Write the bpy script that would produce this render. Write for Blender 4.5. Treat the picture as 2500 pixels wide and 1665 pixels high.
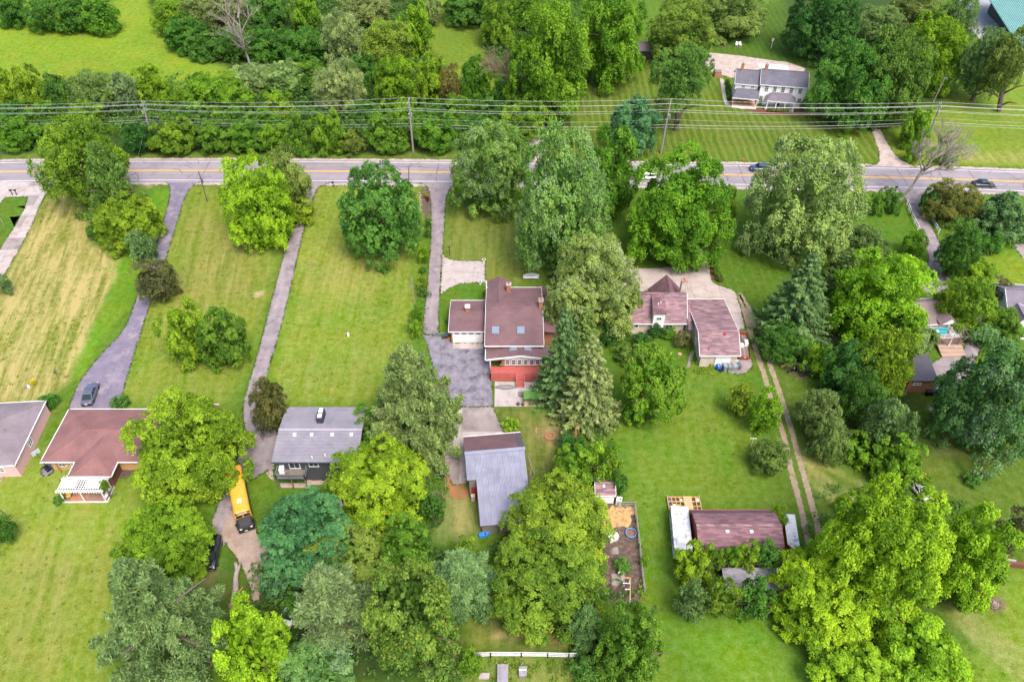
import bpy, bmesh, math, random
import numpy as np
from mathutils import Vector, Matrix
from mathutils.geometry import tessellate_polygon
for o in list(bpy.data.objects): bpy.data.objects.remove(o)
SC=bpy.context.scene; COL=SC.collection
random.seed(7)
# ---------------------------------------------------------------- camera, sky, sun, exposure
CAM_H=96.0; PITCH=math.radians(43.2); FPX=2500*28/36; CU,CV=1250.0,832.5
cd=bpy.data.cameras.new('camera'); cam=bpy.data.objects.new('camera',cd); COL.objects.link(cam)
cd.sensor_width=36; cd.lens=28; cd.clip_start=1; cd.clip_end=6000
cam.location=(0,0,CAM_H); cam.rotation_euler=(math.pi/2-PITCH,0,0); SC.camera=cam
SUN_EL=math.radians(58); SUN_AZ=math.radians(152)   # compass azimuth of the sun (0 = +Y, clockwise)
w=bpy.data.worlds.new('World'); SC.world=w; w.use_nodes=True
nt=w.node_tree; bg=nt.nodes['Background']
sky=nt.nodes.new('ShaderNodeTexSky'); sky.sky_type='NISHITA'; sky.sun_disc=False
sky.sun_elevation=SUN_EL; sky.sun_rotation=SUN_AZ; sky.air_density=1.0; sky.dust_density=4.0; sky.ozone_density=0.6
nt.links.new(sky.outputs[0],bg.inputs[0]); bg.inputs[1].default_value=0.15
sl=bpy.data.lights.new('sun','SUN'); sl.energy=1.5; sl.angle=math.radians(22); sl.color=(1,.955,.89)
so=bpy.data.objects.new('sun',sl); COL.objects.link(so)
sd=Vector((math.sin(SUN_AZ)*math.cos(SUN_EL),math.cos(SUN_AZ)*math.cos(SUN_EL),math.sin(SUN_EL)))
so.rotation_euler=sd.to_track_quat('Z','Y').to_euler(); so.location=sd*300
SC.view_settings.view_transform='Standard'; SC.view_settings.look='None'; SC.view_settings.gamma=1
SC.view_settings.use_curve_mapping=False; SC.view_settings.exposure=1.35
# ---------------------------------------------------------------- surveying: a sight line from the drone to a height gives a place
cp,sp=math.cos(PITCH),math.sin(PITCH)
def P(u,v,z=0.0):
    a=(u-CU)/FPX; b=-(v-CV)/FPX; dz=-sp+b*cp; t=(z-CAM_H)/dz
    return Vector((a*t,(cp+b*sp)*t,z))
def zfor(y,v):
    b=-(v-CV)/FPX
    return CAM_H+y*(-sp+b*cp)/(cp+b*sp)
def Z(x0,y0,s): return lambda x,y:(x0+x/s,y0+y/s)
z1=Z(0,0,3.136);z2=Z(600,0,3.136);z3=Z(1200,0,3.136);z4=Z(1800,0,3.136)
z5=Z(0,400,3.136);z6=Z(600,400,3.136);zC=Z(1200,400,3.136);zD=Z(1800,400,3.136)
zA=Z(0,850,3.136);zB=Z(600,850,3.136);zE=Z(1200,850,3.136);zF=Z(1800,850,3.136)
zL=Z(0,1165,3.136);zM=Z(600,1165,3.136);zN=Z(1200,1165,3.136);zO=Z(1800,1165,3.136)
def px(zf,*pts): return [zf(*p) for p in pts]
# ---------------------------------------------------------------- mesh helpers
class MB:
    def __init__(s): s.v=[]; s.f=[]
    def add(s,vs,fs):
        k=len(s.v); s.v+= [tuple(p) for p in vs]; s.f+=[tuple(i+k for i in f) for f in fs]; return s
    def hexa(s,p): return s.add(p,[(0,3,2,1),(4,5,6,7),(0,1,5,4),(1,2,6,5),(2,3,7,6),(3,0,4,7)])
    def box(s,c,d,rz=0):
        x,y,z=c; a,b,h=d[0]/2,d[1]/2,d[2]/2; cs,sn=math.cos(rz),math.sin(rz); p=[]
        for dz in(-h,h):
            for dx,dy in((-a,-b),(a,-b),(a,b),(-a,b)): p.append((x+dx*cs-dy*sn,y+dx*sn+dy*cs,z+dz))
        return s.hexa(p)
    def beam(s,a,b,wd,ht):
        a,b=Vector(a),Vector(b); d=(b-a).normalized(); up=Vector((0,0,1))
        if abs(d.z)>.98: up=Vector((0,1,0))
        r=d.cross(up).normalized()*wd/2; u=r.cross(d).normalized()*ht/2
        return s.hexa([a-r-u,a+r-u,b+r-u,b-r-u,a-r+u,a+r+u,b+r+u,b-r+u])
    def slab(s,pts,t):
        pts=[Vector(p) for p in pts]; n=Vector((0,0,0))
        for i in range(len(pts)): n+=pts[i].cross(pts[(i+1)%len(pts)])
        n.normalize()
        if n.z<0: pts.reverse(); n=-n
        k=len(pts); lo=[p-n*t for p in pts]
        return s.add(lo+pts,[tuple(range(k-1,-1,-1)),tuple(range(k,2*k))]+[(i,(i+1)%k,k+(i+1)%k,k+i) for i in range(k)])
    def prism(s,poly,za,zb):
        k=len(poly); ar=sum(poly[i][0]*poly[(i+1)%k][1]-poly[(i+1)%k][0]*poly[i][1] for i in range(k))
        if ar<0: poly=poly[::-1]
        lo=[(p[0],p[1],za) for p in poly]; hi=[(p[0],p[1],zb) for p in poly]
        return s.add(lo+hi,[tuple(range(k-1,-1,-1)),tuple(range(k,2*k))]+[(i,(i+1)%k,k+(i+1)%k,k+i) for i in range(k)])
    def tube(s,pts,rs,n=6):
        pts=[Vector(p) for p in pts]; rs=rs if hasattr(rs,'__len__') else [rs]*len(pts); k0=len(s.v); vs=[];fs=[]
        for i,p in enumerate(pts):
            d=(pts[min(i+1,len(pts)-1)]-pts[max(i-1,0)]).normalized()
            u=d.orthogonal().normalized() if abs(d.z)>.9 else d.cross(Vector((0,0,1))).normalized()
            v=d.cross(u)
            for j in range(n):
                a=2*math.pi*j/n; vs.append(p+(u*math.cos(a)+v*math.sin(a))*rs[i])
        for i in range(len(pts)-1):
            for j in range(n): fs.append((i*n+j,i*n+(j+1)%n,(i+1)*n+(j+1)%n,(i+1)*n+j))
        fs.append(tuple(range(n-1,-1,-1))); fs.append(tuple((len(pts)-1)*n+j for j in range(n)))
        return s.add(vs,fs)
    def cyl(s,c,r,h,n=12,r2=None):
        r2=r if r2 is None else r2; x,y,z=c
        vs=[(x+r*math.cos(2*math.pi*j/n),y+r*math.sin(2*math.pi*j/n),z) for j in range(n)]+[(x+r2*math.cos(2*math.pi*j/n),y+r2*math.sin(2*math.pi*j/n),z+h) for j in range(n)]
        return s.add(vs,[tuple(range(n-1,-1,-1)),tuple(range(n,2*n))]+[(j,(j+1)%n,n+(j+1)%n,n+j) for j in range(n)])
    def ring(s,c,r,rt,n=24,m=8,zs=1.0):
        vs=[];fs=[]
        for i in range(n):
            a=2*math.pi*i/n
            for j in range(m):
                b=2*math.pi*j/m; q=r+rt*math.cos(b); vs.append((c[0]+q*math.cos(a),c[1]+q*math.sin(a),c[2]+rt*zs*math.sin(b)))
        for i in range(n):
            for j in range(m): fs.append((i*m+j,((i+1)%n)*m+j,((i+1)%n)*m+(j+1)%m,i*m+(j+1)%m))
        return s.add(vs,fs)
    def ball(s,c,r,n=12,m=8,sz=1.0):
        vs=[(c[0],c[1],c[2]-r*sz)];fs=[]
        for i in range(1,m):
            t=-math.pi/2+math.pi*i/m
            for j in range(n):
                a=2*math.pi*j/n; vs.append((c[0]+r*math.cos(t)*math.cos(a),c[1]+r*math.cos(t)*math.sin(a),c[2]+r*sz*math.sin(t)))
        vs.append((c[0],c[1],c[2]+r*sz)); L=len(vs)-1
        for j in range(n):
            fs.append((0,1+(j+1)%n,1+j)); fs.append((L,L-n+j,L-n+(j+1)%n))
            for i in range(m-2): fs.append((1+i*n+j,1+i*n+(j+1)%n,1+(i+1)*n+(j+1)%n,1+(i+1)*n+j))
        return s.add(vs,fs)
    def mesh(s,name,smooth=False):
        me=bpy.data.meshes.new(name); me.from_pydata(s.v,[],s.f); me.update()
        if smooth: me.polygons.foreach_set('use_smooth',[True]*len(me.polygons))
        return me
def tag(o,label=None,cat=None,group=None,kind=None):
    if label: o['label']=label
    if cat: o['category']=cat
    if group: o['group']=group
    if kind: o['kind']=kind
    return o
def link(name,data,mat=None,parent=None,loc=None):
    o=bpy.data.objects.new(name,data); COL.objects.link(o)
    if mat is not None and data is not None and not data.materials: data.materials.append(mat)
    if parent is not None: o.parent=parent
    if loc is not None: o.location=loc
    return o
def part(name,mb,mat,parent,smooth=False,label=None):
    o=link(name,mb.mesh(name,smooth),mat,parent)
    if label: o['label']=label
    return o
def thing(name,label,cat,loc,rz=0,group=None):
    o=link(name,None); o.empty_display_size=.5; o.location=loc; o.rotation_euler=(0,0,rz)
    return tag(o,label,cat,group)
def solo(name,mb,mat,label,cat,loc=(0,0,0),rz=0,group=None,smooth=False):
    o=link(name,mb.mesh(name,smooth),mat,None,loc); o.rotation_euler=(0,0,rz)
    return tag(o,label,cat,group)
def copy_tree(o,parent=None):
    c=o.copy(); COL.objects.link(c); c.parent=parent
    for ch in list(o.children): copy_tree(ch,c)
    return c
# ---------------------------------------------------------------- materials
def _n(nt,t,**kw):
    n=nt.nodes.new(t)
    for k,v in kw.items(): setattr(n,k,v)
    return n
def newmat(name):
    m=bpy.data.materials.new(name); m.use_nodes=True; nt=m.node_tree; b=nt.nodes['Principled BSDF']
    return m,nt,b
def mixc(nt,fac,a,b,blend='MIX'):
    n=_n(nt,'ShaderNodeMix',data_type='RGBA',blend_type=blend)
    for i,v in ((0,fac),(6,a),(7,b)):
        if isinstance(v,(tuple,list)): n.inputs[i].default_value=(*v[:3],1)
        elif isinstance(v,(int,float)): n.inputs[i].default_value=v
        else: nt.links.new(v,n.inputs[i])
    return n.outputs[2]
def noise(nt,vec,scale,detail=4,rough=.6):
    n=_n(nt,'ShaderNodeTexNoise'); n.inputs['Scale'].default_value=scale; n.inputs['Detail'].default_value=detail; n.inputs['Roughness'].default_value=rough
    nt.links.new(vec,n.inputs['Vector']); return n.outputs['Fac']
def ramp(nt,fac,lo,hi,a=0.,b=1.):
    n=_n(nt,'ShaderNodeMapRange'); nt.links.new(fac,n.inputs[0])
    for i,v in ((1,lo),(2,hi),(3,a),(4,b)): n.inputs[i].default_value=v
    return n.outputs[0]
def bump(nt,b,h,strength,dist=.05):
    n=_n(nt,'ShaderNodeBump'); n.inputs['Strength'].default_value=strength; n.inputs['Distance'].default_value=dist
    nt.links.new(h,n.inputs['Height']); nt.links.new(n.outputs[0],b.inputs['Normal'])
def M(name,c1,c2=None,scale=3.,rough=.75,fine=25.,fa=.25,bs=.15,metal=0,spec=.35,blot=None,bscale=.6,lane=0):
    m,nt,b=newmat(name); g=_n(nt,'ShaderNodeNewGeometry').outputs['Position']
    c2=c2 or tuple(x*.8 for x in c1)
    n1=noise(nt,g,scale,5); n2=noise(nt,g,fine,3)
    col=mixc(nt,ramp(nt,n1,.32,.68),c1,c2)
    if blot: col=mixc(nt,ramp(nt,noise(nt,g,bscale,6,.7),.5,.68),col,blot)
    if lane:
        mp=_n(nt,'ShaderNodeMapping'); mp.inputs['Scale'].default_value=(.035,.9,1) if lane==1 else (.9,.12,1); nt.links.new(g,mp.inputs['Vector'])
        col=mixc(nt,1.,col,mixc(nt,ramp(nt,noise(nt,mp.outputs[0],1.,5,.65),.3,.7),(.80,.80,.82),(1.14,1.13,1.12)),'MULTIPLY')
    col=mixc(nt,1.,col,mixc(nt,ramp(nt,n2,.25,.75),(1-fa,)*3,(1+fa,)*3),'MULTIPLY')
    nt.links.new(col,b.inputs['Base Color']); b.inputs['Roughness'].default_value=rough; b.inputs['Metallic'].default_value=metal
    b.inputs['Specular IOR Level'].default_value=spec
    if bs: bump(nt,b,n2,bs,.03)
    return m
def shingle(name,c1,c2,mort,wd=.9,ht=.075,blend=.85,bs=.35):
    m,nt,b=newmat(name); g=_n(nt,'ShaderNodeNewGeometry').outputs['Position']
    sp_=_n(nt,'ShaderNodeSeparateXYZ'); nt.links.new(g,sp_.inputs[0])
    ad=_n(nt,'ShaderNodeMath',operation='ADD'); nt.links.new(sp_.outputs[0],ad.inputs[0]); nt.links.new(sp_.outputs[1],ad.inputs[1])
    cb=_n(nt,'ShaderNodeCombineXYZ'); nt.links.new(ad.outputs[0],cb.inputs[0]); nt.links.new(sp_.outputs[2],cb.inputs[1])
    br=_n(nt,'ShaderNodeTexBrick'); nt.links.new(cb.outputs[0],br.inputs['Vector'])
    br.inputs['Scale'].default_value=1; br.inputs['Brick Width'].default_value=wd; br.inputs['Row Height'].default_value=ht
    br.inputs['Mortar Size'].default_value=.008; br.inputs['Mortar Smooth'].default_value=.4
    br.inputs['Color1'].default_value=(*c1,1); br.inputs['Color2'].default_value=(*c2,1); br.inputs['Mortar'].default_value=(*mort,1)
    avg=tuple((a+c)/2 for a,c in zip(c1,c2))
    col=mixc(nt,blend,avg,br.outputs['Color'])
    n0=noise(nt,g,.35,5,.65); n1=noise(nt,g,14,3)
    col=mixc(nt,1.,col,mixc(nt,ramp(nt,n0,.3,.7),(.8,.8,.82),(1.2,1.17,1.15)),'MULTIPLY')
    col=mixc(nt,1.,col,mixc(nt,ramp(nt,n1,.25,.75),(.82,)*3,(1.18,)*3),'MULTIPLY')
    nt.links.new(col,b.inputs['Base Color']); b.inputs['Roughness'].default_value=.9; b.inputs['Specular IOR Level'].default_value=.25
    bump(nt,b,br.outputs['Fac'],-bs,.03)
    return m
def siding(name,c,ht=.16,amp=.12,vertical=False):
    m,nt,b=newmat(name); g=_n(nt,'ShaderNodeNewGeometry').outputs['Position']
    sp_=_n(nt,'ShaderNodeSeparateXYZ'); nt.links.new(g,sp_.inputs[0]); src=sp_.outputs[2]
    if vertical:
        ad=_n(nt,'ShaderNodeMath',operation='ADD'); nt.links.new(sp_.outputs[0],ad.inputs[0]); nt.links.new(sp_.outputs[1],ad.inputs[1]); src=ad.outputs[0]
    mu=_n(nt,'ShaderNodeMath',operation='DIVIDE'); nt.links.new(src,mu.inputs[0]); mu.inputs[1].default_value=ht
    fr=_n(nt,'ShaderNodeMath',operation='FRACT'); nt.links.new(mu.outputs[0],fr.inputs[0])
    e=ramp(nt,fr.outputs[0],0,.16,1-amp*2,1.)
    n0=noise(nt,g,1.2,5,.65)
    col=mixc(nt,1.,c,mixc(nt,ramp(nt,n0,.3,.7),(1-amp,)*3,(1.04,)*3),'MULTIPLY')
    cc=_n(nt,'ShaderNodeCombineXYZ')
    for i in range(3): nt.links.new(e,cc.inputs[i])
    col=mixc(nt,1.,col,cc.outputs[0],'MULTIPLY')
    nt.links.new(col,b.inputs['Base Color']); b.inputs['Roughness'].default_value=.6
    bump(nt,b,fr.outputs[0],.3,.02)
    return m
def glassy(name,c,rough=.08,spec=.8):
    m,nt,b=newmat(name); b.inputs['Base Color'].default_value=(*c,1); b.inputs['Roughness'].default_value=rough; b.inputs['Specular IOR Level'].default_value=spec
    return m
def paintm(name,c,rough=.3,coat=.5,metal=.0):
    m,nt,b=newmat(name); g=_n(nt,'ShaderNodeNewGeometry').outputs['Position']
    n0=noise(nt,g,1.5,5,.65); col=mixc(nt,1.,c,mixc(nt,ramp(nt,n0,.3,.7),(.86,.85,.83),(1.05,)*3),'MULTIPLY')
    nt.links.new(col,b.inputs['Base Color']); b.inputs['Roughness'].default_value=rough; b.inputs['Coat Weight'].default_value=coat; b.inputs['Coat Roughness'].default_value=.1; b.inputs['Metallic'].default_value=metal
    return m
def leafmat(name,tipc,whitec=(.4,.45,.4),trans=.3):
    m=bpy.data.materials.new(name); m.use_nodes=True; nt=m.node_tree; nt.nodes.clear()
    oi=_n(nt,'ShaderNodeObjectInfo'); at=_n(nt,'ShaderNodeAttribute',attribute_name='leaf')
    sx=_n(nt,'ShaderNodeSeparateColor'); nt.links.new(at.outputs['Color'],sx.inputs[0])
    tone=ramp(nt,sx.outputs[0],0,1,.52,1.48)
    cc=_n(nt,'ShaderNodeCombineXYZ')
    for i in range(3): nt.links.new(tone,cc.inputs[i])
    col=mixc(nt,1.,oi.outputs['Color'],cc.outputs[0],'MULTIPLY')
    hs=_n(nt,'ShaderNodeHueSaturation'); nt.links.new(ramp(nt,sx.outputs[0],0,1,.515,.487),hs.inputs['Hue']); nt.links.new(col,hs.inputs['Color']); col=hs.outputs[0]
    col=mixc(nt,sx.outputs[1],col,tipc); col=mixc(nt,sx.outputs[2],col,whitec)
    d=_n(nt,'ShaderNodeBsdfDiffuse'); t=_n(nt,'ShaderNodeBsdfTranslucent'); gl=_n(nt,'ShaderNodeBsdfGlossy')
    gl.inputs['Roughness'].default_value=.5; gl.inputs['Color'].default_value=(.6,.65,.6,1)
    nt.links.new(col,d.inputs[0]); nt.links.new(col,t.inputs[0])
    a=_n(nt,'ShaderNodeMixShader'); a.inputs[0].default_value=trans; nt.links.new(d.outputs[0],a.inputs[1]); nt.links.new(t.outputs[0],a.inputs[2])
    b=_n(nt,'ShaderNodeMixShader'); b.inputs[0].default_value=.012; nt.links.new(a.outputs[0],b.inputs[1]); nt.links.new(gl.outputs[0],b.inputs[2])
    o=_n(nt,'ShaderNodeOutputMaterial'); nt.links.new(b.outputs[0],o.inputs[0])
    return m
WHITE=M('white_paint',(.66,.66,.65),(.58,.58,.58),2,.5,fa=.06,bs=.03)
WHITESID=siding('white_siding',(.68,.68,.68),.13,.06)
GREYSID=siding('charcoal_siding',(.055,.06,.075),.18,.12)
PINKW=siding('pink_block_wall',(.62,.36,.36),.2,.05)
BRICK=shingle('orange_brick',(.36,.14,.07),(.27,.10,.05),(.3,.22,.18),.24,.075,.9,.3)
YBRICK=shingle('tan_brick',(.50,.29,.10),(.42,.23,.08),(.4,.33,.22),.24,.075,.9,.3)
STONE=shingle('pale_stone_wall',(.52,.45,.37),(.38,.31,.26),(.4,.36,.32),.5,.22,.9,.4)
WOODG=siding('weathered_barn_wood',(.2,.18,.17),.2,.25,True)
WOOD=M('new_lumber',(.55,.33,.14),(.45,.26,.1),4,.7,fa=.15)
WOODOLD=M('weathered_wood',(.2,.17,.145),(.12,.10,.09),3,.85,fa=.3,blot=(.06,.055,.05),bscale=1.0)
CREOS=M('creosote_wood',(.12,.085,.06),(.075,.055,.04),3,.9)
POLEW=M('grey_pole_wood',(.27,.245,.225),(.19,.17,.155),4,.9)
STEEL=M('galvanised_steel',(.4,.41,.43),(.33,.34,.36),5,.4,metal=.7,fa=.1)
WIRE=M('aluminium_wire',(.45,.45,.46),None,5,.45,metal=.2,fa=.05,bs=0)
BLACK=M('black_plastic',(.012,.012,.014),None,4,.5,fa=.1)
RUBBER=M('tyre_rubber',(.018,.018,.018),None,4,.85,fa=.1)
GLASS=glassy('window_glass',(.025,.035,.045)); GLASSL=glassy('skylight_glass',(.16,.21,.27),.15); CARGLASS=glassy('car_glass',(.012,.02,.022),.12,.45)
CHROME=M('chrome',(.6,.6,.6),None,3,.15,metal=1,fa=.02,bs=0)
BARK=M('bark',(.13,.10,.08),(.08,.062,.05),5,.95,fa=.35,bs=.4)
DEADW=M('dead_wood',(.25,.22,.19),(.17,.145,.12),4,.9,fa=.3,bs=.3)
DEADB=M('dead_brown_wood',(.22,.15,.115),(.15,.10,.08),4,.9,fa=.3,bs=.3)
# ---------------------------------------------------------------- ground: one sheet to the horizon
def axis(a,b,st,far):
    f=np.arange(a,b+.01,st); g=[];d=st
    x=0
    while x<far: d*=1.6; x+=d; g.append(x)
    g=np.array(g); return np.concatenate([(a-g)[::-1],f,b+g])
gx=axis(-176,176,.6,2200); gy=axis(34,276,.6,2200)
GX,GY=np.meshgrid(gx,gy); N=GX.size
def vnoise(x,y,seed=0):
    def h(i,j): 
        n=np.sin(i*127.1+j*311.7+seed*74.7)*43758.5453; return n-np.floor(n)
    i=np.floor(x);j=np.floor(y);fx=x-i;fy=y-j; fx=fx*fx*(3-2*fx);fy=fy*fy*(3-2*fy)
    return (h(i,j)*(1-fx)+h(i+1,j)*fx)*(1-fy)+(h(i,j+1)*(1-fx)+h(i+1,j+1)*fx)*fy
def fbm(x,y,s): return .5*vnoise(x,y,s)+.3*vnoise(x*2.1,y*2.1,s+3)+.2*vnoise(x*4.3,y*4.3,s+7)
def sdist(pts):
    X,Y=GX,GY; ins=np.zeros(X.shape,bool); d=np.full(X.shape,1e9); k=len(pts)
    for i in range(k):
        ax,ay=pts[i][:2]; bx,by=pts[(i+1)%k][:2]; ex,ey=bx-ax,by-ay
        t=np.clip(((X-ax)*ex+(Y-ay)*ey)/(ex*ex+ey*ey+1e-9),0,1)
        d=np.minimum(d,(X-ax-t*ex)**2+(Y-ay-t*ey)**2)
        c=((ay>Y)!=(by>Y))&(X<(bx-ax)*(Y-ay)/((by-ay) if abs(by-ay)>1e-9 else 1e-9)+ax); ins^=c
    return np.where(ins,1,-1)*np.sqrt(d)
gcol=np.zeros((*GX.shape,3)); gcol[:]=(.062,.118,.012)
gstr=np.zeros(GX.shape); gdry=np.zeros(GX.shape); gsc=GX.copy(); gal=GY.copy()
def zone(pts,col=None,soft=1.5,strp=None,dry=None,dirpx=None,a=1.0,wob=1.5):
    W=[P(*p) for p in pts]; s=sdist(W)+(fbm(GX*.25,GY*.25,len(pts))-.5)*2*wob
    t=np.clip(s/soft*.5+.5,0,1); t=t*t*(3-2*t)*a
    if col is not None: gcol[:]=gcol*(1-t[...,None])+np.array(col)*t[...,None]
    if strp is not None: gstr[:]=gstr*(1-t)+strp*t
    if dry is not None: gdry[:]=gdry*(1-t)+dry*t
    if dirpx is not None:
        A,B=P(*dirpx[0]),P(*dirpx[1]); d=(B-A).normalized(); m=t>.3
        gsc[m]=(GX*d.y-GY*d.x)[m]; gal[m]=(GX*d.x+GY*d.y)[m]
LAW=(.075,.135,.011)
# lawns and fields, each with its own grass
zone([(-400,120),(-400,-30),(1250,-30),(1250,250),(500,230),(0,220)],(.118,.185,.012),3,dry=.08)           # meadow behind the hedgerow
zone([(1040,20),(1200,20),(1190,160),(1060,160)],(.085,.14,.012),3)
zone([(1300,260),(1480,120),(1700,160),(2000,250),(2160,330),(2180,400),(1250,390)],(.05,.095,.008),2,strp=1.0,dry=.15)   # farmhouse lawn, mown in stripes
zone([(1640,60),(1900,0),(2050,130),(1970,180),(1740,128)],(.042,.088,.010),3,strp=.35,dirpx=((1900,0),(2000,160)))
zone([(2150,330),(2330,230),(2600,150),(2600,420),(2200,400)],(.095,.15,.012),4,dry=.15)
zone([(2330,370),(2600,370),(2600,405),(2330,395)],(.11,.15,.02),2,dry=.55)
zone([(-300,375),(1200,370),(1200,392),(-300,394)],(.066,.11,.014),1.5,dry=.15)
zone([(125,470),(108,500),(60,585),(0,690),(-60,800),(-90,985),(100,985),(165,930),(249,738),(281,677),(297,617),(223,598),(205,510),(150,455)],(.105,.125,.018),1.0,dry=1.35,dirpx=((0,880),(150,520)),wob=.6)  # dry lawn
zone([(-120,1020),(60,1180),(20,1400),(-60,1420),(-160,1200)],(.10,.125,.018),2.5,dry=.9,dirpx=((0,1250),(60,1100)))
zone([(300,600),(380,460),(415,470),(360,690),(280,790),(190,930),(180,880),(250,738)],(.082,.16,.011),.9)
zone([(450,455),(560,460),(650,560),(700,560),(610,860),(560,990),(300,980),(360,720)],(.10,.148,.013),2,strp=.4,dry=.25,dirpx=((350,900),(450,520)))
zone([(480,540),(640,590),(620,720),(430,740)],(.11,.135,.018),6,dry=.6,wob=4)
zone([(760,450),(1030,450),(1020,620),(1000,840),(900,990),(640,990),(700,700)],(.102,.158,.013),2,dry=.3)
zone([(800,590),(950,640),(880,720),(760,690)],(.115,.145,.02),6,dry=.6,wob=4)
zone([(1085,510),(1270,500),(1330,690),(1090,690)],(.072,.112,.013),2,strp=.25,dry=.3)
zone([(1210,1000),(1380,1000),(1390,1160),(1290,1180)],(.075,.105,.016),2,dry=.35)
zone([(1540,560),(1700,600),(1640,680),(1540,660)],(.056,.10,.010),2)
zone([(1740,480),(1830,500),(1960,560),(1840,800),(1790,760),(1740,620)],(.05,.098,.010),2,strp=.3)
zone([(2060,540),(2240,500),(2270,640),(2200,700),(2080,660)],(.056,.115,.010),2)
zone([(2390,620),(2600,620),(2600,760),(2390,730)],(.10,.155,.012),2)
zone([(1530,1060),(1720,840),(1800,900),(1890,1180),(1900,1300),(1780,1250),(1640,1200),(1600,1300),(1600,1480),(1650,1700),(1780,1700),(1900,1550),(1990,1620),(2010,1700),(1550,1700),(1570,1450),(1550,1230)],(.07,.128,.010),2,dry=.12,dirpx=((1580,1500),(1560,1250)))
zone([(1680,1560),(1880,1540),(2000,1650),(1780,1700)],(.078,.16,.012),5)
zone([(1880,880),(2000,1010),(2060,1150),(2250,1180),(2200,1240),(1980,1230),(1920,1200)],(.056,.098,.012),3,dry=.12)
zone([(2230,950),(2600,1080),(2600,1420),(2300,1330),(2180,1150)],(.056,.098,.010),4,dry=.1)
zone([(2290,1440),(2600,1380),(2600,1760),(2380,1720)],(.10,.165,.013),4,dry=.15)
zone([(-200,1330),(-100,1230),(140,1080),(330,1180),(330,1400),(250,1760),(-200,1760)],(.110,.165,.016),3,strp=.28,dry=.25,dirpx=((100,1500),(180,1200)))
zone([(60,1350),(180,1390),(100,1640),(40,1600)],(.115,.15,.02),6,dry=.5,wob=4)
zone([(1130,1500),(1410,1520),(1440,1590),(1150,1595)],(.082,.115,.014),2,dry=.3)
zone([(1130,1600),(1420,1605),(1430,1760),(1100,1760)],(.085,.125,.02),2,dry=.4)
zone([(540,1390),(600,1330),(650,1500),(560,1540),(450,1480)],(.055,.085,.014),3)
zone(px(zB,(1510,1160),(1720,1130),(1790,1350),(1680,1450),(1500,1440)),(.13,.14,.05),2.5,dry=.6)
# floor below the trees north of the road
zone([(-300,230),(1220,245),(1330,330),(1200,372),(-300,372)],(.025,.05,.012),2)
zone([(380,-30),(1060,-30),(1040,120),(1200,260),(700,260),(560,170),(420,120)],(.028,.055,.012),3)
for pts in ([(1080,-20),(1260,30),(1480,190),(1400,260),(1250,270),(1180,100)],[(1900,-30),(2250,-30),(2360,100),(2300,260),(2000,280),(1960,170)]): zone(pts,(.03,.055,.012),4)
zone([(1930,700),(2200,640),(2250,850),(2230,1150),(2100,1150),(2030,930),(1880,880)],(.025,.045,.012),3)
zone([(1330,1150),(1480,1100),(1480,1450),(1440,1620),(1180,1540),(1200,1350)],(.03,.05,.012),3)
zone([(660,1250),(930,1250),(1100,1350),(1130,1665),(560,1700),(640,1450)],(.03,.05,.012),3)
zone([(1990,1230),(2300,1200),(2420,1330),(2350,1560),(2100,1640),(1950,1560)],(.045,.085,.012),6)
zone(px(zC,(850,700),(1090,700),(1050,790),(860,800)),(.05,.09,.010),3)
# light wheel marks in the grass, bare patches
def wheel(pts,wd,col,a=.6):
    W=[P(*p) for p in pts]; d=np.full(GX.shape,1e9)
    for A,B in zip(W[:-1],W[1:]):
        e=B-A; t=np.clip(((GX-A.x)*e.x+(GY-A.y)*e.y)/(e.x**2+e.y**2),0,1); d=np.minimum(d,np.hypot(GX-A.x-t*e.x,GY-A.y-t*e.y))
    t=np.clip(1-d/wd,0,1)*a*np.clip(fbm(GX*.5,GY*.5,5)*1.8-.2,0.2,1); gcol[:]=gcol*(1-t[...,None])+np.array(col)*t[...,None]
TR=(.20,.20,.075)
for pts in (px(zF,(470,780),(560,880),(740,1050),(900,1150)),px(zF,(500,860),(620,990),(760,1130)),px(zF,(480,790),(620,880),(800,960),(940,1040)),
            px(zF,(530,970),(640,1080),(740,1170))): wheel(pts,.75,TR,.85)
for pts in (px(zO,(1600,960),(1830,1180),(2200,1500)),px(zO,(1650,940),(1900,1130),(2300,1430)),px(zO,(1640,1060),(1850,1270),(2250,1620)),px(zO,(1700,1040),(1950,1230),(2300,1480))): wheel(pts,.85,TR,.9)
for pts in (px(zL,(840,380),(780,560),(700,760)),px(zA,(440,430),(290,720),(200,900))): wheel(pts,.5,TR,.45)
wheel(px(zN,(0,1210),(130,1200),(380,1195)),.7,(.36,.25,.12),.9); wheel(px(zN,(430,1215),(480,1240),(560,1270)),.6,(.30,.19,.09),.9)
wheel(px(zL,(200,745),(330,750),(560,750)),1.1,(.05,.105,.012),.5)
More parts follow.
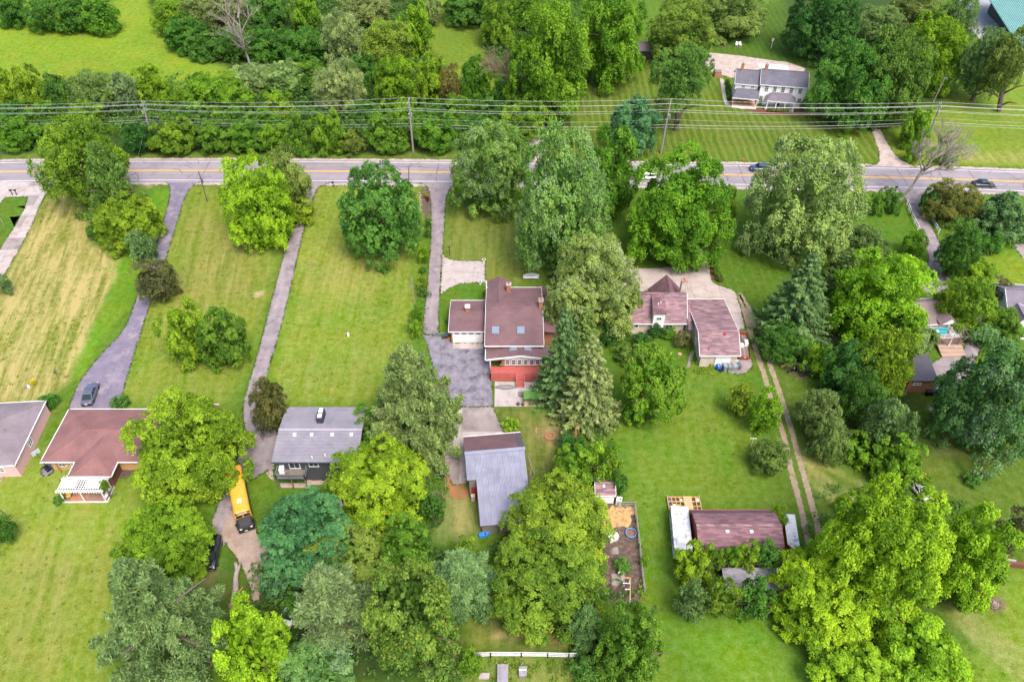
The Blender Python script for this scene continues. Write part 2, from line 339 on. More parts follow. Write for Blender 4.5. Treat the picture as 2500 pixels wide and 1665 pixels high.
for c,r,col in (((632,718),1.0,(.36,.28,.18)),(zF(1480,465),.5,(.42,.38,.33)),(zF(1720,580),2.2,(.10,.12,.03)),(zF(1930,820),2.8,(.105,.135,.03)),(zF(1590,750),2.6,(.10,.125,.04)),
                (zL(1590,760),1.6,(.12,.10,.05)),(zL(1640,900),1.3,(.12,.10,.05)),(zB(1450,1145),1.3,(.16,.12,.09)),(zM(1450,160),1.,(.16,.12,.09)),(zO(1970,970),1.4,(.09,.07,.045)),(zC(1700,410),1.0,(.2,.16,.09)),(z3(1790,355),1.4,(.09,.075,.05)),
                (zC(1830,400),.8,(.19,.15,.08)),(z5(1150,145),2.2,(.22,.16,.10)),(zF(480,180),1.8,(.13,.10,.07)),(zB(1720,430),.1,(.2,.16,.1)),(z6(1740,630),.9,(.05,.12,.015)),(zE(450,650),2.6,(.15,.12,.06))):
    A=P(*c); t=np.clip(1.4-np.hypot(GX-A.x,(GY-A.y))/r*(.8+.5*fbm(GX*.9,GY*.9,int(c[0]))),0,1)*.85; gcol[:]=gcol*(1-t[...,None])+np.array(col)*t[...,None]
big=fbm(GX*.06,GY*.06,11)
gcol*=(.84+.32*big)[...,None]*np.array([1.0,1.05,.95]); yel=np.clip((fbm(GX*.09+9,GY*.09,23)-.42)*2.2,0,1)*.4*(gcol[...,0]>.07); gcol[:]=gcol*(1-yel[...,None])+gcol*np.array([1.35,1.04,1.1])*yel[...,None]
me=bpy.data.meshes.new('ground')
nx,ny=len(gx),len(gy)
me.vertices.add(N); me.vertices.foreach_set('co',np.stack([GX,GY,np.zeros_like(GX)],-1).astype(np.float32).ravel())
ii,jj=np.meshgrid(np.arange(nx-1),np.arange(ny-1)); a=(jj*nx+ii).ravel(); q=np.stack([a,a+1,a+nx+1,a+nx],-1).astype(np.int32)
me.loops.add(q.size); me.loops.foreach_set('vertex_index',q.ravel()); me.polygons.add(len(q)); me.polygons.foreach_set('loop_start',np.arange(0,q.size,4,dtype=np.int32)); me.update(calc_edges=True)
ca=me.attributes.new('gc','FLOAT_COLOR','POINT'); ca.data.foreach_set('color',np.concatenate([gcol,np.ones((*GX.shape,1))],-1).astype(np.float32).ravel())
cb=me.attributes.new('gl','FLOAT_COLOR','POINT'); cb.data.foreach_set('color',np.stack([gsc,gal,gstr,gdry],-1).astype(np.float32).ravel())
m,nt,b=newmat('grass_ground'); g=_n(nt,'ShaderNodeNewGeometry').outputs['Position']
A1=_n(nt,'ShaderNodeAttribute',attribute_name='gc'); A2=_n(nt,'ShaderNodeAttribute',attribute_name='gl')
s3=_n(nt,'ShaderNodeSeparateColor'); nt.links.new(A2.outputs['Color'],s3.inputs[0])
def math_(op,a,b_=None):
    n=_n(nt,'ShaderNodeMath',operation=op)
    for i,v in ((0,a),(1,b_)):
        if v is None: continue
        if isinstance(v,(int,float)): n.inputs[i].default_value=v
        else: nt.links.new(v,n.inputs[i])
    return n.outputs[0]
cv=_n(nt,'ShaderNodeCombineXYZ'); nt.links.new(math_('MULTIPLY',s3.outputs[0],1.1),cv.inputs[0]); nt.links.new(math_('MULTIPLY',s3.outputs[1],.09),cv.inputs[1])
streak=noise(nt,cv.outputs[0],.55,6,.7)
nA=noise(nt,g,.16,5,.6); nB=noise(nt,g,.9,9,.74); nC=noise(nt,g,4.5,4,.7)
col=A1.outputs['Color']
hs=_n(nt,'ShaderNodeHueSaturation'); nt.links.new(ramp(nt,nA,.3,.7,.478,.515),hs.inputs['Hue']); nt.links.new(ramp(nt,nB,.3,.7,1.12,.88),hs.inputs['Saturation']); nt.links.new(ramp(nt,nB,.28,.72,.70,1.32),hs.inputs['Value']); nt.links.new(col,hs.inputs['Color']); col=hs.outputs[0]
# mown stripes
sw_=math_('ADD',s3.outputs[0],math_('MULTIPLY',nA,2.4)); wv=math_('SINE',math_('MULTIPLY',sw_,2*math.pi/1.75)); wv2=math_('SINE',math_('MULTIPLY',s3.outputs[0],2*math.pi/.61))
st=math_('MULTIPLY',math_('MULTIPLY',math_('ADD',math_('MULTIPLY',wv,.75),math_('MULTIPLY',wv2,.35)),s3.outputs[2]),ramp(nt,nA,.3,.65,.5,1.1))
col=mixc(nt,math_('MAXIMUM',math_('MULTIPLY',st,.5),0.),col,(.17,.19,.018)); col=mixc(nt,math_('MAXIMUM',math_('MULTIPLY',st,-.42),0.),col,(.045,.07,.008))
# straw
dr=math_('MULTIPLY',A2.outputs['Alpha'],math_('ADD',math_('MULTIPLY',ramp(nt,streak,.40,.60),.66),math_('MULTIPLY',ramp(nt,nB,.45,.7),.3)))
n5=_n(nt,'ShaderNodeMath',operation='MINIMUM'); nt.links.new(dr,n5.inputs[0]); n5.inputs[1].default_value=.92
col=mixc(nt,n5.outputs[0],col,mixc(nt,ramp(nt,nC,.3,.7),(.38,.30,.125),(.26,.23,.085)))
col=mixc(nt,1.,col,mixc(nt,ramp(nt,nC,.25,.75),(.72,.74,.7),(1.3,1.27,1.25)),'MULTIPLY')
nt.links.new(col,b.inputs['Base Color']); b.inputs['Roughness'].default_value=.95; b.inputs['Specular IOR Level'].default_value=.12
bump(nt,b,nC,.7,.12)
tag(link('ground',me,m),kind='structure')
# ---------------------------------------------------------------- roads, drives, paths (sheets lying a few millimetres over the ground)
ASPH=M('road_asphalt',(.232,.205,.222),(.20,.177,.195),.35,.85,30,.12,.1,blot=(.17,.15,.166),bscale=.25,lane=1)
ASPD=M('drive_asphalt_dark',(.165,.14,.185),(.125,.107,.148),.5,.85,25,.16,.15,blot=(.24,.205,.23),bscale=.35,lane=2)
ASPM=M('drive_asphalt_worn',(.255,.215,.22),(.19,.16,.172),.55,.9,20,.2,.2,blot=(.115,.10,.115),bscale=.5,lane=2)
ASPC=M('court_asphalt_patched',(.215,.195,.225),(.12,.11,.135),.9,.9,14,.3,.2,blot=(.065,.06,.075),bscale=.55)
CONC=M('concrete',(.37,.31,.285),(.30,.25,.235),.5,.85,18,.1,.1,blot=(.24,.20,.19),bscale=.45)
CONCP=M('concrete_pale',(.38,.33,.315),(.30,.26,.25),.6,.85,18,.12,.1,blot=(.25,.215,.20),bscale=.8)
CONCG=M('concrete_weathered',(.27,.225,.21),(.19,.16,.155),.45,.9,18,.14,.1,blot=(.13,.11,.11),bscale=.35)
GRAV=M('gravel',(.33,.25,.205),(.24,.175,.14),.5,.95,9,.3,.4,blot=(.20,.15,.115),bscale=.4)
GRAVP=M('gravel_pale',(.40,.33,.30),(.31,.25,.225),.6,.95,9,.28,.4,blot=(.25,.2,.17),bscale=.5)
DIRT=M('bare_dirt',(.30,.22,.165),(.21,.155,.11),1.3,.95,8,.35,.4,blot=(.12,.16,.03),bscale=1.1)
REDD=M('red_dirt',(.30,.115,.05),(.22,.105,.05),.8,.95,10,.25,.3,blot=(.11,.12,.03),bscale=.6)
MULCH=M('red_mulch',(.15,.045,.03),(.10,.035,.025),3,.95,14,.35,.4)
MULCHB=M('brown_mulch',(.10,.07,.055),(.06,.04,.035),2,.95,12,.4,.4,blot=(.2,.13,.09),bscale=1.5)
SEAL=M('crack_seal',(.03,.028,.032),None,3,.7,fa=.1,bs=0)
WLINE=M('white_line_paint',(.62,.61,.60),(.5,.49,.49),2,.7,20,.12,0)
YLINE=M('yellow_line_paint',(.62,.36,.02),(.55,.32,.03),2,.7,20,.12,0)
def chaikin(p,n):
    for _ in range(n):
        q=[]
        for i in range(len(p)):
            a,b_=p[i],p[(i+1)%len(p)]; q+=[a*.75+b_*.25,a*.25+b_*.75]
        p=q
    return p
EDGES=[]
def sheetw(name,W,mat,z,jit=0.,seg=.8,parent=None,kind='structure'):
    if any(k in name for k in ('drive','lane','pad','court')): EDGES.append([p.copy() for p in W])
    pts=[]
    for i in range(len(W)):
        a,b_=W[i],W[(i+1)%len(W)]; n=max(1,int((b_-a).length/seg)) if jit else 1
        for k in range(n): pts.append(a.lerp(b_,k/n))
    if jit: pts=[p+Vector((random.uniform(-jit,jit),random.uniform(-jit,jit),0)) for p in pts]
    pts=[Vector((p.x,p.y,z)) for p in pts]
    t=tessellate_polygon([pts]); mb=MB(); 
    fs=[]
    for f in t:
        a,b_,c=[pts[i] for i in f]
        fs.append(f if (b_-a).cross(c-a).z>0 else f[::-1])
    mb.add(pts,fs); o=link(name,mb.mesh(name),mat,parent)
    if kind: o['kind']=kind
    return o
def sheet(name,pts,mat,z,smooth=0,jit=.06,**k): return sheetw(name,chaikin([P(*p) for p in pts],smooth),mat,z,jit,**k)
def line_w(W,wd,jit=0.,seg=None):
    if seg:
        q=[]
        for a,b_ in zip(W[:-1],W[1:]):
            n=max(1,int((b_-a).length/seg)); q+=[a.lerp(b_,k/n) for k in range(n)]
        W=q+[W[-1]]
    L,R=[],[]
    for i,p in enumerate(W):
        d=(W[min(i+1,len(W)-1)]-W[max(i-1,0)]).normalized(); n=Vector((-d.y,d.x,0))
        L.append(p+n*(wd/2+random.uniform(-jit,jit))); R.append(p-n*(wd/2+random.uniform(-jit,jit)))
    return L,R
def ribbon(mb,W,wd,z,jit=0.,seg=None):
    L,R=line_w(W,wd,jit,seg); n=len(L)
    mb.add([(p.x,p.y,z) for p in L]+[(p.x,p.y,z) for p in R],[(i,n+i,n+i+1,i+1) for i in range(n-1)]); return mb
# main road
cl=[P(*p) for p in ((0,420),(350,417.5),(700,417.5),(1000,420),(1400,423.5),(1700,426.6),(1860,428),(2100,432),(2300,437.5),(2500,444))]
cf=np.polyfit([p.x for p in cl],[p.y for p in cl],4)
def roady(x):
    if x<-112: return np.polyval(cf,-112)+(x+112)*np.polyval(np.polyder(cf),-112)
    if x>116: return np.polyval(cf,116)+(x-116)*np.polyval(np.polyder(cf),116)
    return np.polyval(cf,x)
RC=[Vector((x,roady(x),0)) for x in np.arange(-420,421,3.)]
def off(W,d):
    o=[]
    for i,p in enumerate(W):
        t=(W[min(i+1,len(W)-1)]-W[max(i-1,0)]).normalized(); o.append(p+Vector((-t.y,t.x,0))*d)
    return o
mb=MB(); L1,R1=off(RC,4.75),off(RC,-5.1); n=len(RC); mb.add([(p.x,p.y,.014) for p in L1]+[(p.x,p.y,.014) for p in R1],[(i,n+i,n+i+1,i+1) for i in range(n-1)])
tag(link('road',mb.mesh('road'),ASPH),kind='structure')
mb=MB(); ribbon(mb,off(RC,5.15),1.0,.006,.15,.8); ribbon(mb,off(RC,-5.5),1.1,.006,.18,.8); tag(link('road_shoulder',mb.mesh('road_shoulder'),GRAVP),kind='structure')
for nm,dd,mt in (('white_edge_line',4.0,WLINE),('white_edge_line',-4.0,WLINE),('yellow_centre_line',.16,YLINE),('yellow_centre_line',-.16,YLINE)):
    mb=ribbon(MB(),off(RC,dd),.17 if mt is WLINE else .19,.019,.012,1.5); tag(link(nm,mb.mesh(nm),mt),kind='structure')
mb=MB(); rc=random.Random(5)
for k in range(95):
    x=rc.uniform(-112,118); o_=rc.uniform(-3.8,3.9); y=roady(x)+o_; lg=rc.random()<.45; a=rc.uniform(-.4,.4) if lg else math.pi/2+rc.uniform(-.5,.5)
    q=[Vector((x,y,0))]
    for s in range(rc.randint(3,7)):
        a+=rc.uniform(-.55,.55); q.append(q[-1]+Vector((math.cos(a),math.sin(a),0))*rc.uniform(.35,.9))
    q=[p for p in q if abs(p.y-roady(p.x))<4.3]
    if len(q)>2: ribbon(mb,q,rc.uniform(.07,.13),.0235,.02)
for x in (-70,-33,-17,2,52,88,97,104): ribbon(mb,[Vector((x+rc.uniform(-.15,.15),roady(x)+t,0)) for t in np.arange(-4,4.2,.8)],.08,.0265,.03)
tag(link('road_crack_seal',mb.mesh('road_crack_seal'),SEAL),kind='structure')
# drives
sheet('asphalt_driveway',px(z5,(1180,128),(1285,140),(1306,200),(1295,290),(1240,480),(1190,640),(1130,830),(1060,990),(980,1210),(930,1300),(800,1430),(690,1560))+px(zA,(600,270),(530,440),(460,640),(380,800),(290,980),(400,975),(425,880),(480,700),(700,600),(930,500),(940,330),(1000,140),(1040,0))+px(z5,(1070,1320),(1160,1040),(1250,790),(1310,600),(1370,400),(1410,270),(1450,190),(1520,142),(1600,128)),ASPD,.010,1,.05)
sheet('asphalt_driveway',px(z6,(400,140),(470,190),(450,330),(400,430),(310,620),(230,930),(150,1230),(80,1500),(0,1760))+px(zA,(1855,470),(1880,640),(1870,820),(1790,950),(1735,1040),(1690,1150),(1640,1270),(1618,1340),(1640,1440),(1690,1520),(1740,1500),(1760,1340),(1800,1200),(1860,1010),(1940,985),(2040,945),(2105,880),(2150,640),(2030,560),(1960,420),(2050,200),(2095,0))+px(z6,(180,1568),(270,1250),(330,1000),(400,700),(450,480),(505,300),(540,200),(600,157),(680,140)),ASPM,.010,1,.06)
sheet('gravel_drive',px(zL,(1690,450),(1740,300),(1800,200),(1960,330),(1955,400),(2010,490),(2075,560),(2050,620),(2000,690),(2025,800),(1995,870),(1965,1010),(1940,1010),(1935,950),(1900,790),(1830,645),(1720,500)),GRAV,.0145,1,.12)
sheet('asphalt_driveway',px(z6,(1290,150),(1365,157),(1408,200),(1420,300),(1420,560),(1400,800),(1385,1000),(1360,1200),(1352,1310),(1478,1310),(1475,1250),(1482,1040),(1492,900),(1505,700),(1517,500),(1530,300),(1545,210),(1605,160),(1700,150)),ASPM,.010,1,.05)
sheet('asphalt_court',px(z6,(1352,1309),(1478,1309),(1500,1340),(1560,1352),(1585,1375),(1820,1375),(1835,1330))+px(zB,(1835,0),(1870,100),(1880,240),(1895,446),(1668,449),(1560,400),(1450,200),(1380,-60)),ASPC,.0145,0,.05)
sheet('gravel_lane',px(z4,(880,1283),(1000,1275),(1085,1255),(1088,1180),(1060,1085),(1010,960),(960,850),(1030,850),(1075,940),(1130,1060),(1200,1180),(1290,1250),(1400,1290)),GRAVP,.010,1,.12)
sheet('gravel_lane',px(z3,(230,1268),(330,1240),(320,1170),(275,1080),(300,960),(350,820),(400,820),(412,960),(412,1080),(420,1190),(470,1260),(560,1272)),GRAVP,.010,1,.12)
sheet('asphalt_driveway',px(zD,(1150,185),(1240,200),(1285,260),(1330,360),(1385,490),(1440,620),(1476,720),(1450,780),(1380,855),(1400,960),(1480,1000),(1560,1000),(1650,900),(1600,720),(1530,560),(1440,400),(1405,300),(1425,240),(1475,195),(1560,185)),ASPM,.010,1,.05)
sheet('asphalt_court',px(zF,(1400,200),(1560,60),(1730,50),(1760,-80),(1840,-180),(1780,-330),(1850,-330),(1900,-100),(1830,100),(1700,330),(1500,330)),ASPM,.010,1,.05)
sheet('concrete_drive',px(zD,(2110,615),(2195,605),(2400,640),(2400,790),(2195,740)),CONCG,.010,0,.03)
sheet('gravel_lane',px(z3,(1600,400),(1660,403),(1900,428),(2195,470))+px(z4,(380,475),(525,527),(500,570),(300,600),(100,600))+px(z3,(1850,600),(1720,570),(1640,520)),GRAVP,.010,0,.05)
sheet('brick_path',px(z3,(1748,600),(1778,610),(1790,700),(1806,780),(1850,800),(1945,815),(1990,845),(1930,840),(1790,806),(1770,740)),CONCP,.0145,0,.03)
sheet('mulch_bed',px(z3,(1815,775),(1850,790),(1960,800),(2010,830),(2100,840),(2195,850))+px(z4,(480,845),(545,830),(560,872),(400,885),(200,880),(120,860))+px(z3,(2080,868),(1960,845),(1850,815)),MULCH,.0185,0,.1)
sheet('parking_lot',[(2350,-60),(2420,-60),(2480,100),(2600,180),(2600,260),(2420,120),(2330,40)],M('pale_lot_asphalt',(.30,.29,.32),None,.3,.8,fa=.06),.006,0,0)
JOINT=M('joint_sand',(.20,.175,.16),None,2,.9)
# concrete drives laid in slabs
def clip(poly,a,b_):
    n=Vector((-(b_-a).y,(b_-a).x,0)); o=[]
    for i in range(len(poly)):
        p,q=poly[i],poly[(i+1)%len(poly)]; dp,dq=(p-a).dot(n),(q-a).dot(n)
        if dp>=0: o.append(p)
        if (dp>=0)!=(dq>=0): o.append(p.lerp(q,dp/(dp-dq)))
    return o
def slabs(name,pts,mats,dirpx,cell,z0=.006,h=.02,gap=.05,smooth=0):
    W=chaikin([P(*p) for p in pts],smooth); base=sheetw(name,W,JOINT,z0,0)
    A,B=P(*dirpx[0]),P(*dirpx[1]); d=(B-A).normalized(); e=Vector((-d.y,d.x,0)); us=[(p-A).dot(d) for p in W]; vs=[(p-A).dot(e) for p in W]
    u=math.floor(min(us)/cell[0])*cell[0]
    while u<max(us):
        v=math.floor(min(vs)/cell[1])*cell[1]
        while v<max(vs):
            c=[A+d*(u+x)+e*(v+y) for x,y in ((gap/2,gap/2),(cell[0]-gap/2,gap/2),(cell[0]-gap/2,cell[1]-gap/2),(gap/2,cell[1]-gap/2))]
            p=W
            for i in range(4):
                p=clip(p,c[i],c[(i+1)%4])
                if len(p)<3: break
            if len(p)>=3:
                ar=abs(sum(p[i].x*p[(i+1)%len(p)].y-p[(i+1)%len(p)].x*p[i].y for i in range(len(p))))/2
                if ar>.25:
                    zt=z0+h+random.uniform(0,.008)
                    mb=MB(); k=len(p); t=tessellate_polygon([p]); vv=[(q.x,q.y,zt) for q in p]+[(q.x,q.y,z0+.001) for q in p]
                    fs=[f if (p[f[1]]-p[f[0]]).cross(p[f[2]]-p[f[0]]).z>0 else f[::-1] for f in t]+[(i,(i+1)%k,k+(i+1)%k,k+i) for i in range(k)]
                    mb.add(vv,fs); link('slab',mb.mesh('slab'),random.choice(mats),base)
            v+=cell[1]
        u+=cell[0]
    return base
C2=M('concrete_b',(.355,.30,.275),(.29,.24,.225),.5,.85,18,.1,.1,blot=(.23,.19,.18),bscale=.5); C3=M('concrete_c',(.39,.325,.295),(.31,.26,.24),.6,.85,18,.1,.1,blot=(.26,.21,.19),bscale=.4)
slabs('concrete_drive',px(zC,(900,800),(1085,801),(1300,798),(1420,772),(1520,712),(1570,660),(1620,600),(1660,300),(1690,160),(1760,160),(1680,400),(1640,620),(1660,760),(1690,905),(1740,932),(1850,968),(1880,1010),(1905,1100),(1942,1255),(1890,1275),(1830,1270),(1790,1100),(1500,1050),(1450,960),(1150,980),(900,980)),[CONC,C2,C3],(zC(1085,801),zC(1300,801)),(5.2,4.4))
slabs('concrete_drive',[(-120,441),(0,443),(131,447.5),(112,475),(98,500),(80,545),(60,585),(40,620),(15,665),(-20,720),(-60,700),(0,608),(35,555),(60,510),(69,481),(12,483),(0,497),(-80,560),(-120,560)],[CONCP,CONCG,C2],((0,640),(95,480)),(4.0,3.6))
slabs('concrete_patio',px(Z(1720,100,7.36),(940,402),(1490,440),(1530,540),(1000,520)),[M('white_concrete',(.48,.46,.46),(.42,.40,.40),.6,.8,18,.06,.05)],(Z(1720,100,7.36)(940,402),Z(1720,100,7.36)(1490,440)),(6,5),z0=.0145)
slabs('concrete_pad',px(z6,(1503,690),(1530,715),(1570,735),(1640,745),(1832,745),(1832,888),(1895,915),(1870,930),(1805,903),(1640,918),(1570,945),(1490,1002)),[CONCP],(z6(1500,830),z6(1830,835)),(6.2,4.6))
slabs('concrete_drive',px(zB,(1660,450),(1893,449),(1940,560),(1990,640),(1990,690),(1690,700),(1690,1035),(1650,1040),(1590,1046),(1545,960),(1520,850),(1560,600),(1600,500)),[CONCG,CONCG,CONCP],(zB(1660,450),zB(1893,449)),(4.5,5.2),z0=.010)
Q3=Z(1180,860,1380/220)
slabs('concrete_patio',px(Q3,(170,450),(880,460),(890,590),(620,590),(610,640),(600,830),(165,833)),[CONCP],(Q3(170,833),Q3(900,833)),(5.2,4.6),z0=.010)
slabs('concrete_patio',px(Q3,(615,725),(940,735),(900,833),(600,833)),[M('tan_concrete',(.36,.27,.17),None,.8,.9)],(Q3(170,833),Q3(900,833)),(2.1,4.6),z0=.010)
Q4=Z(1700,780,2355/300)
slabs('concrete_pad',px(Q4,(100,800),(820,740),(1050,720),(1085,880),(1010,990),(880,1050),(700,1040),(430,960),(330,830)),[CONCG],(Q4(400,900),Q4(1000,900)),(4,4),z0=.010,smooth=1)
Q5=Z(640,980,1853/260)
slabs('concrete_path',px(Q5,(60,1225),(180,1205),(215,1400),(130,1330))+[],[M('tan_slab',(.38,.29,.22),None,.8,.85)],(Q5(60,1225),Q5(180,1205)),(1.6,1.6),z0=.010)
slabs('concrete_patio',px(Q5,(290,1420),(780,1420),(800,1240),(880,1245),(865,1375),(1340,1385),(1340,1450),(845,1450),(835,1505),(290,1500)),[M('tan_slab_b',(.36,.275,.22),(.3,.23,.19),.8,.85)],(Q5(290,1500),Q5(840,1500)),(1.5,1.5),z0=.010)
slabs('concrete_path',px(Q5,(960,1255),(1060,1255),(1045,1378),(945,1378)),[M('tan_slab_c',(.36,.275,.22),(.3,.23,.19),.8,.85)],(Q5(290,1500),Q5(840,1500)),(1.5,1.5),z0=.012)
sheet('mulch_bed',px(Q5,(880,1250),(960,1250),(945,1375),(865,1375)),BLACK,.006); sheet('mulch_bed',px(Q5,(1060,1250),(1150,1250),(1140,1378),(1045,1378)),BLACK,.006)
sheet('asphalt_court',px(zB,(-60,640),(30,620),(240,640),(210,1000),(160,940),(60,1000),(-60,1010)),ASPM,.0125,0,.06)
# bare earth
def track(pts,wd): 
    mb=MB(); W=[P(*p) for p in pts]
    for _ in range(2):
        q=[W[0]]
        for a,b_ in zip(W[:-1],W[1:]): q+=[a*.75+b_*.25,a*.25+b_*.75]
        W=q+[W[-1]]
    ribbon(mb,W,wd*.85,.0055,.10,.22); return tag(link('dirt_track',mb.mesh('dirt_track'),DIRT),kind='structure')
track(px(zD,(10,1000),(40,1070),(85,1230),(140,1420),(190,1568))+px(zF,(200,180),(245,340),(290,470),(335,600),(385,770),(410,930),(455,1090),(505,1300),(550,1510)),1.0)
track(px(zD,(20,990),(70,1080),(135,1190),(200,1330),(260,1568))+px(zF,(285,220),(350,420),(420,640),(470,840),(530,1040),(600,1300),(645,1520)),1.0)
wheel_late=0
sheet('dirt_patch',px(zC,(1890,1050),(1930,1040),(1990,1130),(2060,1250),(1980,1290),(1945,1250)),DIRT,.0045,1,.3)
sheet('dirt_patch',px(zB,(1510,900),(1545,960),(1590,1048),(1680,1045),(1720,1080),(1690,1150),(1600,1165),(1555,1100)),REDD,.0065,1,.3)
Q6=Z(1440,1190,5.6)
sheet('dog_pen_soil',px(Q6,(200,190),(360,250),(620,240),(700,870),(755,1410),(700,1560),(300,1560),(150,1350),(250,1100),(150,620)),MULCHB,.0045,0,.2)
sheet('straw_patch',px(Q6,(230,215),(370,255),(605,265),(610,420),(540,520),(400,530),(160,640),(200,400)),M('straw',(.46,.29,.12),(.36,.22,.09),2,.95,12,.35,.4,blot=(.17,.10,.06),bscale=1.3),.0095,1,.5,seg=.4)
sheet('flower_bed',px(z6,(1330,215),(1350,190),(1395,190),(1415,240),(1415,410),(1370,420),(1350,300)),MULCHB,.0045,1,.1)
sheet('flower_bed',px(z6,(1565,190),(1620,170),(1650,290),(1580,325),(1552,300)),MULCHB,.0045,1,.1)
sheet('mulch_bed',px(zC,(1632,610),(1665,620),(1700,780),(1745,860),(1785,890),(1770,920),(1720,905),(1685,870),(1660,760)),MULCH,.0065,1,.08)
sheet('dirt_path',px(zE,(1525,20),(1560,15),(1515,145),(1495,150)),CONCG,.0045,0,.1)
# ---------------------------------------------------------------- trees: crowns of many leaf-sized faces
def nrm(a): return a/(np.linalg.norm(a,axis=-1,keepdims=True)+1e-9)
def leaves_mesh(name,c,n,t,ln,wd,leaf,mat):
    k=len(c); n=nrm(n); t=t-n*(t*n).sum(1,keepdims=True); t=nrm(t); b=np.cross(n,t)
    ln=ln[:,None]; wd=wd[:,None]
    v=np.stack([c-t*ln*.5,c-b*wd*.5+n*wd*.12,c+t*ln*.5,c+b*wd*.5+n*wd*.12],1).reshape(-1,3)
    me=bpy.data.meshes.new(name); me.vertices.add(4*k); me.vertices.foreach_set('co',v.astype(np.float32).ravel())
    me.loops.add(4*k); me.loops.foreach_set('vertex_index',np.arange(4*k,dtype=np.int32)); me.polygons.add(k); me.polygons.foreach_set('loop_start',np.arange(0,4*k,4,dtype=np.int32))
    me.update(calc_edges=True)
    a=me.attributes.new('leaf','FLOAT_COLOR','POINT'); a.data.foreach_set('color',np.repeat(np.concatenate([leaf,np.ones((k,1))],1),4,0).astype(np.float32).ravel())
    me.materials.append(mat); return me
def fib(n,rng,zmin=-.6):
    i=np.arange(n)+.5; z=1-(1-zmin)*i/n; a=i*2.39996+rng.uniform(0,6.28); r=np.sqrt(np.clip(1-z*z,0,1)); return np.stack([r*np.cos(a),r*np.sin(a),z],1)
def rdir(k,rng): return nrm(rng.normal(size=(k,3)))
def broad(seed,R,asp=.85,nl=34,lr=.30,sr=.75,nsub=16,nleaf=26,ll=.46,lw=.30,mode='maple',tip=0,white=0,fill=.06,lobevar=.35,egg=.25,up=.5):
    rng=np.random.default_rng(seed); Rz=R*asp
    d=fib(nl,rng); d=nrm(d+rng.normal(size=d.shape)*.16)
    sh=1-egg*np.clip(d[:,2:],0,1)*0+0
    low=fbm(d[:,0]*1.7+seed,d[:,1]*1.7+d[:,2]*1.3,seed)[:,None]
    dn=mode=='dense'
    rad=(.88+.2*low if dn else .76+.36*low)+rng.uniform(-.06,.06,(nl,1))*(1 if dn else 2.2)
    lR=R*lr*rng.uniform(1-lobevar,1+lobevar,(nl,1)); fl=np.array([1,1,.95 if dn else .62])
    se=1/(np.hypot(d[:,0],d[:,1])**2.7+np.abs(d[:,2])**2.7)**(1/2.7); d0=d*se[:,None]
    L=d0*rad*np.array([R,R,Rz])-d*lR*.6
    ltone=rng.uniform(.15,.85,nl)
    # clumps on each lobe
    K=nl*nsub; li=np.repeat(np.arange(nl),nsub); e=nrm(rdir(K,rng)*.9+d[li]*.65+np.array([0,0,.45]))
    S=L[li]+e*lR[li]*fl*rng.uniform(.65,1.1,(K,1)); S[:,2]-=(.0 if dn else .22)*np.linalg.norm((S-L[li])[:,:2],axis=1)*.5; sR=sr*rng.uniform(.6,1.35,(K,1)); stone=np.clip(ltone[li]+rng.normal(size=K)*.2,0,1)
    swhite=np.clip((fbm(S[:,0]*.2+seed,S[:,1]*.2+S[:,2]*.15,seed+5)-(.86-white))*3.2,0,1) if white else np.zeros(K)
    nleaf=int(nleaf*1.45); T=K*nleaf; si=np.repeat(np.arange(K),nleaf)
    g=rdir(T,rng); g=nrm(g+e[si]*.75+np.array([0,0,.3]))
    rr=rng.uniform(.45,1.05,(T,1)); C=S[si]+g*sR[si]*rr*np.array([1,1,.8])
    if mode in('maple','dense'):
        n=nrm(g*.55+np.array([0,0,up])+rng.normal(size=(T,3))*.38); t=rng.normal(size=(T,3))
    elif mode=='pine':
        n=nrm(np.cross(g,rng.normal(size=(T,3)))*.8+g*.25+np.array([0,0,.65])); t=g+rng.normal(size=(T,3))*.25
    elif mode=='willow':
        n=nrm(g*.8+rng.normal(size=(T,3))*.45); t=np.array([0,0,-1.])+rng.normal(size=(T,3))*.45; C[:,2]-=rng.random(T)*sr*.5
    else:
        n=nrm(g*.4+rng.normal(size=(T,3))*.7+np.array([0,0,.3])); t=rng.normal(size=(T,3))
    tone=np.clip(stone[si]+rng.normal(size=T)*.17,0,1)
    tp=np.zeros(T)
    if tip: tp=np.where((rr[:,0]>.72)&(g[:,2]>.25)&(rng.random(T)<tip),rng.uniform(.25,.8,T),0)
    wh=swhite[si]*rng.uniform(.1,.7,T)*(rng.random(T)<.5)
    ll*=.62; lw*=.66
    lnn=ll*rng.uniform(.65,1.3,T); wdd=lw*rng.uniform(.65,1.3,T)
    # leaves inside the crown
    F=int(T*fill); fc=rdir(F,rng)*np.cbrt(rng.uniform(.05,1,(F,1)))*np.array([R,R,Rz])*.78
    C=np.concatenate([C,fc]); n=np.concatenate([n,nrm(rng.normal(size=(F,3))+np.array([0,0,.6]))]); t=np.concatenate([t,rng.normal(size=(F,3))])
    lnn=np.concatenate([lnn,np.full(F,ll*2.6)]); wdd=np.concatenate([wdd,np.full(F,max(lw*2.6,ll*1.1))])
    leaf=np.stack([np.concatenate([tone,rng.uniform(.2,.6,F)]),np.concatenate([tp,np.zeros(F)]),np.concatenate([wh,np.zeros(F)])],1)
    q=np.percentile(np.hypot(C[:,0],C[:,1]),98.3); C[:,:2]*=R/q
    zt=np.percentile(C[:,2],99.4); zb=np.percentile(C[:,2],.8); C[:,2]=(C[:,2]-(zt+zb)/2)*2*Rz/(zt-zb)
    return C,n,t,lnn,wdd,leaf
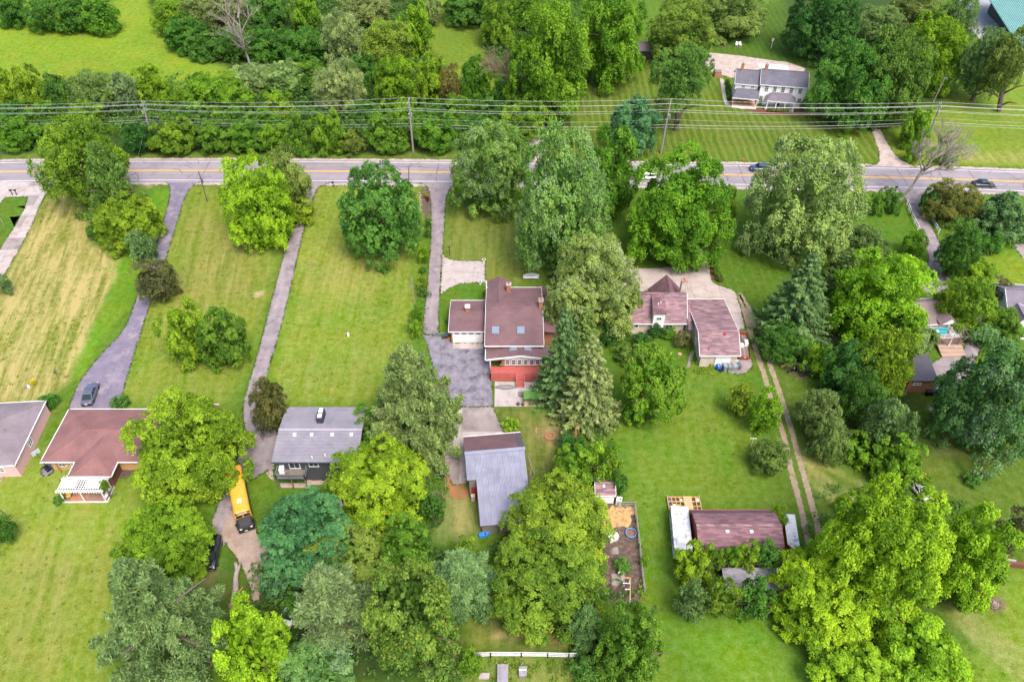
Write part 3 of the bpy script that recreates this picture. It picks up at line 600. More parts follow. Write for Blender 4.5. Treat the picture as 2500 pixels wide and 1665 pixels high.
def spruce(seed,R,h,nw=26,ll=.5,lw=.2):
    rng=np.random.default_rng(seed); C=[];n=[];t=[];tone=[]
    for i in range(nw):
        f=i/(nw-1); zc=h*(.04+.94*f); Lb=R*(1-f)**.85+.25; nb=int(7+6*(1-f)); a0=rng.uniform(0,6.28)
        for b in range(nb):
            a=a0+6.283*b/nb+rng.normal()*.16; L=Lb*rng.uniform(.78,1.14); bt=rng.uniform(.2,.75); dr=rng.uniform(.22,.4)
            k=int(12+L*17); s=np.sqrt(rng.uniform(.02,1,k)); w_=.12+.34*L*.5*np.sin(np.clip(s*1.15,0,1)*3.14)**.8*.75
            lat=rng.uniform(-1,1,k)*w_; z=zc-L*dr*s+L*dr*.75*s**4+rng.normal(size=k)*.06-np.abs(lat)*.25
            ca,sa=math.cos(a),math.sin(a); x=s*L; C.append(np.stack([x*ca-lat*sa,x*sa+lat*ca,z],1))
            dd=np.stack([np.full(k,1.)*ca-np.sign(lat)*.8*sa,np.full(k,1.)*sa+np.sign(lat)*.8*ca,np.full(k,-.25)],1)
            t.append(dd+rng.normal(size=(k,3))*.2); n.append(np.array([ca*.3,sa*.3,1.])+rng.normal(size=(k,3))*.33); tone.append(np.clip(bt+rng.normal(size=k)*.15+ (s>.85)*.15,0,1))
    C=np.concatenate(C);n=np.concatenate(n);t=np.concatenate(t);tone=np.concatenate(tone);T=len(C)
    leaf=np.stack([tone,np.zeros(T),np.zeros(T)],1); C[:,2]-=h/2
    return C,n,t,ll*rng.uniform(.7,1.3,T),lw*rng.uniform(.7,1.3,T),leaf
def whitepine(seed,R,h,nw=15,ll=.46,lw=.085):
    rng=np.random.default_rng(seed); P_=[];B_=[];tn=[]
    for i in range(nw):
        f=i/(nw-1); zc=h*(.10+.84*f); Lb=R*(1-f**1.6)*(.82+.18*math.sin(f*9+seed))+.7; nb=int(8+4*(1-f)); a0=rng.uniform(0,6.28)
        for b in range(nb):
            a=a0+6.283*b/nb+rng.normal()*.22; L=Lb*rng.uniform(.68,1.16); bt=rng.uniform(.2,.8); rise=rng.uniform(.02,.34)
            k=int(6+L*5.2); s=rng.uniform(.25,1,k)**.75; lat=rng.normal(size=k)*.13*L*(1.15-s); z=zc+L*rise*s*s-L*.10*s+rng.normal(size=k)*.16
            ca,sa=math.cos(a),math.sin(a); P_.append(np.stack([s*L*ca-lat*sa,s*L*sa+lat*ca,z],1)); B_.append(np.tile([ca,sa,.35],(k,1))); tn.append(np.clip(bt+rng.normal(size=k)*.15,0,1))
    S=np.concatenate(P_); Bd=np.concatenate(B_); tn=np.concatenate(tn); K=len(S); nl=26; T=K*nl; si=np.repeat(np.arange(K),nl)
    g=nrm(rdir(T,rng)+Bd[si]*.75+np.array([0,0,.25])); C=S[si]+g*rng.uniform(.1,.55,(T,1)); n=nrm(np.cross(g,rng.normal(size=(T,3)))*.7+np.array([0,0,.7]))
    leaf=np.stack([np.clip(tn[si]+rng.normal(size=T)*.14,0,1),np.zeros(T),np.zeros(T)],1); C[:,2]-=h/2; q=np.percentile(np.hypot(C[:,0],C[:,1]),98); C[:,:2]*=R/q
    return C,n,g+rng.normal(size=(T,3))*.15,ll*rng.uniform(.7,1.4,T),lw*rng.uniform(.8,1.5,T)*1.5,leaf
LM=leafmat('foliage',(.34,.37,.045),trans=.45); LMW=leafmat('foliage_silver',(.30,.30,.03),(.46,.53,.42),.4); LMN=leafmat('needles',(.25,.25,.04),trans=.3)
SP={}
def reg(key,R,fn,mat=LM): SP.setdefault(key,[]).append((R,fn,mat,R,[None]))
def addsp(key,mode,seeds,classes,mat=LM,**kw):
    for (R,nl,nsub,nleaf,sr,ll,lw) in classes:
        for s in range(seeds):
            reg(key,R,(lambda R=R,nl=nl,nsub=nsub,nleaf=nleaf,sr=sr,ll=ll,lw=lw,s=s: broad(int(R*37)+s*101+len(key)*13+ord(key[0])*7,R,mode=mode,nl=nl,nsub=nsub,nleaf=nleaf,sr=sr,ll=ll,lw=lw,**kw)),mat)
addsp('map','maple',2,((8.,58,16,33,.80,.50,.33),(4.6,28,15,33,.62,.44,.29),(2.3,13,13,18,.42,.34,.23)),lr=.25)
addsp('den','dense',1,((8.,60,17,30,.66,.46,.32),(4.6,34,14,28,.52,.40,.27),(2.0,15,12,16,.34,.30,.2)),lr=.23,lobevar=.2)
addsp('sil','maple',2,((8.,46,18,36,.78,.52,.26),(4.6,28,15,33,.62,.46,.24)),mat=LMW,white=.36,lr=.27)
addsp('tip','maple',2,((8.,48,18,34,.72,.46,.31),(4.6,30,16,30,.56,.42,.28),(2.3,14,13,16,.4,.34,.23)),tip=.34,lr=.26)
addsp('air','air',2,((7.,42,14,30,.85,.5,.28),(4.2,26,13,26,.62,.42,.24),(2.0,13,11,14,.42,.34,.2)),lr=.30,fill=.08)
addsp('wil','willow',2,((7.,38,15,32,.85,.62,.2),(4.2,25,14,22,.62,.55,.18)),lr=.32,fill=.1)
addsp('pin','pine',2,((8.5,54,17,34,.80,.66,.22),(4.6,30,15,30,.58,.52,.17),(2.2,14,12,16,.4,.4,.14)),mat=LMN,lr=.25,fill=.2)
for s in range(3): reg('spr',4.8,(lambda s=s: spruce(s+5,4.8,14.)),LMN)
for s in range(2): reg('con',3.0,(lambda s=s: spruce(s+55,3.0,9.,22)),LMN)
for s in range(2):
    reg('wpn',8.,(lambda s=s: whitepine(s+31,8.,13.)),LMN); reg('wpn',4.2,(lambda s=s: whitepine(s+77,4.2,8.,12)),LMN)
TRUNKS={}
def trunk_mesh(v,lean=0):
    if v not in TRUNKS:
        rng=random.Random(v*17+3); mb=MB(); b=Vector((0,0,0)); pts=[Vector((0,0,-.2)),Vector((rng.uniform(-.02,.02),rng.uniform(-.02,.02),.3)),Vector((rng.uniform(-.04,.04),rng.uniform(-.04,.04),.62)),Vector((rng.uniform(-.06,.06),rng.uniform(-.06,.06),.92))]
        mb.tube(pts,[.040,.028,.018,.006],8)
        for k in range(9):
            f=.28+.06*k; p=pts[0].lerp(pts[3],0)+Vector((0,0,f)); a=k*2.4+rng.uniform(-.4,.4); L=rng.uniform(.28,.42)
            q=[p,p+Vector((math.cos(a)*L*.5,math.sin(a)*L*.5,L*.42)),p+Vector((math.cos(a)*L,math.sin(a)*L,L*.6))]; mb.tube(q,[.016,.010,.003],5)
        TRUNKS[v]=mb.mesh('trunk')
    return TRUNKS[v]
TN=[0]; FOL=1.85
def tree(u,v,w_,h_,key,col,label,name='tree',cat='tree',clear=.12,group=None,base=None,zc0=None,tmat=BARK,asp=None):
    zc=4.
    if base is not None: zc0=zfor(P(*base).y,v)
    for _ in range(8):
        p=P(u,v,zc); q=P(u+10,v,zc); s=10/(q.x-p.x); R=w_/2/s; th=math.atan2(CAM_H-zc,p.y)
        hz=h_/2/s
        if asp: Rz=R*asp
        else:
            Rz=math.sqrt(max(hz*hz-(R*math.sin(th))**2,0))/math.cos(th); Rz=min(max(Rz,.55*R),1.5*R)
        zc=Rz*(1+clear)+.15 if zc0 is None else zc0
    TN[0]+=1; k=TN[0]; rng=random.Random(k*7+1)
    opts=SP[key]; best=min(abs(math.log(R/o[0])) for o in opts); ops=[o for o in opts if abs(math.log(R/o[0]))<best+.05]; R0,fn,mat,_,cache=ops[k%len(ops)]
    if cache[0] is None: cache[0]=leaves_mesh('crown',*fn(),mat); co=np.empty(len(cache[0].vertices)*3,np.float32); cache[0].vertices.foreach_get('co',co); cache.append(np.percentile(co[2::3],98.5))
    Rz0=cache[1]
    bx,by=(p.x,p.y) if base is None else P(*base)[:2]
    t=thing(name,label,cat,(bx,by,0),0,group)
    c=link('crown',cache[0],None,t); c.location=(p.x-bx,p.y-by,zc); c.scale=(R/R0*rng.uniform(.97,1.03),R/R0*rng.uniform(.97,1.03),Rz/Rz0); c.rotation_euler=(0,0,rng.uniform(0,6.28))
    f=rng.uniform(.92,1.08)*FOL; c.color=(col[0]*f,col[1]*FOL*rng.uniform(.94,1.06),col[2]*f*.8,1)
    ht=zc+Rz*.75; tr=link('trunk',trunk_mesh(k%4),tmat,t); ss=ht if base is None else ht
    tr.scale=(max(ht,R*1.15)*.95,)*2+(ht*.95,)
    if base is not None:
        dx,dy=p.x-bx,p.y-by
        tr.rotation_euler=Vector((dx,dy,zc)).to_track_quat('Z','Y').to_euler()
    return t
def spruce_at(u,v,w_,h_,col,label,key='spr',name='spruce_tree',group=None):
    # bounding box of the picture: apex at the top, skirt at the bottom
    zb=1.0; hh=8.
    for _ in range(10):
        p=P(u,v,hh/2); q=P(u+10,v,hh/2); s=10/(q.x-p.x); R=w_/2/s; th=math.atan2(CAM_H-hh/2,p.y)
        hh=max(min((h_/s-R*math.sin(th))/math.cos(th),R*4.),R*1.5)
    TN[0]+=1; k=TN[0]; R0,fn,mat,_,cache=SP[key][k%len(SP[key])]
    if cache[0] is None: cache[0]=leaves_mesh('crown',*fn(),mat)
    h0=14. if key=='spr' else 9.
    # put the middle of the cone's outline on the picture's centre
    p=P(u,v,hh*.40); t=thing(name,label,'tree',(p.x,p.y,0),0,group); rng=random.Random(k)
    c=link('crown',cache[0],None,t); c.location=(0,0,hh/2+.2); c.scale=(R/R0,R/R0,hh/h0); c.rotation_euler=(0,0,rng.uniform(0,6.28)); c.color=(col[0]*FOL,col[1]*FOL,col[2]*FOL*.8,1)
    tr=link('trunk',spr_trunk(),BARK,t); tr.scale=(hh,hh,hh); return t
def spr_trunk():
    if 's' not in TRUNKS: TRUNKS['s']=MB().tube([(0,0,-.02),(0,0,.4),(0,0,.99)],[.022,.014,.002],8).mesh('trunk')
    return TRUNKS['s']
def branchy(base,top,seed,spread,r0,mat,label,name='dead_tree',lean=None,depth=4,nb=4,bias=Vector((0,0,.25))):
    rng=random.Random(seed); t=thing(name,label,'tree',base); mb=MB(); tw=MB()
    B=Vector(base); H_=Vector(top)-B
    q=[H_*f+Vector((rng.uniform(-1,1),rng.uniform(-1,1),0))*H_.length*.02*(f>0) for f in (0,.2,.4,.6,.8,1)]
    mb.tube(q,[r0,r0*.85,r0*.7,r0*.55,r0*.4,r0*.2],7)
    def grow(p,d,L,r,k):
        pts=[p]; dd=d.copy()
        for i in range(4):
            dd=(dd+Vector((rng.uniform(-1,1),rng.uniform(-1,1),rng.uniform(-.7,1)))*.22+bias*.12).normalized(); pts.append(pts[-1]+dd*L/4)
        tw.tube(pts,[r,r*.8,r*.6,r*.45,r*.2],5 if k>1 else 3)
        if k>0:
            for _ in range(nb):
                f=rng.uniform(.3,1.); i=min(3,int(f*4)); s=pts[i].lerp(pts[i+1],f*4-i)
                nd=(dd+Vector((rng.uniform(-1,1),rng.uniform(-1,1),rng.uniform(-.6,.9)))*.85).normalized(); grow(s,nd,L*rng.uniform(.42,.62),r*.5,k-1)
    for i in range(9):
        f=rng.uniform(.35,1.); s=H_*f; a=rng.uniform(0,6.28)
        d=(H_.normalized()*.7+Vector((math.cos(a),math.sin(a),.15))*.9).normalized(); grow(s,d,spread*rng.uniform(.6,1.1)*(1.15-.4*f),r0*.45,depth-1)
    part('trunk',mb,mat,t); part('branch',tw,mat,t); return t
Y=(.132,.212,.013);Y2=(.104,.182,.013);G=(.062,.135,.015);G2=(.085,.16,.014);D=(.026,.082,.017);D2=(.047,.115,.02);B=(.05,.125,.058);O=(.078,.135,.03);PA=(.15,.21,.085);S_=(.082,.16,.036);E=(.068,.125,.045);R_=(.10,.108,.05);SPC=(.055,.10,.038);SPO=(.07,.11,.03);PI=(.108,.168,.065)
HG='trees and bushes of the hedgerow beyond the road'
# --- south of the road, left to right
tree(199,397,218,206,'air',G2,'large airy green tree hanging over the road at the far left')
tree(268,455,136,215,'wpn',(.07,.115,.03),'tall dark olive pine beside the road left of the dark curved driveway',name='pine_tree')
tree(310,540,160,130,'map',Y2,'bright green bushy growth at the foot of the roadside pine',name='bush',cat='bush')
tree(250,560,75,55,'air',D2,'small dark shrub on the dry lawn side below the roadside pine',name='bush',cat='bush')
tree(346,600,72,82,'pin',E,'slim grey-green cedar at the left edge of the curved driveway',name='cedar_tree')
tree(378,680,115,105,'air',(.075,.08,.035),'thin half-dead olive tree leaning over the middle of the curved driveway')
tree(700,442,125,145,'wil',(.125,.165,.045),'pale feathery tree behind the yellow-green tree by the road')
tree(630,492,185,208,'map',Y,'spreading yellow-green tree between the second and third driveways')
tree(735,515,70,60,'map',Y,'low yellow-green side crown overhanging the straight third driveway')
tree(925,515,206,222,'den',(.05,.128,.024),'perfectly round dense dark green tree alone on the lawn by the road')
tree(455,812,128,150,'map',Y2,'bright left half of the twin-coloured tree on the lawn above the red roof')
tree(540,820,130,140,'den',G,'darker right half of the twin-coloured tree on the lawn above the red roof')
tree(1200,405,215,215,'sil',(.085,.15,.03),'full green tree with shimmering top right of the concrete-edged driveway mouth')
tree(1490,420,150,210,'map',G,'mid green tree at the roadside behind the wind-blown silver one')
tree(1375,495,240,325,'sil',S_,'big wind-blown tree showing white leaf undersides above the brown-roofed house')
tree(1660,508,262,258,'map',(.078,.16,.013),'big rounded maple with cauliflower clumps shading the curved concrete drive')
tree(1768,497,72,120,'map',Y2,'narrow yellow-green tree just right of the big maple by the road')
tree(1975,480,290,290,'sil',(.135,.195,.06),'largest silver-leaved tree beside the road with a whitish crown')
tree(1450,697,240,232,'sil',(.12,.168,.045),'wide olive tree between the brown-roofed house and the mottled pink roof')
spruce_at(1410,600,100,125,SPO,'dark olive conifer poking out behind the wide olive tree',key='con',name='conifer_tree')
spruce_at(1385,640,90,120,SPO,'low dark conifer squeezed left of the wide olive tree',key='con',name='conifer_tree')
spruce_at(1375,890,155,300,SPC,'dark spruce hugging the right side of the brown-roofed house')
spruce_at(1428,815,90,150,SPO,'yellowish spruce top between the two houses',key='con')
spruce_at(1438,945,180,270,(.11,.14,.055),'pale front spruce with drooping tiers right of the red deck')
tree(1594,940,158,190,'tip',(.072,.14,.013),'round green tree tipped with yellow new leaves on the lawn below the pink roof')
tree(1566,832,48,42,'den',D,'dark rounded shrub against the pale stone wall',name='shrub',cat='shrub')
tree(1600,805,40,40,'air',D,'dark leafy shrub left under the mottled roof eave',name='shrub',cat='shrub')
tree(1535,862,72,50,'den',(.075,.13,.025),'light green clipped shrub above the yellow-tipped tree',name='shrub',cat='shrub')
tree(1630,808,46,36,'map',G,'bushy green shrub under the dormer wall',name='shrub',cat='shrub')
tree(1668,828,42,42,'air',R_,'brownish shrub beside the grey garage side wall',name='shrub',cat='shrub')
tree(1482,815,60,60,'air',D,'dark bush in the gap between spruce and stone wall',name='bush',cat='bush')
tree(1248,1036,46,38,'den',Y2,'single ball-shaped bush beside the barn concrete',name='shrub',cat='shrub')
spruce_at(2050,700,130,190,SPO,'olive spruce behind the large dark spruce')
spruce_at(1950,745,205,270,SPC,'broad dark spruce beside the dirt track')
tree(2110,590,120,90,'wpn',(.06,.095,.032),'dark olive pine mass behind the silver tree on the right',name='pine_tree')
tree(2080,650,120,84,'wpn',(.07,.105,.032),'dull olive pine top above the bright maple on the right',name='pine_tree')
tree(1910,832,120,105,'air',D2,'leafy dark green undergrowth tree at the foot of the broad spruce')
tree(2150,725,252,232,'map',(.112,.205,.012),'large vivid yellow-green maple left of the right-hand house')
tree(2225,822,125,115,'sil',(.10,.145,.05),'greyish silvery tree touching the white porch')
tree(2168,880,150,180,'air',(.11,.175,.015),'yellowish loose tree above the flat dark roof')
tree(2075,905,130,140,'den',D,'shadowy dark tree left of the yellowish loose tree')
tree(2000,877,82,86,'map',Y2,'small vivid green tree beside the scrap pile')
tree(2100,965,110,130,'air',D2,'dark tree at the top of the boundary tree row')
tree(2170,1040,135,150,'air',(.075,.14,.045),'greyish-green tree midway down the boundary tree row')
tree(2195,1125,120,120,'map',G2,'brighter tree at the bottom of the boundary tree row')
tree(2110,1095,100,90,'map',G2,'left bright tree near the bottom of the boundary tree row')
tree(1995,1003,112,122,'wil',(.10,.15,.048),'upper fuzzy grey-green tree right of the dirt track')
tree(2030,1073,100,110,'wil',(.11,.15,.05),'lower fuzzy grey-green tree right of the dirt track')
tree(1808,975,72,82,'air',(.10,.15,.015),'loose yellowish bush left of the dirt track',name='bush',cat='bush')
tree(1868,1003,84,130,'air',Y2,'taller yellow-green bush on the left edge of the dirt track',name='bush',cat='bush')
tree(1879,1112,102,94,'air',(.09,.14,.035),'round dull green bush by the clothesline post',name='bush',cat='bush')
tree(2442,960,270,292,'sil',(.05,.115,.034),'huge dark green tree at the right edge above the shaded lawn')
tree(2330,492,140,104,'air',(.10,.105,.03),'brownish olive bush by the right-hand driveway mouth',name='bush',cat='bush')
tree(2448,522,135,115,'wpn',(.07,.13,.055),'bluish spreading pine near the right edge',name='pine_tree')
tree(2424,593,56,54,'den',D2,'clipped globe shrub near the right edge lawn',name='shrub',cat='shrub')
tree(2345,605,112,135,'air',D2,'dark green bush bordering the right-hand driveway',name='bush',cat='bush')
tree(2275,488,52,62,'den',D,'dark bush at the corner of the right-hand driveway and road',name='bush',cat='bush')
tree(2385,660,95,66,'map',Y2,'yellow-green bush at the lawn end of the right-hand bush row',name='bush',cat='bush')
tree(2355,738,150,145,'wil',G2,'feathery bright tree leaning over the right-hand house roof')
tree(2445,715,84,74,'air',R_,'brown-tinged bush in front of the gabled window at the right edge',name='bush',cat='bush')
tree(2460,790,95,84,'map',G,'green bush above the huge dark tree at the right edge',name='bush',cat='bush')
tree(2395,815,70,60,'air',D,'dark bush beside the winding court drive',name='bush',cat='bush')
tree(2140,497,48,52,'den',G,'leftmost bush of three near the leaning dead tree',name='bush',cat='bush')
tree(2165,478,44,46,'den',D2,'middle bush of three near the leaning dead tree',name='bush',cat='bush')
tree(2185,495,42,50,'den',D2,'rightmost bush of three near the leaning dead tree',name='bush',cat='bush')
tree(2235,590,58,66,'air',G2,'thin young tree by the white rail fence')
tree(1005,972,266,286,'wpn',(.105,.155,.055),'massive fuzzy pine between the grey-roofed house and the black-patched court',name='pine_tree')
tree(900,1030,80,90,'map',G,'green tree tucked left behind the massive fuzzy pine')
tree(660,992,105,128,'air',(.082,.082,.03),'brownish tree beside the straight driveway at the grey-roofed house')
tree(458,1092,296,268,'map',(.12,.19,.014),'enormous yellow-green tree covering the right end of the red roof')
tree(395,1325,235,195,'map',Y2,'yellow-green tree beside the parked black vehicle')
tree(375,1508,315,345,'wpn',(.09,.15,.058),'giant soft grey-green pine at the bottom left',name='pine_tree')
tree(615,1578,185,225,'map',Y,'brilliant yellow-green tree at the bottom edge by the gravel drive')
tree(745,1306,235,222,'den',B,'bluish-green tree below the grey-roofed house')
tree(665,1420,70,70,'den',B,'low bluish-green tree at the edge of the gravel drive')
tree(923,1175,258,228,'map',Y,'vivid lime tree overlapping the corner of the grey roof')
tree(990,1325,135,135,'map',G,'mid green tree under the vivid lime tree')
tree(1055,1230,70,110,'air',D2,'scrubby bush left of the red dirt patch',name='bush',cat='bush')
tree(830,1360,222,180,'tip',(.10,.14,.03),'yellow-flecked tree below the bluish-green tree')
tree(1000,1512,232,312,'tip',(.07,.125,.022),'tallest dark tree flecked with yellow tips at the bottom')
tree(812,1478,195,210,'wpn',(.09,.145,.06),'dull grey-green tree wedged between two yellow-flecked trees')
tree(770,1630,210,190,'sil',(.06,.14,.035),'dark tree with pale leaf undersides at the bottom edge')
tree(1078,1625,115,115,'air',O,'olive tree at the bottom edge left of the white fence')
tree(1148,1615,66,120,'air',G2,'slim bright sapling at the left end of the white fence')
tree(1130,1420,180,170,'wpn',(.08,.14,.058),'soft blue-grey pine in the middle of the bottom grove',name='pine_tree')
tree(1138,1345,60,72,'tip',Y2,'little yellow-tipped bush above the soft blue-grey pine',name='bush',cat='bush')
tree(1212,1402,102,88,'map',Y2,'bright bush at the left foot of the central yellow-green tree',name='bush',cat='bush')
tree(1362,1270,275,235,'map',(.11,.17,.016),'great yellow-green tree beside the grey metal barn')
tree(1335,1415,300,180,'map',(.085,.15,.016),'lower spreading tree between the barn and the dog pen')
tree(1405,1140,115,112,'map',G2,'green bushy tree above the little pink-roofed shed')
tree(1480,1125,90,120,'map',Y2,'bright bushy tree behind the little pink-roofed shed')
tree(1510,1180,50,70,'air',D2,'dark scrub touching the right of the little shed',name='bush',cat='bush')
tree(1395,1085,80,70,'air',D,'dark undergrowth at the foot of the pale front spruce',name='bush',cat='bush')
tree(1540,1575,172,225,'map',G,'large green tree at the bottom right of the dog pen')
tree(1430,1525,95,135,'wpn',E,'grey-green conifer below the dog pen',name='conifer_tree')
tree(1440,1635,110,84,'air',D2,'dark bush at the right end of the white fence',name='bush',cat='bush')
tree(1454,1487,48,56,'tip',Y2,'tiny yellow-tipped bush left below the dog pen',name='bush',cat='bush')
tree(1520,1380,50,44,'pin',D2,'small dark shrub inside the dog pen',name='shrub',cat='shrub')
tree(1573,1370,24,40,'air',Y2,'vine bush climbing the dog pen fence',name='bush',cat='bush')
tree(1695,1372,98,102,'map',Y,'vivid yellow bush-tree at the left front corner of the barn-roofed shed',zc0=4.3)
tree(1742,1357,58,82,'map',G2,'second tree from the left in front of the mottled gambrel roof',zc0=4.3)
tree(1786,1357,48,56,'map',G2,'smallest tree in the row in front of the mottled gambrel roof',zc0=4.3)
tree(1826,1353,62,68,'map',Y2,'bright fourth tree in the row in front of the mottled gambrel roof',zc0=4.3)
tree(1874,1352,76,72,'air',D2,'dark rightmost tree in front of the mottled gambrel roof',zc0=4.3)
tree(1690,1467,92,112,'air',(.075,.115,.045),'grey-green tree in the clump below the gambrel shed, left side')
tree(1765,1457,92,122,'air',(.10,.15,.02),'yellow-mottled tree in the middle of the clump below the gambrel shed')
tree(1845,1458,95,132,'air',D2,'dark green tree on the right of the clump below the gambrel shed')
tree(1900,1262,52,62,'air',Y2,'slender sapling at the top right corner of the gambrel roof')
tree(2160,1335,300,322,'map',(.125,.215,.011),'central giant of the yellow-green grove at lower right')
tree(2378,1352,192,272,'map',(.122,.21,.012),'rightmost giant of the yellow-green grove at lower right')
tree(2020,1452,278,252,'map',(.138,.22,.010),'most yellow tree of the grove beside the horse trailer')
tree(2250,1595,232,205,'map',(.108,.2,.011),'bottom right tree of the yellow-green grove')
tree(2065,1632,190,132,'map',(.115,.195,.011),'bottom left tree of the yellow-green grove at the frame edge')
tree(2485,1295,90,135,'air',(.085,.09,.045),'sparse brownish tree at the right edge of the lower lawn')
tree(2374,1170,42,28,'den',D2,'low lone shrub on the shaded lawn at right',name='shrub',cat='shrub')
tree(292,980,46,30,'den',D2,'rounded shrub at the house end of the curved driveway',name='shrub',cat='shrub')
tree(143,1219,30,24,'pin',D2,'dark little shrub at the left corner of the pergola',name='shrub',cat='shrub')
tree(5,1290,60,80,'air',D2,'weedy bush at the left edge below the leaning post',name='bush',cat='bush')
tree(5,690,40,60,'air',E,'grey weedy bush at the left edge of the dry lawn',name='bush',cat='bush')
tree(118,978,50,26,'air',D2,'weeds behind the pink house corner',name='bush',cat='bush')
tree(1740,880,28,22,'air',Y2,'little bush beside the blue barrel',name='shrub',cat='shrub')
# driveway shrubs
for i,(c,w_,h_,k,cl,lb) in enumerate(((z6(1392,447),18,22,'den',D2,'upper of two round dark shrubs right of the round tree'),(z6(1392,522),18,24,'den',D2,'lower of two round dark shrubs right of the round tree'),
    (z6(1360,690),32,46,'air',Y2,'leafy bright bush bordering the middle of the fourth driveway'),(z6(1355,815),20,18,'air',D2,'tiny dark bush bordering the fourth driveway'),
    (z6(1350,905),30,38,'air',Y2,'yellowish bush behind the short lamp pole'),(z6(1340,970),20,26,'den',D2,'dark upright bush below the yellowish one by the pole'),
    (z6(1320,1130),32,60,'air',G2,'upper part of the overgrown hedge along the fourth driveway'),(z6(1305,1260),32,55,'air',Y2,'lower part of the overgrown hedge along the fourth driveway'),
    (z6(1535,1200),9,60,'den',D2,'narrow hedge along the garage side wall'),(z6(1822,990),9,30,'air',Y2,'thin climbing shrub at the brown house corner'),
    (z6(1580,270),14,34,'tip',G,'low flowering shrub right of the fourth driveway mouth'),(z6(1375,235),13,15,'air',(.2,.2,.02),'yellow flower clump in the bed left of the driveway mouth'),
    (z6(1390,265),10,12,'den',(.12,.02,.025),'dark red shrub in the bed left of the driveway mouth'),(z6(1578,305),9,9,'air',(.25,.25,.02),'yellow flower clump right of the driveway mouth'))):
    tree(*c,w_,h_,k,cl,lb,name='shrub',cat='shrub')
for i in range(6):
    c=zC(1665+i*16+(i%2)*8,650+i*44); tree(*c,21,19,'tip' if i%2 else 'den',D2 if i%2 else G,f"{['first','second','third','fourth','fifth','sixth'][i]} low shrub from the road end in the red mulch strip",name='shrub',cat='shrub',group='shrubs in the red mulch strip')
tree(722,1478,76,76,'air',D2,'dark leafy bush partly hiding the white car in the bottom grove',name='bush',cat='bush')
# --- hedgerow along the far side of the road, front row
for u,v,w_,h_,k,c,l in ((45,321,112,78,'map',G,'hedgerow bush at the far left behind the roadside tree'),(140,321,80,54,'air',D2,'dark hedgerow bush behind the roadside tree crown'),(335,336,84,70,'air',D,'dark hedgerow bush under the first utility pole'),
    (420,329,118,86,'map',(.085,.155,.014),'big bright hedgerow bush right of the first utility pole'),(520,333,94,72,'map',G,'hedgerow bush between the big bright bush and the red hydrant'),(602,333,100,72,'map',G,'hedgerow bush just above the red hydrant'),
    (668,333,78,66,'map',G2,'hedgerow bush right of the red hydrant'),(730,326,76,88,'map',G,'upright hedgerow bush left of the pale sprawling one'),(800,321,90,98,'map',G2,'bright hedgerow bush behind the pale sprawling one'),(858,348,78,48,'air',(.1,.14,.03),'pale sprawling hedgerow bush with bare twigs'),
    (945,318,112,94,'map',G,'hedgerow bush left of the orange marker post'),(1062,318,118,92,'map',G,'hedgerow bush right of the second utility pole'),(1160,311,90,64,'air',D2,'dark hedgerow bush behind the shimmering tree'),(1270,295,118,88,'map',G2,'hedgerow bush left of the short gravel lane'),
    (1353,291,44,40,'den',D,'dark small bush right of the short gravel lane'),(120,275,100,70,'air',G,'second-row hedge tree behind the far left crown'),(210,280,90,70,'air',G2,'second-row hedge tree left of the first pole top'),(40,270,90,60,'air',D2,'second-row shaded hedge tree at the left edge'),
    (470,290,100,60,'air',D2,'second-row dark hedge tree under the wires'),(560,290,90,60,'air',G,'second-row hedge tree under the wires near mid left'),(640,295,90,60,'map',G,'second-row hedge tree below the pale willow'),(890,280,90,60,'map',D2,'second-row dark hedge tree left of the second pole'),(1120,265,90,60,'map',G,'second-row hedge tree right of the second pole'),(760,290,90,60,'air',D2,'second-row dark hedge tree mid span'),(990,285,80,60,'map',G2,'second-row hedge tree behind the second pole'),(1200,270,80,60,'map',D2,'second-row hedge tree near the brown dead tree')):
    tree(u,v,w_,h_,k,c,l,name='hedgerow_bush',cat='bush')
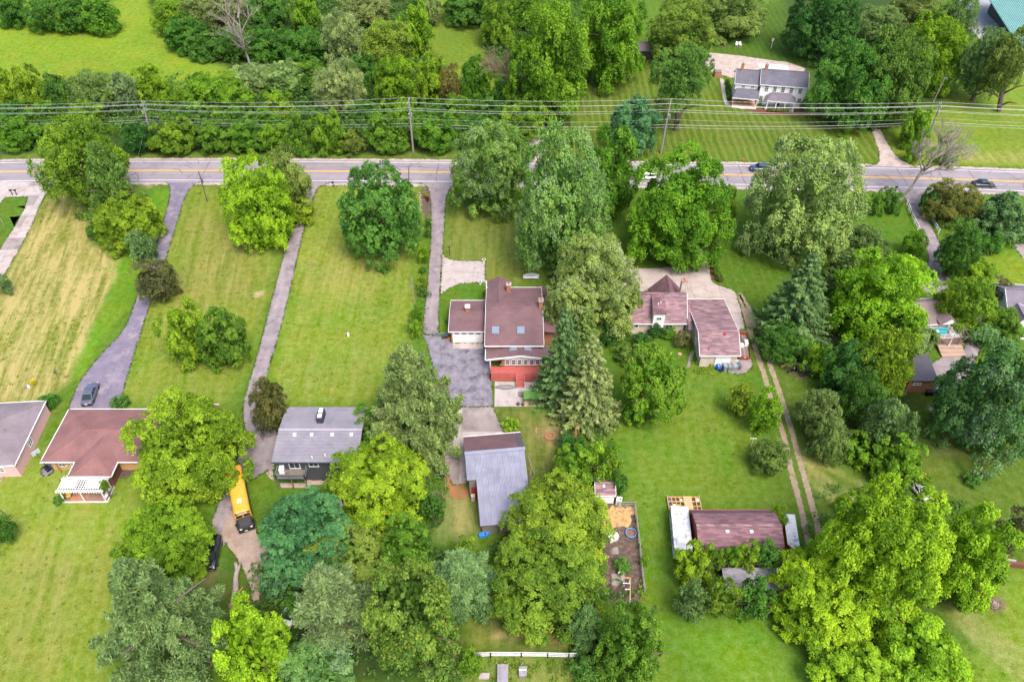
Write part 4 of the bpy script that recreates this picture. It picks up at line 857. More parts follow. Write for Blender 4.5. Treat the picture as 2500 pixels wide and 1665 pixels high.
for u,v,w_,h_,k,c,l in ((12,220,64,92,'map',Y2,'bright hedgerow tree cut by the left edge'),(77,220,92,112,'map',Y2,'bright hedgerow tree second from the left edge'),(140,232,84,92,'air',D2,'dark bluish hedgerow tree'),(225,228,118,102,'air',(.088,.135,.042),'olive-grey hedgerow tree above the first pole'),
    (305,222,72,84,'air',(.115,.16,.08),'pale grey-green hedgerow tree'),(368,207,92,88,'map',Y2,'vivid round hedgerow tree right of the first pole'),(430,245,66,62,'air',G2,'low hedgerow tree right of the vivid round one'),(525,232,168,108,'map',G2,'wide hedgerow tree left of the dead snag'),
    (680,255,76,62,'map',Y2,'bright hedgerow tree below the pale willow'),(615,190,110,70,'wil',PA,'left half of the pale willow beneath the dead snag'),(700,188,105,70,'wil',PA,'right half of the pale willow beneath the dead snag'),(828,218,138,118,'wil',(.145,.195,.075),'pale loose tree left of the two lime trees'),
    (838,100,118,122,'wil',(.14,.19,.075),'pale olive tall tree on the woodland edge'),(942,112,128,112,'air',(.115,.16,.025),'yellowish tree in the woodland middle'),(1016,75,88,122,'map',Y2,'tall bright tree left of the small meadow'),(965,197,118,112,'map',(.1,.175,.012),'left of the twin lime trees behind the second pole'),
    (1050,193,88,102,'map',(.1,.175,.012),'right of the twin lime trees behind the second pole'),(1100,205,64,104,'air',(.125,.115,.035),'brown-tinted sparse tree below the small meadow'),(1160,197,84,114,'air',G,'narrow green tree left of the brown dead tree'),(890,20,134,64,'wil',(.135,.185,.065),'pale tree at the top edge left of centre'),
    (745,35,80,84,'map',G2,'bright green tree inside the top woodland'),(1050,25,66,60,'wil',(.12,.17,.06),'pale tree at the top edge beside the small meadow'),(500,30,142,76,'air',(.09,.125,.04),'brownish olive tree at the top edge right of the meadow'),(575,25,90,60,'air',(.11,.145,.06),'pale olive tree next to the brownish one at the top'),
    (655,30,96,86,'map',D2,'dark tree at the top behind the dead snag'),(420,40,104,74,'air',G2,'leafy thicket bush at the meadow edge, top'),(452,82,108,76,'map',D2,'thicket bush on the curve of the meadow edge'),(500,112,94,54,'map',D2,'lowest thicket bush at the meadow tip'),(565,105,100,70,'air',D2,'dark thicket bush below the brownish olive tree'),(450,80,36,34,'map',Y,'small lime sprig tree standing out of the thicket'),
    (110,35,104,74,'air',D2,'left bush of the meadow island thicket'),(182,30,112,82,'map',D2,'middle bush of the meadow island thicket'),(246,40,94,74,'map',G,'right bush of the meadow island thicket'),(148,47,44,50,'map',Y2,'lime bush in front of the meadow island thicket'),(25,25,84,72,'map',D2,'thicket bush in the top left corner'),
    (735,115,144,94,'map',D2,'dark mounded tree right of the dead snag'),(640,110,110,80,'map',D2,'dark mounded tree behind the dead snag'),(760,185,90,70,'air',G,'green low tree between the willow and the pale loose tree'),(1150,5,150,40,'map',D2,'dark tree closing the top of the small meadow'),(890,170,90,70,'map',D2,'dark gap tree behind the twin lime trees'),(1230,225,70,60,'map',D2,'shaded tree at the foot of the brown dead tree')):
    tree(u,v,w_,h_,k,c,l)
tree(1342,145,216,262,'map',(.085,.165,.013),'biggest bright tree beyond the road right of the brown dead tree')
tree(1490,82,182,224,'map',(.075,.15,.013),'second big bright tree beyond the road at the top')
tree(1215,52,94,112,'map',G2,'bright tree at the top right of the small meadow')
tree(1290,20,110,80,'map',G,'green tree at the top edge behind the biggest bright tree')
tree(1665,75,172,142,'tip',(.08,.14,.022),'yellow-flecked tree above the leaning trunk tree')
tree(1665,182,152,132,'air',(.07,.13,.03),'tree on a long bare trunk left of the white farmhouse',base=(1651,318))
tree(1785,22,190,112,'tip',(.115,.165,.05),'pale yellowish tree above the white lawn chairs')
tree(1548,302,128,128,'den',B,'dark blue-green tree left of the third utility pole')
tree(2012,50,178,164,'den',D,'dark tree at the top right of the farmhouse garden')
tree(2085,200,200,190,'map',D2,'dark green giant tree touching the farmhouse gable')
tree(2185,190,180,210,'map',(.055,.115,.018),'right half of the dark giants beside the gravel lane')
tree(2272,125,168,162,'map',Y2,'bright dome-shaped tree beyond the gravel lane')
tree(2140,60,134,84,'air',(.085,.135,.045),'dull olive tree between the dark tree and the bright dome')
tree(2240,28,144,84,'wil',(.1,.14,.04),'pale tree at the top edge above the bright dome')
tree(2335,55,104,120,'air',(.08,.13,.045),'loose olive tree left of the pale paved lot')
tree(2400,150,105,150,'air',(.085,.14,.05),'left airy tree on a slanting trunk at the top right',base=(2373,246))
tree(2462,145,105,175,'air',(.09,.145,.03),'right airy tree on a slanting trunk at the top right corner',base=(2440,272))
tree(2238,312,72,92,'map',G2,'bright drooping tree under the fourth utility pole')
tree(2232,370,46,50,'map',G2,'small bush at the gravel lane mouth',name='bush',cat='bush')
tree(2312,383,58,38,'air',G,'low bush under the leaning dead tree twigs',name='bush',cat='bush')
# farmhouse planting
for i in range(6): tree(*z4(243+i*29,838+i*2.0),10.5,9.5,'den',(.105,.13,.03),f"{['first','second','third','fourth','fifth','sixth'][i]} yellow-green ball shrub from the left along the white porch",name='shrub',cat='shrub',group='ball shrubs along the porch')
for i in range(4): tree(*z3(1808+i*5,625+i*38),13,14,'den',D2,f"{['first','second','third','fourth','fifth','sixth'][i]} dark clipped shrub from the back in the strip beside the farmhouse path",name='shrub',cat='shrub',group='clipped shrubs beside the path')
spruce_at(*z4(178,770),14,34,(.035,.09,.02),'pointed evergreen between the two white porches',key='con',name='evergreen_tree')
spruce_at(*z4(503,790),20,34,(.035,.085,.02),'pointed evergreen right of the columned porch',key='con',name='evergreen_tree')
# dead trees
b0=P(625,215); tp=P(624,60,17); branchy(b0,(b0.x-.5,b0.y,18.5),3,9.0,.42,DEADW,'bare white dead tree rising out of the pale willow',nb=5)
b0=P(1290,262); branchy(b0,(b0.x-8,b0.y-1,13.),8,6.5,.28,DEADB,'brown dead tree leaning left of the biggest bright tree',nb=6,bias=Vector((-.3,0,.1)))
b0=P(2197,489); branchy(b0,(b0.x+6.5,b0.y+2,13.5),12,7.4,.46,DEADW,'leaning bare dead tree over the road at right',nb=6,bias=Vector((.55,.1,.05)))
b0=P(2487,1345); branchy(b0,(b0.x-.4,b0.y,3.4),21,1.8,.08,DEADW,'twiggy dead shrub by the red-brown wall at right',name='dead_shrub',nb=4)
# undergrowth nobody could count, one mass
def thicket(name,polys,col,seed,dens=.28,zr=(.4,2.4),ll=.5,lw=.34,nleaf=20,sr=.7):
    rng=np.random.default_rng(seed); S=[]
    for pts in polys:
        W=np.array([P(*p)[:2] for p in pts]); lo,hi=W.min(0),W.max(0); k=int((hi-lo).prod()*dens*2.2); q=rng.uniform(lo,hi,(k,2)); ins=np.zeros(k,bool)
        for i in range(len(W)):
            a,b_=W[i],W[(i+1)%len(W)]; c=((a[1]>q[:,1])!=(b_[1]>q[:,1]))&(q[:,0]<(b_[0]-a[0])*(q[:,1]-a[1])/(b_[1]-a[1]+1e-9)+a[0]); ins^=c
        q=q[ins]; hz=zr[0]+(zr[1]-zr[0])*fbm(q[:,0]*.18,q[:,1]*.18,seed); S.append(np.concatenate([q,(hz*rng.uniform(.5,1,len(q)))[:,None]],1))
    S=np.concatenate(S); K=len(S); T=K*nleaf; si=np.repeat(np.arange(K),nleaf); g=rdir(T,rng); g[:,2]=np.abs(g[:,2])*.9; g=nrm(g)
    C=S[si]+g*sr*rng.uniform(.5,1.4,(T,1)); n=nrm(g*.5+np.array([0,0,.6])+rng.normal(size=(T,3))*.4); t=rng.normal(size=(T,3))
    tone=np.clip(.45+(fbm(S[:,0]*.3,S[:,1]*.3,seed+2)-.5)*1.1,0,1)[si]+rng.normal(size=T)*.17
    me=leaves_mesh(name,C,n,t,ll*rng.uniform(.6,1.4,T),lw*rng.uniform(.6,1.4,T),np.stack([np.clip(tone,0,1),np.zeros(T),np.zeros(T)],1),LM)
    o=link(name,me); o.color=(*[x*FOL for x in col],1); tag(o,kind='stuff'); return o
thicket('undergrowth',[[(-60,225),(420,205),(740,240),(1000,230),(1240,250),(1290,320),(1190,348),(-60,335)]],(.05,.105,.016),4,.20,(.5,4.5),.6,.42,18,.95)
thicket('woodland_undergrowth',[[(350,-40),(1060,-40),(1040,40),(1040,160),(1180,260),(760,262),(640,210),(560,160),(470,135),(390,80)],[(-40,-40),(285,-40),(270,60),(180,72),(90,68),(60,40),(-40,62)],[(1180,-40),(1400,-40),(1480,120),(1340,270),(1230,270),(1190,150)]],(.042,.092,.016),6,.15,(.5,4.),.65,.45,17,1.0)
thicket('scrub',[px(zM,(1330,0),(1500,0),(1545,200),(1520,420),(1400,500),(1040,560),(860,360),(1250,200)),px(zM,(0,560),(140,560),(250,900),(300,1300),(60,1250)),px(zM,(900,300),(1560,560),(1700,1000),(1560,1100),(1700,1568),(250,1568),(250,500)),px(zN,(0,350),(700,330),(900,800),(1300,900),(1250,1568),(640,1568),(600,1150),(0,1000)),
    px(zN,(1420,560),(2195,540),(2195,1050),(1500,1050)),px(zF,(830,60),(1250,60),(1370,900),(1050,1010),(900,700)),px(zE,(480,560),(800,560),(1000,880),(950,1050),(760,1060),(560,800)),px(zC,(900,1280),(1190,1260),(1240,1380),(900,1500)),px(zC,(1190,1230),(1560,1230),(1540,1300),(1260,1330)),
    px(zD,(1420,200),(1560,200),(2195,400),(2195,600),(1880,760),(1740,860),(1660,860),(1540,560)),px(zO,(700,100),(1600,100),(2050,600),(1500,1100),(300,1100),(300,700)),px(z6,(1290,1000),(1390,1000),(1360,1300),(1240,1330))],(.045,.095,.016),9,.17,(.2,1.3),.5,.34,16,.7)
thicket('weeds',[px(zE,(1520,100),(1700,100),(1740,215),(1560,190)),px(zC,(1560,1420),(1680,1500),(1740,1560),(1540,1568)),px(Q6,(640,200),(700,880),(765,1500),(700,1500),(650,860),(600,240)),px(zN,(1355,260),(1375,560),(1400,600),(1385,300)),px(zL,(0,330),(110,260),(60,520),(0,600)),[(1130,1610),(1420,1612),(1430,1665),(1130,1665)],px(z6,(1260,1090),(1360,1100),(1340,1320),(1245,1300))],(.10,.155,.016),12,.5,(.05,.4),.32,.2,14,.4)

# ragged grass along the edges of the pavements, weeds and clumps in the lawns
def tufts(name,pts,rad,hz,nleaf,ll,lw,col,seed):
    rng=np.random.default_rng(seed); S=np.array(pts); K=len(S); T=K*nleaf; si=np.repeat(np.arange(K),nleaf); a=rng.uniform(0,6.283,T); r=rad*np.sqrt(rng.random(T))*rng.uniform(.5,1.4,K)[si]
    C=np.stack([S[si,0]+r*np.cos(a),S[si,1]+r*np.sin(a),.02+hz*rng.random(T)],1); n=np.array([0,0,1.])+rng.normal(size=(T,3))*.45
    tone=np.clip(rng.uniform(.4,.75,K)[si]+rng.normal(size=T)*.08,0,1)
    o=link(name,leaves_mesh(name,C,n,rng.normal(size=(T,3)),ll*rng.uniform(.6,1.4,T),lw*rng.uniform(.6,1.4,T),np.stack([tone,np.zeros(T),np.zeros(T)],1),LM)); o.color=(*col,1); return tag(o,kind='stuff')
rng=np.random.default_rng(3); ep=[]
for W in EDGES:
    for a,b_ in zip(W,W[1:]+W[:1]):
        L=(b_-a).length
        if L<.05: continue
        for _ in range(rng.poisson(L*5)): q=a.lerp(b_,rng.random()); ep.append((q.x+rng.normal()*.07,q.y+rng.normal()*.07))
for W,sg in ((off(RC,5.6),1),(off(RC,-6.0),-1)):
    for q in W:
        if abs(q.x)<125:
            for _ in range(14): ep.append((q.x+rng.uniform(0,3),q.y+rng.normal()*.2))
ea=np.array(ep); bad=np.zeros(len(ea),bool)
for W in EDGES:
    ins=np.zeros(len(ea),bool); dm=np.full(len(ea),1e9)
    for a,b_ in zip(W,W[1:]+W[:1]):
        c=((a.y>ea[:,1])!=(b_.y>ea[:,1]))&(ea[:,0]<(b_.x-a.x)*(ea[:,1]-a.y)/((b_.y-a.y) or 1e-9)+a.x); ins^=c
        e=b_-a; t=np.clip(((ea[:,0]-a.x)*e.x+(ea[:,1]-a.y)*e.y)/(e.x**2+e.y**2+1e-9),0,1); dm=np.minimum(dm,np.hypot(ea[:,0]-a.x-t*e.x,ea[:,1]-a.y-t*e.y))
    bad|=ins&(dm>.3)
ep=[tuple(p) for p in ea[~bad]]
ep=[p for p in ep if abs(p[0])<140 and not (-4.7<p[1]-roady(p[0])<4.5)]
tufts('grass_edge',ep,.16,.07,9,.17,.06,(.075,.13,.014),5)
lp=[]
for poly,dn in (([(450,470),(560,470),(650,560),(640,700),(580,930),(310,940),(380,720)],.5),([(760,460),(1020,460),(1000,840),(900,980),(660,980),(710,700)],.55),([(1540,1070),(1720,860),(1800,900),(1880,1180),(1780,1200),(1620,1180),(1590,1500),(1640,1650),(1570,1650)],.5),([(-10,1350),(100,1150),(300,1200),(300,1400),(210,1650),(-10,1650)],.5),
    ([(1300,290),(1480,200),(1640,220),(2000,290),(2150,340),(2080,395),(1300,385)],.22),([(120,480),(60,590),(0,700),(0,960),(170,920),(270,640)],.5),([(1090,510),(1260,510),(1310,650),(1100,590)],.6),([(2240,970),(2490,1080),(2490,1400),(2280,1180)],.4),([(1750,490),(1820,500),(1900,600),(1800,760)],.4),([(0,100),(390,100),(440,150),(400,200),(0,180)],.15),([(2330,1480),(2490,1420),(2490,1650),(2380,1650)],.5)):
    W=np.array([P(*p)[:2] for p in poly]); lo,hi=W.min(0),W.max(0); k=int((hi-lo).prod()*dn); q=rng.uniform(lo,hi,(k,2)); ins=np.zeros(k,bool)
    for i in range(len(W)):
        a,b_=W[i],W[(i+1)%len(W)]; c=((a[1]>q[:,1])!=(b_[1]>q[:,1]))&(q[:,0]<(b_[0]-a[0])*(q[:,1]-a[1])/(b_[1]-a[1]+1e-9)+a[0]); ins^=c
    q=q[ins]; q=q[fbm(q[:,0]*.2,q[:,1]*.2,31)+rng.normal(size=len(q))*.08>.46]; lp+=[tuple(x) for x in q]
tufts('lawn_clumps',lp,.34,.04,12,.20,.07,(.105,.165,.016),8)
# ---------------------------------------------------------------- buildings
def fit(pts,z,wd=None):
    NL,NR,FR,FL=[P(*p,z) for p in pts]
    ex=((NR-NL)+(FR-FL))/2; ang=math.atan2(ex.y,ex.x); c=(NL+NR+FR+FL)/4; W=ex.length
    n=Vector((-math.sin(ang),math.cos(ang),0)); D=(((FL-NL)+(FR-NR))/2).dot(n)
    return c,ang,W,D
def loc_of(root,p):
    c,s=math.cos(-root.rotation_euler.z),math.sin(-root.rotation_euler.z); x,y=p.x-root.location.x,p.y-root.location.y
    return Vector((x*c-y*s,x*s+y*c,p.z))
def ridge_z(root_c,v,u,z0=5.):   # height at which a sight line to the ridge passes over the middle of the plan
    return zfor(root_c.y,v)
def sw(ax,x,y,z): return (x,y,z) if ax=='x' else (y,x,z)
def gable(root,x0,x1,y0,y1,ze,zr,yr,wm,rm,ov=.45,ax='x',t=.16,gut=True,z0=0.,ze1=None,walls=True,cap=True,gm=None):
    ze1=ze if ze1 is None else ze1
    S=MB(); S.slab([sw(ax,x0,y0,ze),sw(ax,x1,y0,ze),sw(ax,x1,yr,zr),sw(ax,x0,yr,zr)],t); S.slab([sw(ax,x0,yr,zr),sw(ax,x1,yr,zr),sw(ax,x1,y1,ze1),sw(ax,x0,y1,ze1)],t)
    rf=part('roof',S,rm,root)
    if cap: part('ridge_cap',MB().beam(sw(ax,x0,yr,zr+.02),sw(ax,x1,yr,zr+.02),.3,.07),rm if not gm else gm,rf)
    if gut:
        for yy,zz in ((y0,ze),(y1,ze1)): part('gutter',MB().beam(sw(ax,x0-.03,yy+(.0 if yy==y0 else 0)-(.07 if yy==y0 else -.07),zz-.07),sw(ax,x1+.03,yy-(.07 if yy==y0 else -.07),zz-.07),.13,.14),WHITE,root)
        for xx,sg in ((x0,-1),(x1,1)):
            T=MB(); T.beam(sw(ax,xx+sg*.03,y0,ze-.04),sw(ax,xx+sg*.03,yr,zr-.04),.06,.18); T.beam(sw(ax,xx+sg*.03,yr,zr-.04),sw(ax,xx+sg*.03,y1,ze1-.04),.06,.18); part('barge_board',T,WHITE,root)
    if walls:
        a,b_=x0+ov,x1-ov; ya,yb=y0+ov,y1-ov; za=ze+(zr-ze)*ov/(yr-y0)-t*1.1; zb=ze1+(zr-ze1)*ov/(y1-yr)-t*1.1
        sec=[(ya,z0),(yb,z0),(yb,zb),(yr,zr-t*1.3),(ya,za)]; W=MB(); vs=[sw(ax,a,y,z) for y,z in sec]+[sw(ax,b_,y,z) for y,z in sec]; fs=[(4,3,2,1,0),(5,6,7,8,9)]+[(i,(i+1)%5,5+(i+1)%5,5+i) for i in range(5)]
        if ax=='y': fs=[f[::-1] for f in fs]
        W.add(vs,fs); part('wall',W,wm,root)
    return rf
def hip(root,x0,x1,y0,y1,ze,zr,wm,rm,ov=.6,t=.16,k=None,gut=True,open_back=False,z0=0,walls=True,backx=True):
    D=y1-y0; k=D/2 if k is None else k; yr=(y0+y1)/2
    a,b_,c,d=(x0,y0,ze),(x1,y0,ze),(x1,y1,ze),(x0,y1,ze); r0=(x0+k,yr,zr); r1=(x1-k,yr,zr)
    S=MB(); S.slab([a,b_,r1,r0],t); S.slab([c,d,r0,r1],t); S.slab([d,a,r0],t); S.slab([b_,c,r1],t); rf=part('roof',S,rm,root)
    H=MB()
    for p,q in ((a,r0),(d,r0),(b_,r1),(c,r1),(r0,r1)): H.beam((p[0],p[1],p[2]+.03),(q[0],q[1],q[2]+.03),.28,.06)
    part('ridge_cap',H,rm,rf)
    if gut:
        for p,q in ((a,b_),(b_,c),(c,d),(d,a)):
            A,B_=Vector(p),Vector(q); n=(B_-A).normalized(); o=Vector((n.y,-n.x,0))*.06; part('gutter',MB().beam(A+o-Vector((0,0,.06))-n*.1,B_+o-Vector((0,0,.06))+n*.1,.12,.15),WHITE,root)
    if walls: part('wall',MB().prism([(x0+ov,y0+ov),(x1-ov,y0+ov),(x1-ov,y1-ov),(x0+ov,y1-ov)],z0,ze-.05+ (zr-ze)*ov/(D/2)-t),wm,root)
    return rf
def window(root,x,y,z,w_,h_,face,mx=1,my=1,fm=None,gm=None,fw=.09,name='window'):
    a={'S':-math.pi/2,'N':math.pi/2,'E':0,'W':math.pi}.get(face,face); nx,ny=math.cos(a),math.sin(a); rz=a+math.pi/2; tx,ty=math.cos(rz),math.sin(rz)
    F=MB()
    def bar(du,dz,a_,b_,o=.05): F.box((x+tx*du+nx*o,y+ty*du+ny*o,z+dz),(a_,.10,b_),rz)
    bar(0,h_/2-fw/2,w_,fw); bar(0,-h_/2+fw/2,w_+.1,fw)
    for s in(-1,1): bar(s*(w_/2-fw/2),0,fw,h_-2*fw)
    for i in range(1,mx+1): bar(-w_/2+w_*i/(mx+1),0,.05,h_-2*fw,.035)
    for j in range(1,my+1): bar(0,-h_/2+h_*j/(my+1),w_-2*fw,.05,.03)
    f=part(name,F,fm or WHITE,root); part('pane',MB().box((x+nx*.015,y+ny*.015,z),(w_-2*fw+.02,.025,h_-2*fw+.02),rz),gm or GLASS,f); return f
def skylight(root,x,y,z,w_,d,sl,ang=0,ax='x',tilt=None):
    # lies on a slope that falls towards -y by sl (rise per metre)
    F=MB(); h=.12
    def q(a,b_,zz): return (x+a,y+b_,z+(b_*sl if ax=='x' else a*sl)+zz)
    def fr(a0,a1,b0_,b1,z0,z1): F.hexa([q(a0,b0_,z0),q(a1,b0_,z0),q(a1,b1,z0),q(a0,b1,z0),q(a0,b0_,z1),q(a1,b0_,z1),q(a1,b1,z1),q(a0,b1,z1)])
    a,b_=w_/2,d/2; e=.11
    fr(-a,a,-b_,-b_+e,-.1,h); fr(-a,a,b_-e,b_,-.1,h); fr(-a,-a+e,-b_+e,b_-e,-.1,h); fr(a-e,a,-b_+e,b_-e,-.1,h)
    f=part('skylight',F,STEEL,root); G_=MB(); G_.hexa([q(-a+e,-b_+e,0),q(a-e,-b_+e,0),q(a-e,b_-e,0),q(-a+e,b_-e,0),q(-a+e,-b_+e,.09),q(a-e,-b_+e,.09),q(a-e,b_-e,.09),q(-a+e,b_-e,.09)]); part('pane',G_,GLASSL,f)
def chimney(root,x,y,z0,z1,a,b_,mat,capm=None,pots=1):
    c=part('chimney',MB().box((x,y,(z0+z1)/2),(a,b_,z1-z0)),mat,root); part('chimney_cap',MB().box((x,y,z1+.06),(a+.16,b_+.16,.12)),capm or CONC,c)
    P_=MB()
    for i in range(pots): P_.cyl((x,y+(i-(pots-1)/2)*.5,z1+.12),.14,.3,10)
    part('flue',P_,BRICK if capm is None else capm,c)
def railing(root,pts,z,h,mat,ps=1.5,bal=.0,rails=(1.,),nm='railing',pw=.1):
    R=MB()
    for a,b_ in zip(pts[:-1],pts[1:]):
        a,b_=Vector((*a[:2],z)),Vector((*b_[:2],z)); L=(b_-a).length; n=max(1,round(L/ps))
        for i in range(n+1):
            p=a.lerp(b_,i/n); R.box((p.x,p.y,z+h/2),(pw,pw,h))
        for r in rails: R.beam(a+Vector((0,0,h*r)),b_+Vector((0,0,h*r)),.07,.09)
        if bal:
            k=int(L/bal)
            for i in range(1,k): p=a.lerp(b_,i/k); R.box((p.x,p.y,z+h/2),(.035,.035,h*.96))
    return part(nm,R,mat,root)
SH_RED=shingle('red_brown_shingle',(0.194,0.099,0.096),(0.163,0.082,0.079),(0.129,0.065,0.062),.9,.07,.38,.15)
SH_BRN=shingle('brown_shingle',(0.143,0.085,0.090),(0.120,0.070,0.075),(0.092,0.055,0.061),.9,.075,.38,.15)
SH_GRY=shingle('grey_shingle',(.205,.195,.225),(.165,.157,.185),(.11,.105,.13),.9,.07,.38,.15)
SH_MVE=shingle('mauve_grey_shingle',(.185,.155,.17),(.155,.13,.145),(.12,.1,.11),.9,.07,.38,.15)
SH_PNK=shingle('mottled_pink_shingle',(0.271,0.168,0.180),(0.111,0.070,0.082),(0.139,0.090,0.098),1.0,.10,.95)
SH_MAR=shingle('mottled_maroon_shingle',(0.200,0.111,0.123),(0.102,0.056,0.066),(0.097,0.055,0.064),1.1,.10,.95)
SH_DKG=shingle('slate_grey_shingle',(.115,.112,.137),(.095,.092,.115),(.07,.068,.085),.9,.10,.6)
SH_PGR=shingle('greyed_shingle',(.17,.15,.18),(.14,.125,.15),(.1,.09,.11),.9,.06,.7)
SH_TPE=shingle('taupe_shingle',(.21,.165,.165),(.175,.135,.137),(.13,.1,.1),.9,.09,.8)
DECKR=siding('red_deck_paint',(.36,.085,.072),.14,.08,True); DECKR2=M('red_rail_paint',(.42,.10,.085),None,2,.6)
# 1 pink house, cut by the left edge
c=P(35,1135.4,2.8); d=P(111,979.1,2.8); r=thing('pink_house','pink walled house with grey hipped roof cut off by the left edge','house',(c.x,c.y,0),math.atan2(d.y-c.y,d.x-c.x)-math.pi/2)
D_=(d-c).length; hip(r,-17,0,0,D_,2.8,4.75,PINKW,SH_MVE,.16); window(r,-.16,D_*.42,1.6,1.2,1.1,'E'); window(r,-2.5,.16,1.7,1.1,1.0,'S')
part('vent_pipe',MB().cyl((-3.0,5.6,4.2),.07,.55,8),STEEL,r); part('window_well',MB().ring((-3.2,-.2,.12),.5,.1,16,6),STEEL,r)
# 2 red roofed ranch
x0w=P(*zA(340,870),2.8); far=P(*zA(520,467),2.8)
W_=P(525,990,2.8).x-far.x-.0; D_=far.y-x0w.y
r=thing('ranch_house','long house with red-brown hipped roof and white gutters','house',(far.x+.2,x0w.y,0),0)
hip(r,0,W_,0,D_,2.8,4.35,YBRICK,SH_RED,.7)

h4=Z(100,980,1930/320)
a=loc_of(r,P(*h4(395,1105),2.8)); b_=loc_of(r,P(*h4(1030,1105),2.8)); k=(b_.x-a.x)/2; zr=3.98; yv=5.0
S=MB(); pk=((a.x+b_.x)/2,a.y+k,zr); bk=((a.x+b_.x)/2,yv,zr)
S.slab([(a.x,a.y,2.82),(b_.x,a.y,2.82),pk],.15); S.slab([(a.x,a.y,2.82),pk,bk,(a.x,yv,2.82)],.15); S.slab([(b_.x,a.y,2.82),(b_.x,yv,2.82),bk,pk],.15); rf=part('wing_roof',S,SH_RED,r)
H=MB(); H.beam((a.x,a.y,2.86),(pk[0],pk[1],pk[2]+.04),.28,.06); H.beam((b_.x,a.y,2.86),(pk[0],pk[1],pk[2]+.04),.28,.06); part('ridge_cap',H,SH_RED,rf)
for p,q in (((a.x,a.y-.06,2.76),(b_.x,a.y-.06,2.76)),((a.x-.06,a.y,2.76),(a.x-.06,.0,2.76)),((b_.x+.06,a.y,2.76),(b_.x+.06,.0,2.76))): part('gutter',MB().beam(p,q,.12,.15),WHITE,r)
part('wing_wall',MB().prism([(a.x+.5,a.y+.5),(b_.x-.5,a.y+.5),(b_.x-.5,1.2),(a.x+.5,1.2)],0,2.75),M('red_brown_wall',(.16,.06,.05),None,2,.7),r)
part('north_roof',MB().slab([(W_-4.3,D_-.5,2.95),(W_+.2,D_-.5,2.95),(W_+.2,D_+1.1,2.7),(W_-4.3,D_+1.1,2.7)],.14),SH_RED,r); part('gutter',MB().beam((W_-4.3,D_+1.17,2.63),(W_+.25,D_+1.17,2.63),.12,.14),WHITE,r)
part('north_wall',MB().box((W_-2,D_+.2,1.3),(3.8,1.2,2.5)),YBRICK,r)
for xx in (2.3,4.2): window(r,xx,.7,1.5,1.1,1.2,'S')
window(r,W_-8,.7,1.5,1.6,1.2,'S',1,0); part('porch_post',MB().box((1.9,.15,1.35),(.12,.12,2.7)),BRICK,r)
part('roof_vent',MB().cyl((8.2,3.6,3.9),.06,.5,8),STEEL,r)
# pergola
pz=2.5; A_=P(*h4(205,1318),pz); B_=P(*h4(910,1315),pz); C_=P(*h4(280,1135),pz); D1=P(*h4(965,1138),pz)
r=thing('pergola','white pergola with cream shade panels over a brick patio','pergola',(A_.x,A_.y,0),math.atan2(B_.y-A_.y,B_.x-A_.x)); L=(B_-A_).length; dp=(C_-A_).y
for yy in (.0,dp):
    for s in (-.09,.09): part('beam',MB().box((L/2,yy+s,pz-.1),(L,.06,.24)),WHITE,r)
for i in range(18): part('rafter',MB().box((.35+(L-.7)*i/17,dp/2,pz+.1),(.07,dp+.9,.16)),WHITE,r)
for i in range(5): part('purlin',MB().box((L/2,dp*(.15+.175*i),pz+.205),(L*.82,.05,.05)),WHITE,r)
SHC=M('shade_cloth',(.80,.74,.62),(.74,.68,.56),1,.8,fa=.05)
for xa,xb in ((.5,L*.40),(L*.62,L*.90)): part('shade_panel',MB().box(((xa+xb)/2,dp*.52,pz+.26),(xb-xa,dp*.68,.03)),SHC,r)
for xx in (.55,L*.5,L-.35):
    for yy in (0,dp): part('post',MB().box((xx,yy,(pz-.22)/2),(.14,.14,pz-.22)),WHITE,r)
part('patio',MB().box((L*.5,dp*.5+.1,.06),(L*.98,dp+.5,.12)),shingle('patio_brick',(.30,.13,.09),(.24,.10,.075),(.2,.13,.1),.24,.12,.9),r); 
E1=MB(); E1.box((L*.5,-.2,.10),(L*.98,.1,.2)); E1.box((L*.99,dp*.5,.10),(.1,dp+.5,.2)); part('patio_edge',E1,WHITE,r)
part('bench',MB().box((L*.97-.3,dp*.5,.4),(.45,dp*.8,.12)),WHITE,r)
solo('patio_rug',MB().box((0,0,.01),(2.4,1.3,.02)),M('tan_rug',(.36,.17,.11),(.3,.12,.08),2,.9),'brick coloured rug on the pergola patio','rug',(A_.x+L*.36,A_.y+.55,.122))
def chair(label,loc,rz,mat,group=None,s=1.):
    t=thing('chair',label,'chair',loc,rz,group)
    part('seat',MB().box((0,0,.42*s),(.5*s,.5*s,.05)),mat,t); part('backrest',MB().beam((0,.23*s,.44*s),(0,.36*s,.98*s),.5*s,.05),mat,t)
    for sx in(-1,1):
        for sy in(-1,1): part('leg',MB().box((sx*.21*s,sy*.21*s,.21*s),(.05,.05,.42*s)),mat,t)
        part('arm',MB().box((sx*.27*s,0,.62*s),(.08,.52*s,.04)),mat,t)
    return t
YEL=M('yellow_plastic',(.6,.36,.03),None,2,.5)
chair('yellow chair on the pergola patio',(A_.x+1.0,A_.y+.6,.12),.4,YEL)
tree(*h4(925,1225),22,26,'air',G2,'leafy vine plant trained over the right end of the pergola',name='vine',cat='vine',clear=2.2)
